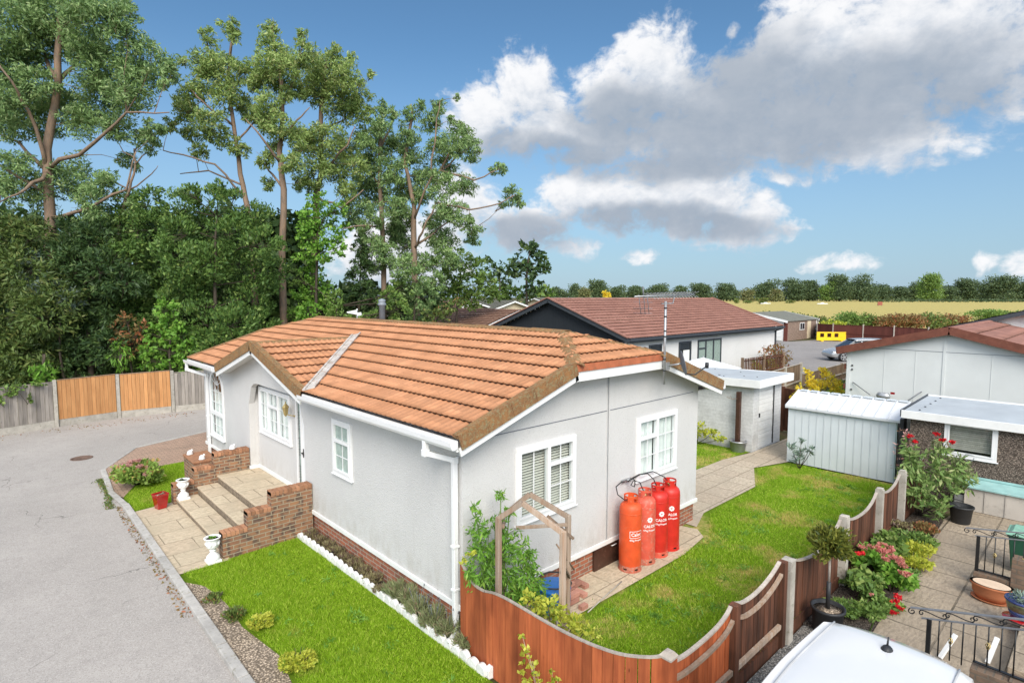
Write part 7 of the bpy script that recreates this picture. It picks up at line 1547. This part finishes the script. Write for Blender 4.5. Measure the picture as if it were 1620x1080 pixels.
# vented ridge lamp / small wall lamp at roof end
t_ = root('parasol', (19.3, 10.4, 0), 'white sloping garden parasol seen over the gable verge', 'parasol')
mb = MB(); c = Vector((19.4, 10.5, 2.42)); n = 6; R0 = 1.45
for k in range(n):
    a0, a1 = 2*math.pi*k/n+.3, 2*math.pi*(k+1)/n+.3; p0 = c+Vector((math.cos(a0)*R0, math.sin(a0)*R0, -.40)); p1 = c+Vector((math.cos(a1)*R0, math.sin(a1)*R0, -.40)); mid = (p0+p1)/2+(c-(p0+p1)/2)*.06+UZ*.02
    mb.prism([c, p0, mid], (0, 0, .006)); mb.prism([c, mid, p1], (0, 0, .006))
part('canopy', mb, M['umbrella'], t_)
mb = MB(); mb.tube([(19.4, 10.5, 0), (19.4, 10.5, 2.48)], .022); part('pole', mb, M['steel'], t_)
mb = MB()
for k in range(n): a0 = 2*math.pi*k/n+.3; mb.tube([c-UZ*.03, c+Vector((math.cos(a0)*R0*.98, math.sin(a0)*R0*.98, -.42))], .01, 4)
part('rib', mb, M['steel'], t_)
# pale panelled bungalow on the right
rh = gable_house('panelled_bungalow', 'pale grey panelled bungalow with maroon barge board, right side of the picture', 25.15, 40, 4.2, 3.62, 2.60, 3.56, M['rwall'], M['tile2'], M['vergebrown'], over=.30, wave=.4, course=.8, amp=.004, th=.22)
rx = 25.45
mb = MB(); mb.box(rx-.008, .9, 2.655, rx-.001, 7.45, 2.67, 1); mb.box(rx-.02, 4.30, .3, rx-.001, 4.38, 3.35); mb.box(rx-.01, 6.2, .3, rx-.001, 6.215, 2.65); mb.box(rx-.01, 5.2, .3, rx-.001, 5.21, 2.65); mb.box(rx-.01, 3.0, .3, rx-.001, 3.01, 2.65); mb.box(rx-.03, 7.38, .2, rx-.001, 7.50, 2.62)
part('panel_joint', mb, [M['rwall'], M['grey']], rh)
mb = MB()
for z in (1.92, 1.76, .95):
    mb.lathe([(.03, 0), (.025, .01), (0, .012)], (rx-.02, 7.3, z), 8); mb.box(rx-.035, 7.27, z-.03, rx-.02, 7.33, z+.03)
part('wall_fixing', mb, M['black'], rh)
mb = MB()
for z in (1.85, 1.05): mb.box(rx, 7.51, z-.1, rx+.1, 7.60, z+.1)
part('wall_bracket', mb, M['vergebrown'], rh)
mb = MB(); mb.tube([(rx-.04, 7.25, 1.25), (rx-.3, 6.55, .85)], .018); mb.tube([(rx-.04, 4.95, 1.15), (rx-.3, 5.35, .75)], .018); part('stay', mb, M['grey'], rh)
mb = MB(); mb.lathe([(.0, 0), (.22, .02), (.25, .10), (.18, .22), (0, .24)], (rx-.35, 6.1, .78), 16, sx=.6); mb.box(rx-.40, 5.72, .98, rx-.36, 5.86, 1.06, 1); part('hose_reel', mb, [M['steel'], M['redpot']], rh)
mb = MB(); mb.box(rx-.02, 4.45, .80, rx-.001, 5.0, .88); part('vent_cover', mb, M['whitepaint'], rh)
mb = MB(); mb.beam((27.5, 1.6, 3.02), (27.9, .7, 2.85), .25, .05); part('roof_board', mb, M['vergebrown'], rh)
o_ = gable_house('far_house', 'dark-ridged roof just showing behind the pale panelled bungalow at the right edge', 34, 46, 3.0, 3.5, 3.0, 4.05, M['render_white'], M['tile4'], M['anthracite'], wave=.6, course=.6)
# far roofs on the left
GF = 'homes beyond the trees'
def far_home(label, px, py, D, ln, hw, dz, roofm, wallm, along='y', over=.4):
    c = at(px, py, D); return gable_house('far_home', label, c.y if along == 'y' else c.x, (c.y if along == 'y' else c.x)+ln, c.x if along == 'y' else c.y, hw, c.z-dz, c.z, wallm, roofm, M['whitepaint'], along=along, over=over, wave=.6, course=.35, spw=3, th=.12)
M['creamwall'] = plain('cream_wall', (.62, .52, .36), .8, .2, .06)
far_home('brown roofed home with a cream gable between the two nearest roofs', 823, 490, 38, 16, 4.2, 1.35, M['tile3'], M['creamwall'])
far_home('grey-green roofed home with a white-edged gable, above the brown roofed one', 815, 475.5, 56, 18, 4.0, 1.1, M['tile4'], M['creamwall'])
far_home('small brown roofed home with a white-edged gable, farthest left of the far roofs', 753, 477, 54, 14, 3.0, .8, M['tile3'], M['creamwall'])
far_home('brown roof glimpsed between the tree trunks behind the bungalow ridge', 668, 478, 44, 12, 4.5, 1.3, M['tile3'], M['creamwall'])
far_home('long grey-green roof stretching behind the black-clad gable', 845, 471, 74, 30, 5, 1.3, M['tile4'], M['creamwall'], along='x')
# lamp post head behind the ridge
p = at(565, 494, 27); t_ = root('street_lamp', (p.x, p.y, 0), 'white pointed lamp head on a post just above the bungalow ridge', 'street lamp')
mb = MB(); mb.tube([(p.x, p.y, 0), (p.x, p.y, p.z-.05)], .04); part('post', mb, M['steel'], t_)
mb = MB(); q = RT*-.48; mb.hexa([p+q*1.0-UZ*.02, p+q*1.0+UZ*.03, p+UZ*.12+FH*.1, p-UZ*.10+FH*.1, p+q*1.0-UZ*.02-FH*.03, p+q*1.0+UZ*.03-FH*.03, p+UZ*.12-FH*.1, p-UZ*.10-FH*.1]); mb.beam(p-UZ*.10, p+RT*.2-UZ*.06, .14, .14); mb.lathe([(.03, .1), (.04, .14), (0, .19)], p, 8); part('lamp_head', mb, M['whitepaint'], t_)

# ================================================================ MIDDLE DISTANCE, RIGHT
def simple_fence(label, pts, h, matp, posts=2.4, bw=.12, gap=0, z0=.05, postm='concrete', cap=True, ragged=.004, name='fence', extra=0):
    L_ = plen([(*p, 0) for p in pts]); o_ = root(name, (pts[0][0], pts[0][1], 0), label, 'fence'); n = max(1, round(L_/posts)); path = [(*p, h) for p in pts]
    for k in range(n):
        a = interp(path, L_*k/n+.05); b = interp(path, L_*(k+1)/n-.05); part('panel', boards([a, b], z0, bw, .018, 1, ragged, gap), M[matp], o_)
        mb = MB(); rail(mb, [a, b], .012, .05, .03, 0, 2) if cap else rail(mb, [a, b], -.12, .03, .05, -.03, 2); rail(mb, [a, b], lambda q: h*.5, .04, .06, -.03, 2); rail(mb, [a, b], lambda q: .15, .04, .06, -.03, 2); part('rail', mb, M['capwood' if matp == 'fence_tan' else matp], o_)
    for k in range(n+1):
        a = interp(path, min(L_, L_*k/n)); mb = MB(); mb.box(a[0]-.055, a[1]-.055, 0, a[0]+.055, a[1]+.055, h+.06+extra); part('post', mb, M[postm], o_)
    return o_
simple_fence('tall tan close-board fence behind the white store', [(18.9, 9.3), (21.9, 9.62), (25.0, 9.9), (27.75, 10.1)], 1.56, 'fence_tan')
simple_fence('low tan fence with a middle rail running past the yellow bush', [(27.9, 10.1), (30.4, 10.2), (35.2, 10.3), (40, 10.4)], 1.02, 'fence_tan', posts=3.2, postm='fence_tan')
simple_fence('dark brown slatted trellis fence with gaps, near the anthracite downpipe', [(28.1, 13.05), (32.6, 12.8)], 1.52, 'fence_dark', posts=2.2, bw=.16, gap=.07, postm='fence_tan', cap=False)
simple_fence('brown board fence seen between the white store and the metal shed', [(19.3, 6.05), (20.2, 7.9)], 1.5, 'fence_dark', posts=3, postm='fence_dark')
simple_fence('maroon fence with pale posts at the back of the car park', [(70.6, 24.0), (66.3, 22.6), (66.4, 19.7), (65.6, 17.0), (64.7, 14.1), (63.8, 10.9), (62.9, 7.8), (62, 4.5), (61, .5)], 1.72, 'fence_maroon', posts=3.0, bw=.3, postm='capwood', extra=.1)
leafy('yellow_shrub', 'bright yellow bush in front of the low tan fence', (26.3, 8.75, 0), [(26.3,8.75,.7,.55,.5,.5),(26.1,9.1,1.0,.4,.4,.45),(26.5,8.45,1.1,.4,.4,.5),(26.3,8.6,1.5,.25,.25,.3),(26.1,9.2,1.45,.2,.2,.25),(26.6,8.2,.8,.35,.35,.4),(26.0,8.9,.5,.5,.5,.35)], M['l_yel'], 150, .13, .08, bias=(0, 0, .8))
leafy('yellow_shrub', 'narrow yellow bush squeezed between the white store and the metal shed', (19.7, 7.25, 0), [(19.6,7.2,.9,.22,.22,.35),(19.6,7.25,1.35,.2,.2,.35),(19.65,7.15,1.65,.15,.15,.2),(19.6,7.2,.55,.2,.2,.25)], M['l_yel'], 220, .11, .06, bias=(0, 0, .6))
leafy('shrub', 'dull green shrub between the yellow bush and the panelled bungalow', (27.8, 7.9, 0), [(27.8,8.1,.7,.5,.4,.5),(28.0,7.7,.5,.5,.4,.4),(27.9,7.9,1.1,.3,.3,.3)], M['l_hedge'], 110, .12, .06)
leafy('round_bush', 'round clipped golden-brown bush by the corner of the neighbour house', (34.6, 14.1, 0), [(34.6,14.1,1.0,.95,.95,.9)], M['l_autumn'], 260, .13, .08, sub=40, shell=.75)
leafy('round_bush', 'yellowish hedge plant behind the slatted trellis fence', (31.2, 13.6, 0), [(31.2,13.6,.7,.6,.4,.6),(32.4,13.4,.7,.5,.4,.6)], M['l_yelgr'], 100, .14, .07)
# double garage across the car park
t_ = root('double_garage', (66.5, 27.6, 0), 'distant garage with white door and barge board and pinkish pebbledash side', 'garage')
ax, ay, bx2, by2 = 62.0, 24.1, 70.6, 31.0; ar = 27.9; ze2, zr2 = 2.12, 2.95
mb = MB(); mb.box(ax+.11, ay, 0, bx2, ay+.1, ze2); mb.box(ax+.11, by2-.1, 0, bx2, by2, ze2); mb.prism([(bx2, ay, 0), (bx2, by2, 0), (bx2, by2, ze2), (bx2, ar, zr2-.08), (bx2, ay, ze2)], (-.1, 0, 0)); part('wall', mb, M['pebblefar'], t_)
mb = MB(); mb.prism([(ax, ay, 0), (ax, by2, 0), (ax, by2, ze2), (ax, ar, zr2-.08), (ax, ay, ze2)], (.1, 0, 0)); part('front_wall', mb, M['render_white'], t_)
mb = MB(); mb.box(ax-.02, ay-.02, 0, ax+.14, ay+.35, ze2); part('brick_pier', mb, M['fence_maroon'], t_)
mb = MB(); 
for k in range(5): mb.box(ax-.03, ay+.55, .05+k*.38, ax-.004, ay+5.2, .41+k*.38)
dd = part('garage_door', mb, M['whitepaint'], t_)
mb = MB(); mb.box(ax-.05, ay+2.8, .9, ax-.031, ay+2.9, 1.0); part('handle', mb, M['black'], dd)
mb = MB()
for s_, y in ((-1, ay-.15), (1, by2+.15)): mb.prism([(ax-.3, y, ze2-.02), (bx2+.15, y, ze2-.02), (bx2+.15, ar, zr2), (ax-.3, ar, zr2)], (0, 0, .05))
part('roof', mb, M['tile4'], t_)
mb = MB()
for y in (ay-.17, by2+.17): mb.beam((ax-.32, y, ze2-.06), (ax-.32, ar, zr2-.06), .05, .24); mb.beam((bx2+.17, y, ze2-.06), (bx2+.17, ar, zr2-.06), .05, .24)
part('bargeboard', mb, M['whitepaint'], t_)
mb = MB(); mb.box(bx2-.35, ay-.06, 0, bx2-.22, ay-.003, ze2); part('downpipe', mb, M['whitepaint'], t_)
mb = MB(); mb.box(65.4, ay-.04, 1.05, 66.7, ay-.004, 1.85); wq = part('window', mb, M['whitepaint'], t_)
mb = MB(); mb.box(65.48, ay-.05, 1.13, 66.0, ay-.041, 1.78); mb.box(66.1, ay-.05, 1.13, 66.62, ay-.041, 1.78); part('pane', mb, M['carglass'], wq)
mb = MB(); mb.box(67.6, ay-.04, .05, 68.6, ay-.004, 1.98); part('side_door', mb, M['creamwall'], t_)
# yellow plastic barrier
a = Vector((64.4, 21.75, 0)); b = Vector((65.9, 20.1, 0)); d = (b-a).normalized(); n_ = Vector((-d.y, d.x, 0)); L_ = 3.0
a = a-d*.25; t_ = root('road_barrier', tuple(a), 'bright yellow plastic barrier against the maroon fence', 'barrier')
mb = MB().frame(a, d, n_)
mb.lbox(0, L_, .10, .45, -.06, .06); mb.lbox(0, L_, .85, 1.0, -.06, .06); mb.lbox(0, .35, .45, .85, -.06, .06)
for k in range(3): mb.lbox(.35+.72*k+.4, .35+.72*k+.72, .45, .85, -.06, .06)
mb.lbox(2.5, L_, .451, .849, -.06, .06); mb.lbox(L_, L_+.12, .3, .5, -.04, .04); mb.lbox(L_, L_+.12, .65, .85, -.04, .04); part('panel', mb, M['yellowp'], t_, bevel=.02)
for x in (.4, 2.4): mb = MB().frame(a, d, n_); mb.lbox(x, x+.2, 0, .10, -.3, .3); part('foot', mb, M['yellowp'], t_)
# hedge bushes on the far side of the maroon fence
GH = 'hedge bushes on the field side of the maroon fence'
HB = [((1205, 503), 92, 3.0, 1.4, 'l_hedge', 'dark green hedge bush directly behind the double garage'), ((1232, 501), 90, 3.2, 1.6, 'l_mid', 'green hedge bush above the garage ridge'), ((1262, 503), 84, 3.0, 1.55, 'l_hedge', 'hedge bush right of the garage roof'), ((1292, 506), 80, 2.6, 1.5, 'l_hedge', 'hedge bush straight above the yellow barrier'), ((1320, 512), 76, 2.0, 1.1, 'l_yelgr', 'low pale yellowish bush in the hedge'), ((1350, 502), 78, 2.7, 1.85, 'l_mid', 'tallest dark green bush of the hedge'), ((1380, 504), 78, 2.3, 1.6, 'l_hedge', 'green bush beside the tallest one in the hedge'), ((1408, 507), 76, 2.2, 1.5, 'l_autumn', 'rusty brown bush in the hedge'), ((1440, 505), 76, 2.5, 1.7, 'l_autumn', 'reddish bush over the left slope of the panelled bungalow'), ((1475, 502), 78, 2.9, 1.8, 'l_hedge', 'wide olive bush above the apex of the panelled bungalow'), ((1510, 506), 80, 2.6, 1.5, 'l_autumn', 'brownish bush right of the apex of the panelled bungalow'), ((1560, 497), 100, 3.2, 1.7, 'l_mid', 'bright green bush farther along the hedge'), ((1600, 500), 100, 3.0, 1.6, 'l_mid', 'green bush at the right edge of the hedge')]
for (p, D, rr, hz, m_, lab) in HB:
    c = at(p[0], 470, D); BLs = [(c.x+random.uniform(-.5, .5)*rr, c.y+random.uniform(-.5, .5)*rr, hz*random.uniform(.7, 1.15)*.9, rr*.6, rr*.6, hz*.62) for k in range(6)]+[(c.x, c.y, hz*.7, rr, rr, hz*.75)]
    leafy('hedge_bush', lab, (c.x, c.y, 0), BLs, M[m_], 34, .30, .18, group=GH, r=.05, sub=14)
# lone bushes and markers in the field, hedge line and treeline
def far_tree(label, px, D, hpx, wpx, m_, group='trees of the far treeline', name='tree', base=0, dens=2.4, ln=1.5, wd=1.0, base_px=None):
    c = at(px, 470, D); k = D/897; H_ = hpx*k; Wd = wpx*k; BLs = []
    for j in range(9): BLs.append((c.x+RT.x*random.uniform(-.3, .3)*Wd, c.y+RT.y*random.uniform(-.3, .3)*Wd, base+H_*random.uniform(.22, .92), Wd*.32, Wd*.32, H_*.24))
    BLs.append((c.x, c.y, base+H_*.48, Wd*.50, Wd*.50, H_*.46)); BLs.append((c.x, c.y, base+H_*.2, Wd*.55, Wd*.55, H_*.22))
    o2 = root(name, (c.x, c.y, base), label, 'tree', group); P, Dn = leaf_pts(BLs, dens, 14, .32, .5); leaf_mesh('crown', P, Dn, M[m_], o2, ln, wd, (0, 0, .1), 1)
    mb = MB(); mb.tube([(c.x, c.y, base), (c.x, c.y, base+H_*.5)], Wd*.03, 6); part('trunk', mb, M['trunk2'], o2)
LT = [(885,640,20,26,'l_far','small dark tree at the left start of the treeline'),(912,640,22,30,'l_far','dark tree above the dark gable apex'),(945,600,28,34,'l_far','taller of two rounded trees left of the aerial'),(925,560,20,22,'l_far2','olive feathery tree in front of the taller rounded ones'),(975,640,20,30,'l_far','dark tree between the feathery tree and the aerial'),(960,560,12,14,'l_yel','small golden tree low in the treeline left of the aerial'),(1005,660,22,34,'l_far','dark tree behind the left half of the aerial'),(1040,660,23,38,'l_far','dark tree behind the right half of the aerial'),(1075,660,21,34,'l_far','dark tree right of the aerial mast'),(1110,660,24,40,'l_far','broad dark tree above the ridge of the neighbour house'),(1150,660,24,38,'l_far','broad dark tree above the right end of the neighbour ridge'),(1182,600,16,22,'l_far2','low olive tree near the end of the neighbour ridge'),(1212,640,28,44,'l_far','large dark tree beyond the double garage'),(1228,560,15,22,'l_far2','small olive tree in front of the large dark one'),(1255,640,32,40,'l_far','tall dark tree left of the middle clump'),(1280,640,28,32,'l_far','dark tree on the left of the middle clump'),(1308,620,26,26,'l_mid','lighter green tree on the left edge of the middle clump'),(1328,620,36,44,'l_far','biggest rounded tree of the middle clump'),(1362,620,36,44,'l_far','brownish dark tree on the right of the middle clump'),(1395,660,22,34,'l_far','dark tree right of the middle clump'),(1425,660,20,30,'l_far','low dark tree in the gap of the treeline'),(1446,660,26,30,'l_far','dark tree just left of the tall bright tree'),(1470,600,38,38,'l_mid','tall brighter green tree standing out of the treeline at the right'),(1500,640,20,32,'l_far','low tree right of the tall bright tree'),(1530,640,30,40,'l_far','dark rounded tree left of the right-hand clump'),(1560,660,24,30,'l_far','dark tree in the right-hand clump'),(1585,620,36,44,'l_far','largest tree of the right-hand clump'),(1620,620,34,44,'l_far','last tree of the treeline at the right edge')]
for (px, D, hp, wp, m_, lab) in LT: far_tree(lab, px, D, hp+4, wp*1.1, m_)
B = []
for px in range(850, 1680, 14):
    c = at(px, 470, 700); B.append((c.x, c.y, 6+random.uniform(-1, 2), 11, 11, 7+random.uniform(-1, 2)))
P, Dn = leaf_pts(B, .9, 10, .4); P[:, 2] = np.maximum(P[:, 2], .3); tag(leaf_mesh('far_woodland', P, Dn, M['l_far'], None, 2.2, 1.5), 'dark band of distant woodland along the horizon', 'woodland', kind='stuff')
B = []
for px in range(1370, 1660, 8):
    c = at(px, 470, 520); B.append((c.x, c.y, 1.6, 3.2, 3.2, 1.9))
P, Dn = leaf_pts(B, 4, 6, .5); P[:, 2] = np.maximum(P[:, 2], .1); tag(leaf_mesh('field_hedge', P, Dn, M['l_far'], None, 1.0, .7), 'straight dark hedge across the far side of the field', 'hedge', kind='stuff')
for (px, D, h_, w_, lab) in ((1207, 380, 10, 18, 'round green bush standing alone in the field beyond the neighbour roof'), (1165, 420, 8, 10, 'small bush in the field left of the lone round one'), (1183, 430, 5, 16, 'low bush patch in the field near the neighbour roof end'), (1250, 430, 5, 18, 'low dark bushes at the far edge of the field')):
    far_tree(lab, px, D, h_, w_, 'l_hedge', 'lone bushes in the field', 'field_bush', dens=6, ln=.7, wd=.5)
for (px, py, c_, lab) in ((1211, 480.5, 'whitepaint', 'white low marker in the field beyond the neighbour roof'), (1301, 481, 'whitepaint', 'white low marker in the field above the hedge'), (1392, 483, 'rustpaint', 'small dull red marker in the field above the hedge')):
    p = gnd(px, py, .3); t_ = root('field_marker', (p.x, p.y, 0), lab, 'marker'); w_ = p.length/897*(7 if c_ != 'rustpaint' else 3)
    mb = MB().frame((p.x, p.y, 0), RT, FH); mb.lbox(-w_, w_, .35, .8, -.3, .3); mb.lbox(-w_*.3, w_*.3, .8, 1.3, -.3, .3)
    if c_ == 'rustpaint': mb.lbox(-w_, w_, .801, 2.2, -.2, .2)
    part('board', mb, M[c_], t_); mb = MB().frame((p.x, p.y, 0), RT, FH); mb.lbox(-w_*.8, -w_*.7, 0, .35, -.1, .1); mb.lbox(w_*.7, w_*.8, 0, .35, -.1, .1); part('leg', mb, M['grey'], t_)
simple_fence('far line of pale boundary fence at the back of the field', [tuple(at(p_, 470, 640).xy) for p_ in (1480, 1560, 1640)], 1.4, 'fence_tan', posts=12, bw=1.2)

# ================================================================ GRASS BLADES
def grass(name, label, poly, n, h, w, mat, excl=None, z=.012):
    xs = [p[0] for p in poly]; ys = [p[1] for p in poly]; P = np.stack([rng.uniform(min(xs), max(xs), n), rng.uniform(min(ys), max(ys), n)], 1)
    inside = np.zeros(len(P), bool); j = len(poly)-1
    for i in range(len(poly)):
        xi, yi = poly[i]; xj, yj = poly[j]; c = ((yi > P[:, 1]) != (yj > P[:, 1])) & (P[:, 0] < (xj-xi)*(P[:, 1]-yi)/(yj-yi+1e-12)+xi); inside ^= c; j = i
    P = P[inside]; n = len(P); a = rng.uniform(0, 2*np.pi, n); hh = h*rng.uniform(.5, 1.3, n)*(1+.5*np.sin(P[:, 0]*3.1+np.sin(P[:, 1]*2.3)*2)*np.sin(P[:, 1]*2.7)); ww = w*rng.uniform(.7, 1.3, n)
    d = np.stack([np.cos(a), np.sin(a), np.zeros(n)], 1); lean = np.stack([rng.normal(0, .55, n), rng.normal(0, .55, n), np.ones(n)], 1)*hh[:, None]; base = np.column_stack([P, np.full(n, z)])
    V = np.stack([base-d*ww[:, None]/2, base+d*ww[:, None]/2, base+lean], 1).reshape(-1, 3); tag(fast_mesh(name, V, np.arange(3*n).reshape(-1, 3), mat), label, 'grass', kind='stuff')
def blade(name, g1, g2, g3, dry, lo):
    t = NT(name); co = t.coord('Object'); r = t.rnd(); col = t.mix(r, g1, g2); col = t.mix(t.rng(t.math('FRACT', t.math('MULTIPLY', r, 5.7), 0), .8, .85), col, g3)
    dn = t.noise(co, .95, 6, .62, lo, lo+.14); col = t.mix(t.math('MULTIPLY', dn, t.rng(t.math('FRACT', t.math('MULTIPLY', r, 11.3), 0), .2, .5)), col, dry)
    t.set(col, .6, .2); tr = t.N('ShaderNodeBsdfTranslucent', {'Color': col}); mx = t.N('ShaderNodeMixShader', {0: .3, 1: t.b.outputs[0], 2: tr.outputs[0]}); t.L(mx.outputs[0], t.out.inputs[0]); return t.mat
M['bf'] = blade('front_grass_blade', (.18, .32, .012), (.32, .50, .025), (.52, .64, .09), (.46, .40, .11), .60); M['bb'] = blade('back_grass_blade', (.18, .34, .012), (.33, .52, .03), (.52, .62, .10), (.62, .48, .17), .488)
grass('front_grass', 'short bright grass of the front lawn', [(2.42, 5), (4.24, 5), (4.21, 10.6), (2.2, 10.52), (2.42, 9.4), (2.5, 8), (2.6, 7), (2.45, 6)], 130000, .040, .009, M['bf'])
grass('back_grass', 'short patchy grass of the back lawn', [(4.6, 2.95), (15.8, 2.95), (16.3, 3.5), (16.3, 6.1), (15.1, 6.5), (13.6, 5.85), (11.2, 5.8), (10.0, 5.2), (6, 5.05), (4.6, 5.2)], 170000, .042, .011, M['bb'])
grass('side_grass', 'short bright grass of the side lawn by the steps', [(2.16, 14.38), (2.98, 14.5), (3.6, 15.2), (4.45, 17.8), (3.1, 17.75), (2.16, 15.5)], 40000, .034, .009, M['bf'])
grass('store_grass', 'short grass in front of the white store', [(10.7, 7.65), (15.2, 7.6), (16.6, 7.45), (16.6, 12.3), (10.7, 12.3)], 40000, .045, .013, M['bb'])

# broad-leaved weeds and taller tufts in the lawns
P = []; 
for (x, y, n, r) in [(random.uniform(6.5, 15.8), random.uniform(3.1, 5.1), random.randint(20, 60), random.uniform(.03, .12)) for k in range(90)]+[(random.uniform(2.7, 4.1), random.uniform(5.2, 10.3), random.randint(14, 30), random.uniform(.02, .06)) for k in range(26)]+[(3.6+random.uniform(-.15, .15), 7.3+random.uniform(-.2, .2), 30, .06) for k in range(4)]:
    P.append(np.stack([rng.normal(x, r, n), rng.normal(y, r, n), np.abs(rng.normal(.03, .015, n))+.012], 1))
P = np.concatenate(P); tag(leaf_mesh('lawn_weeds', P, np.tile([0, 0, 1.], (len(P), 1)), M['l_bright'], None, .075, .014, (0, 0, .2), .5), 'scattered darker tufts and flat weeds in the lawns', 'weeds', kind='stuff')
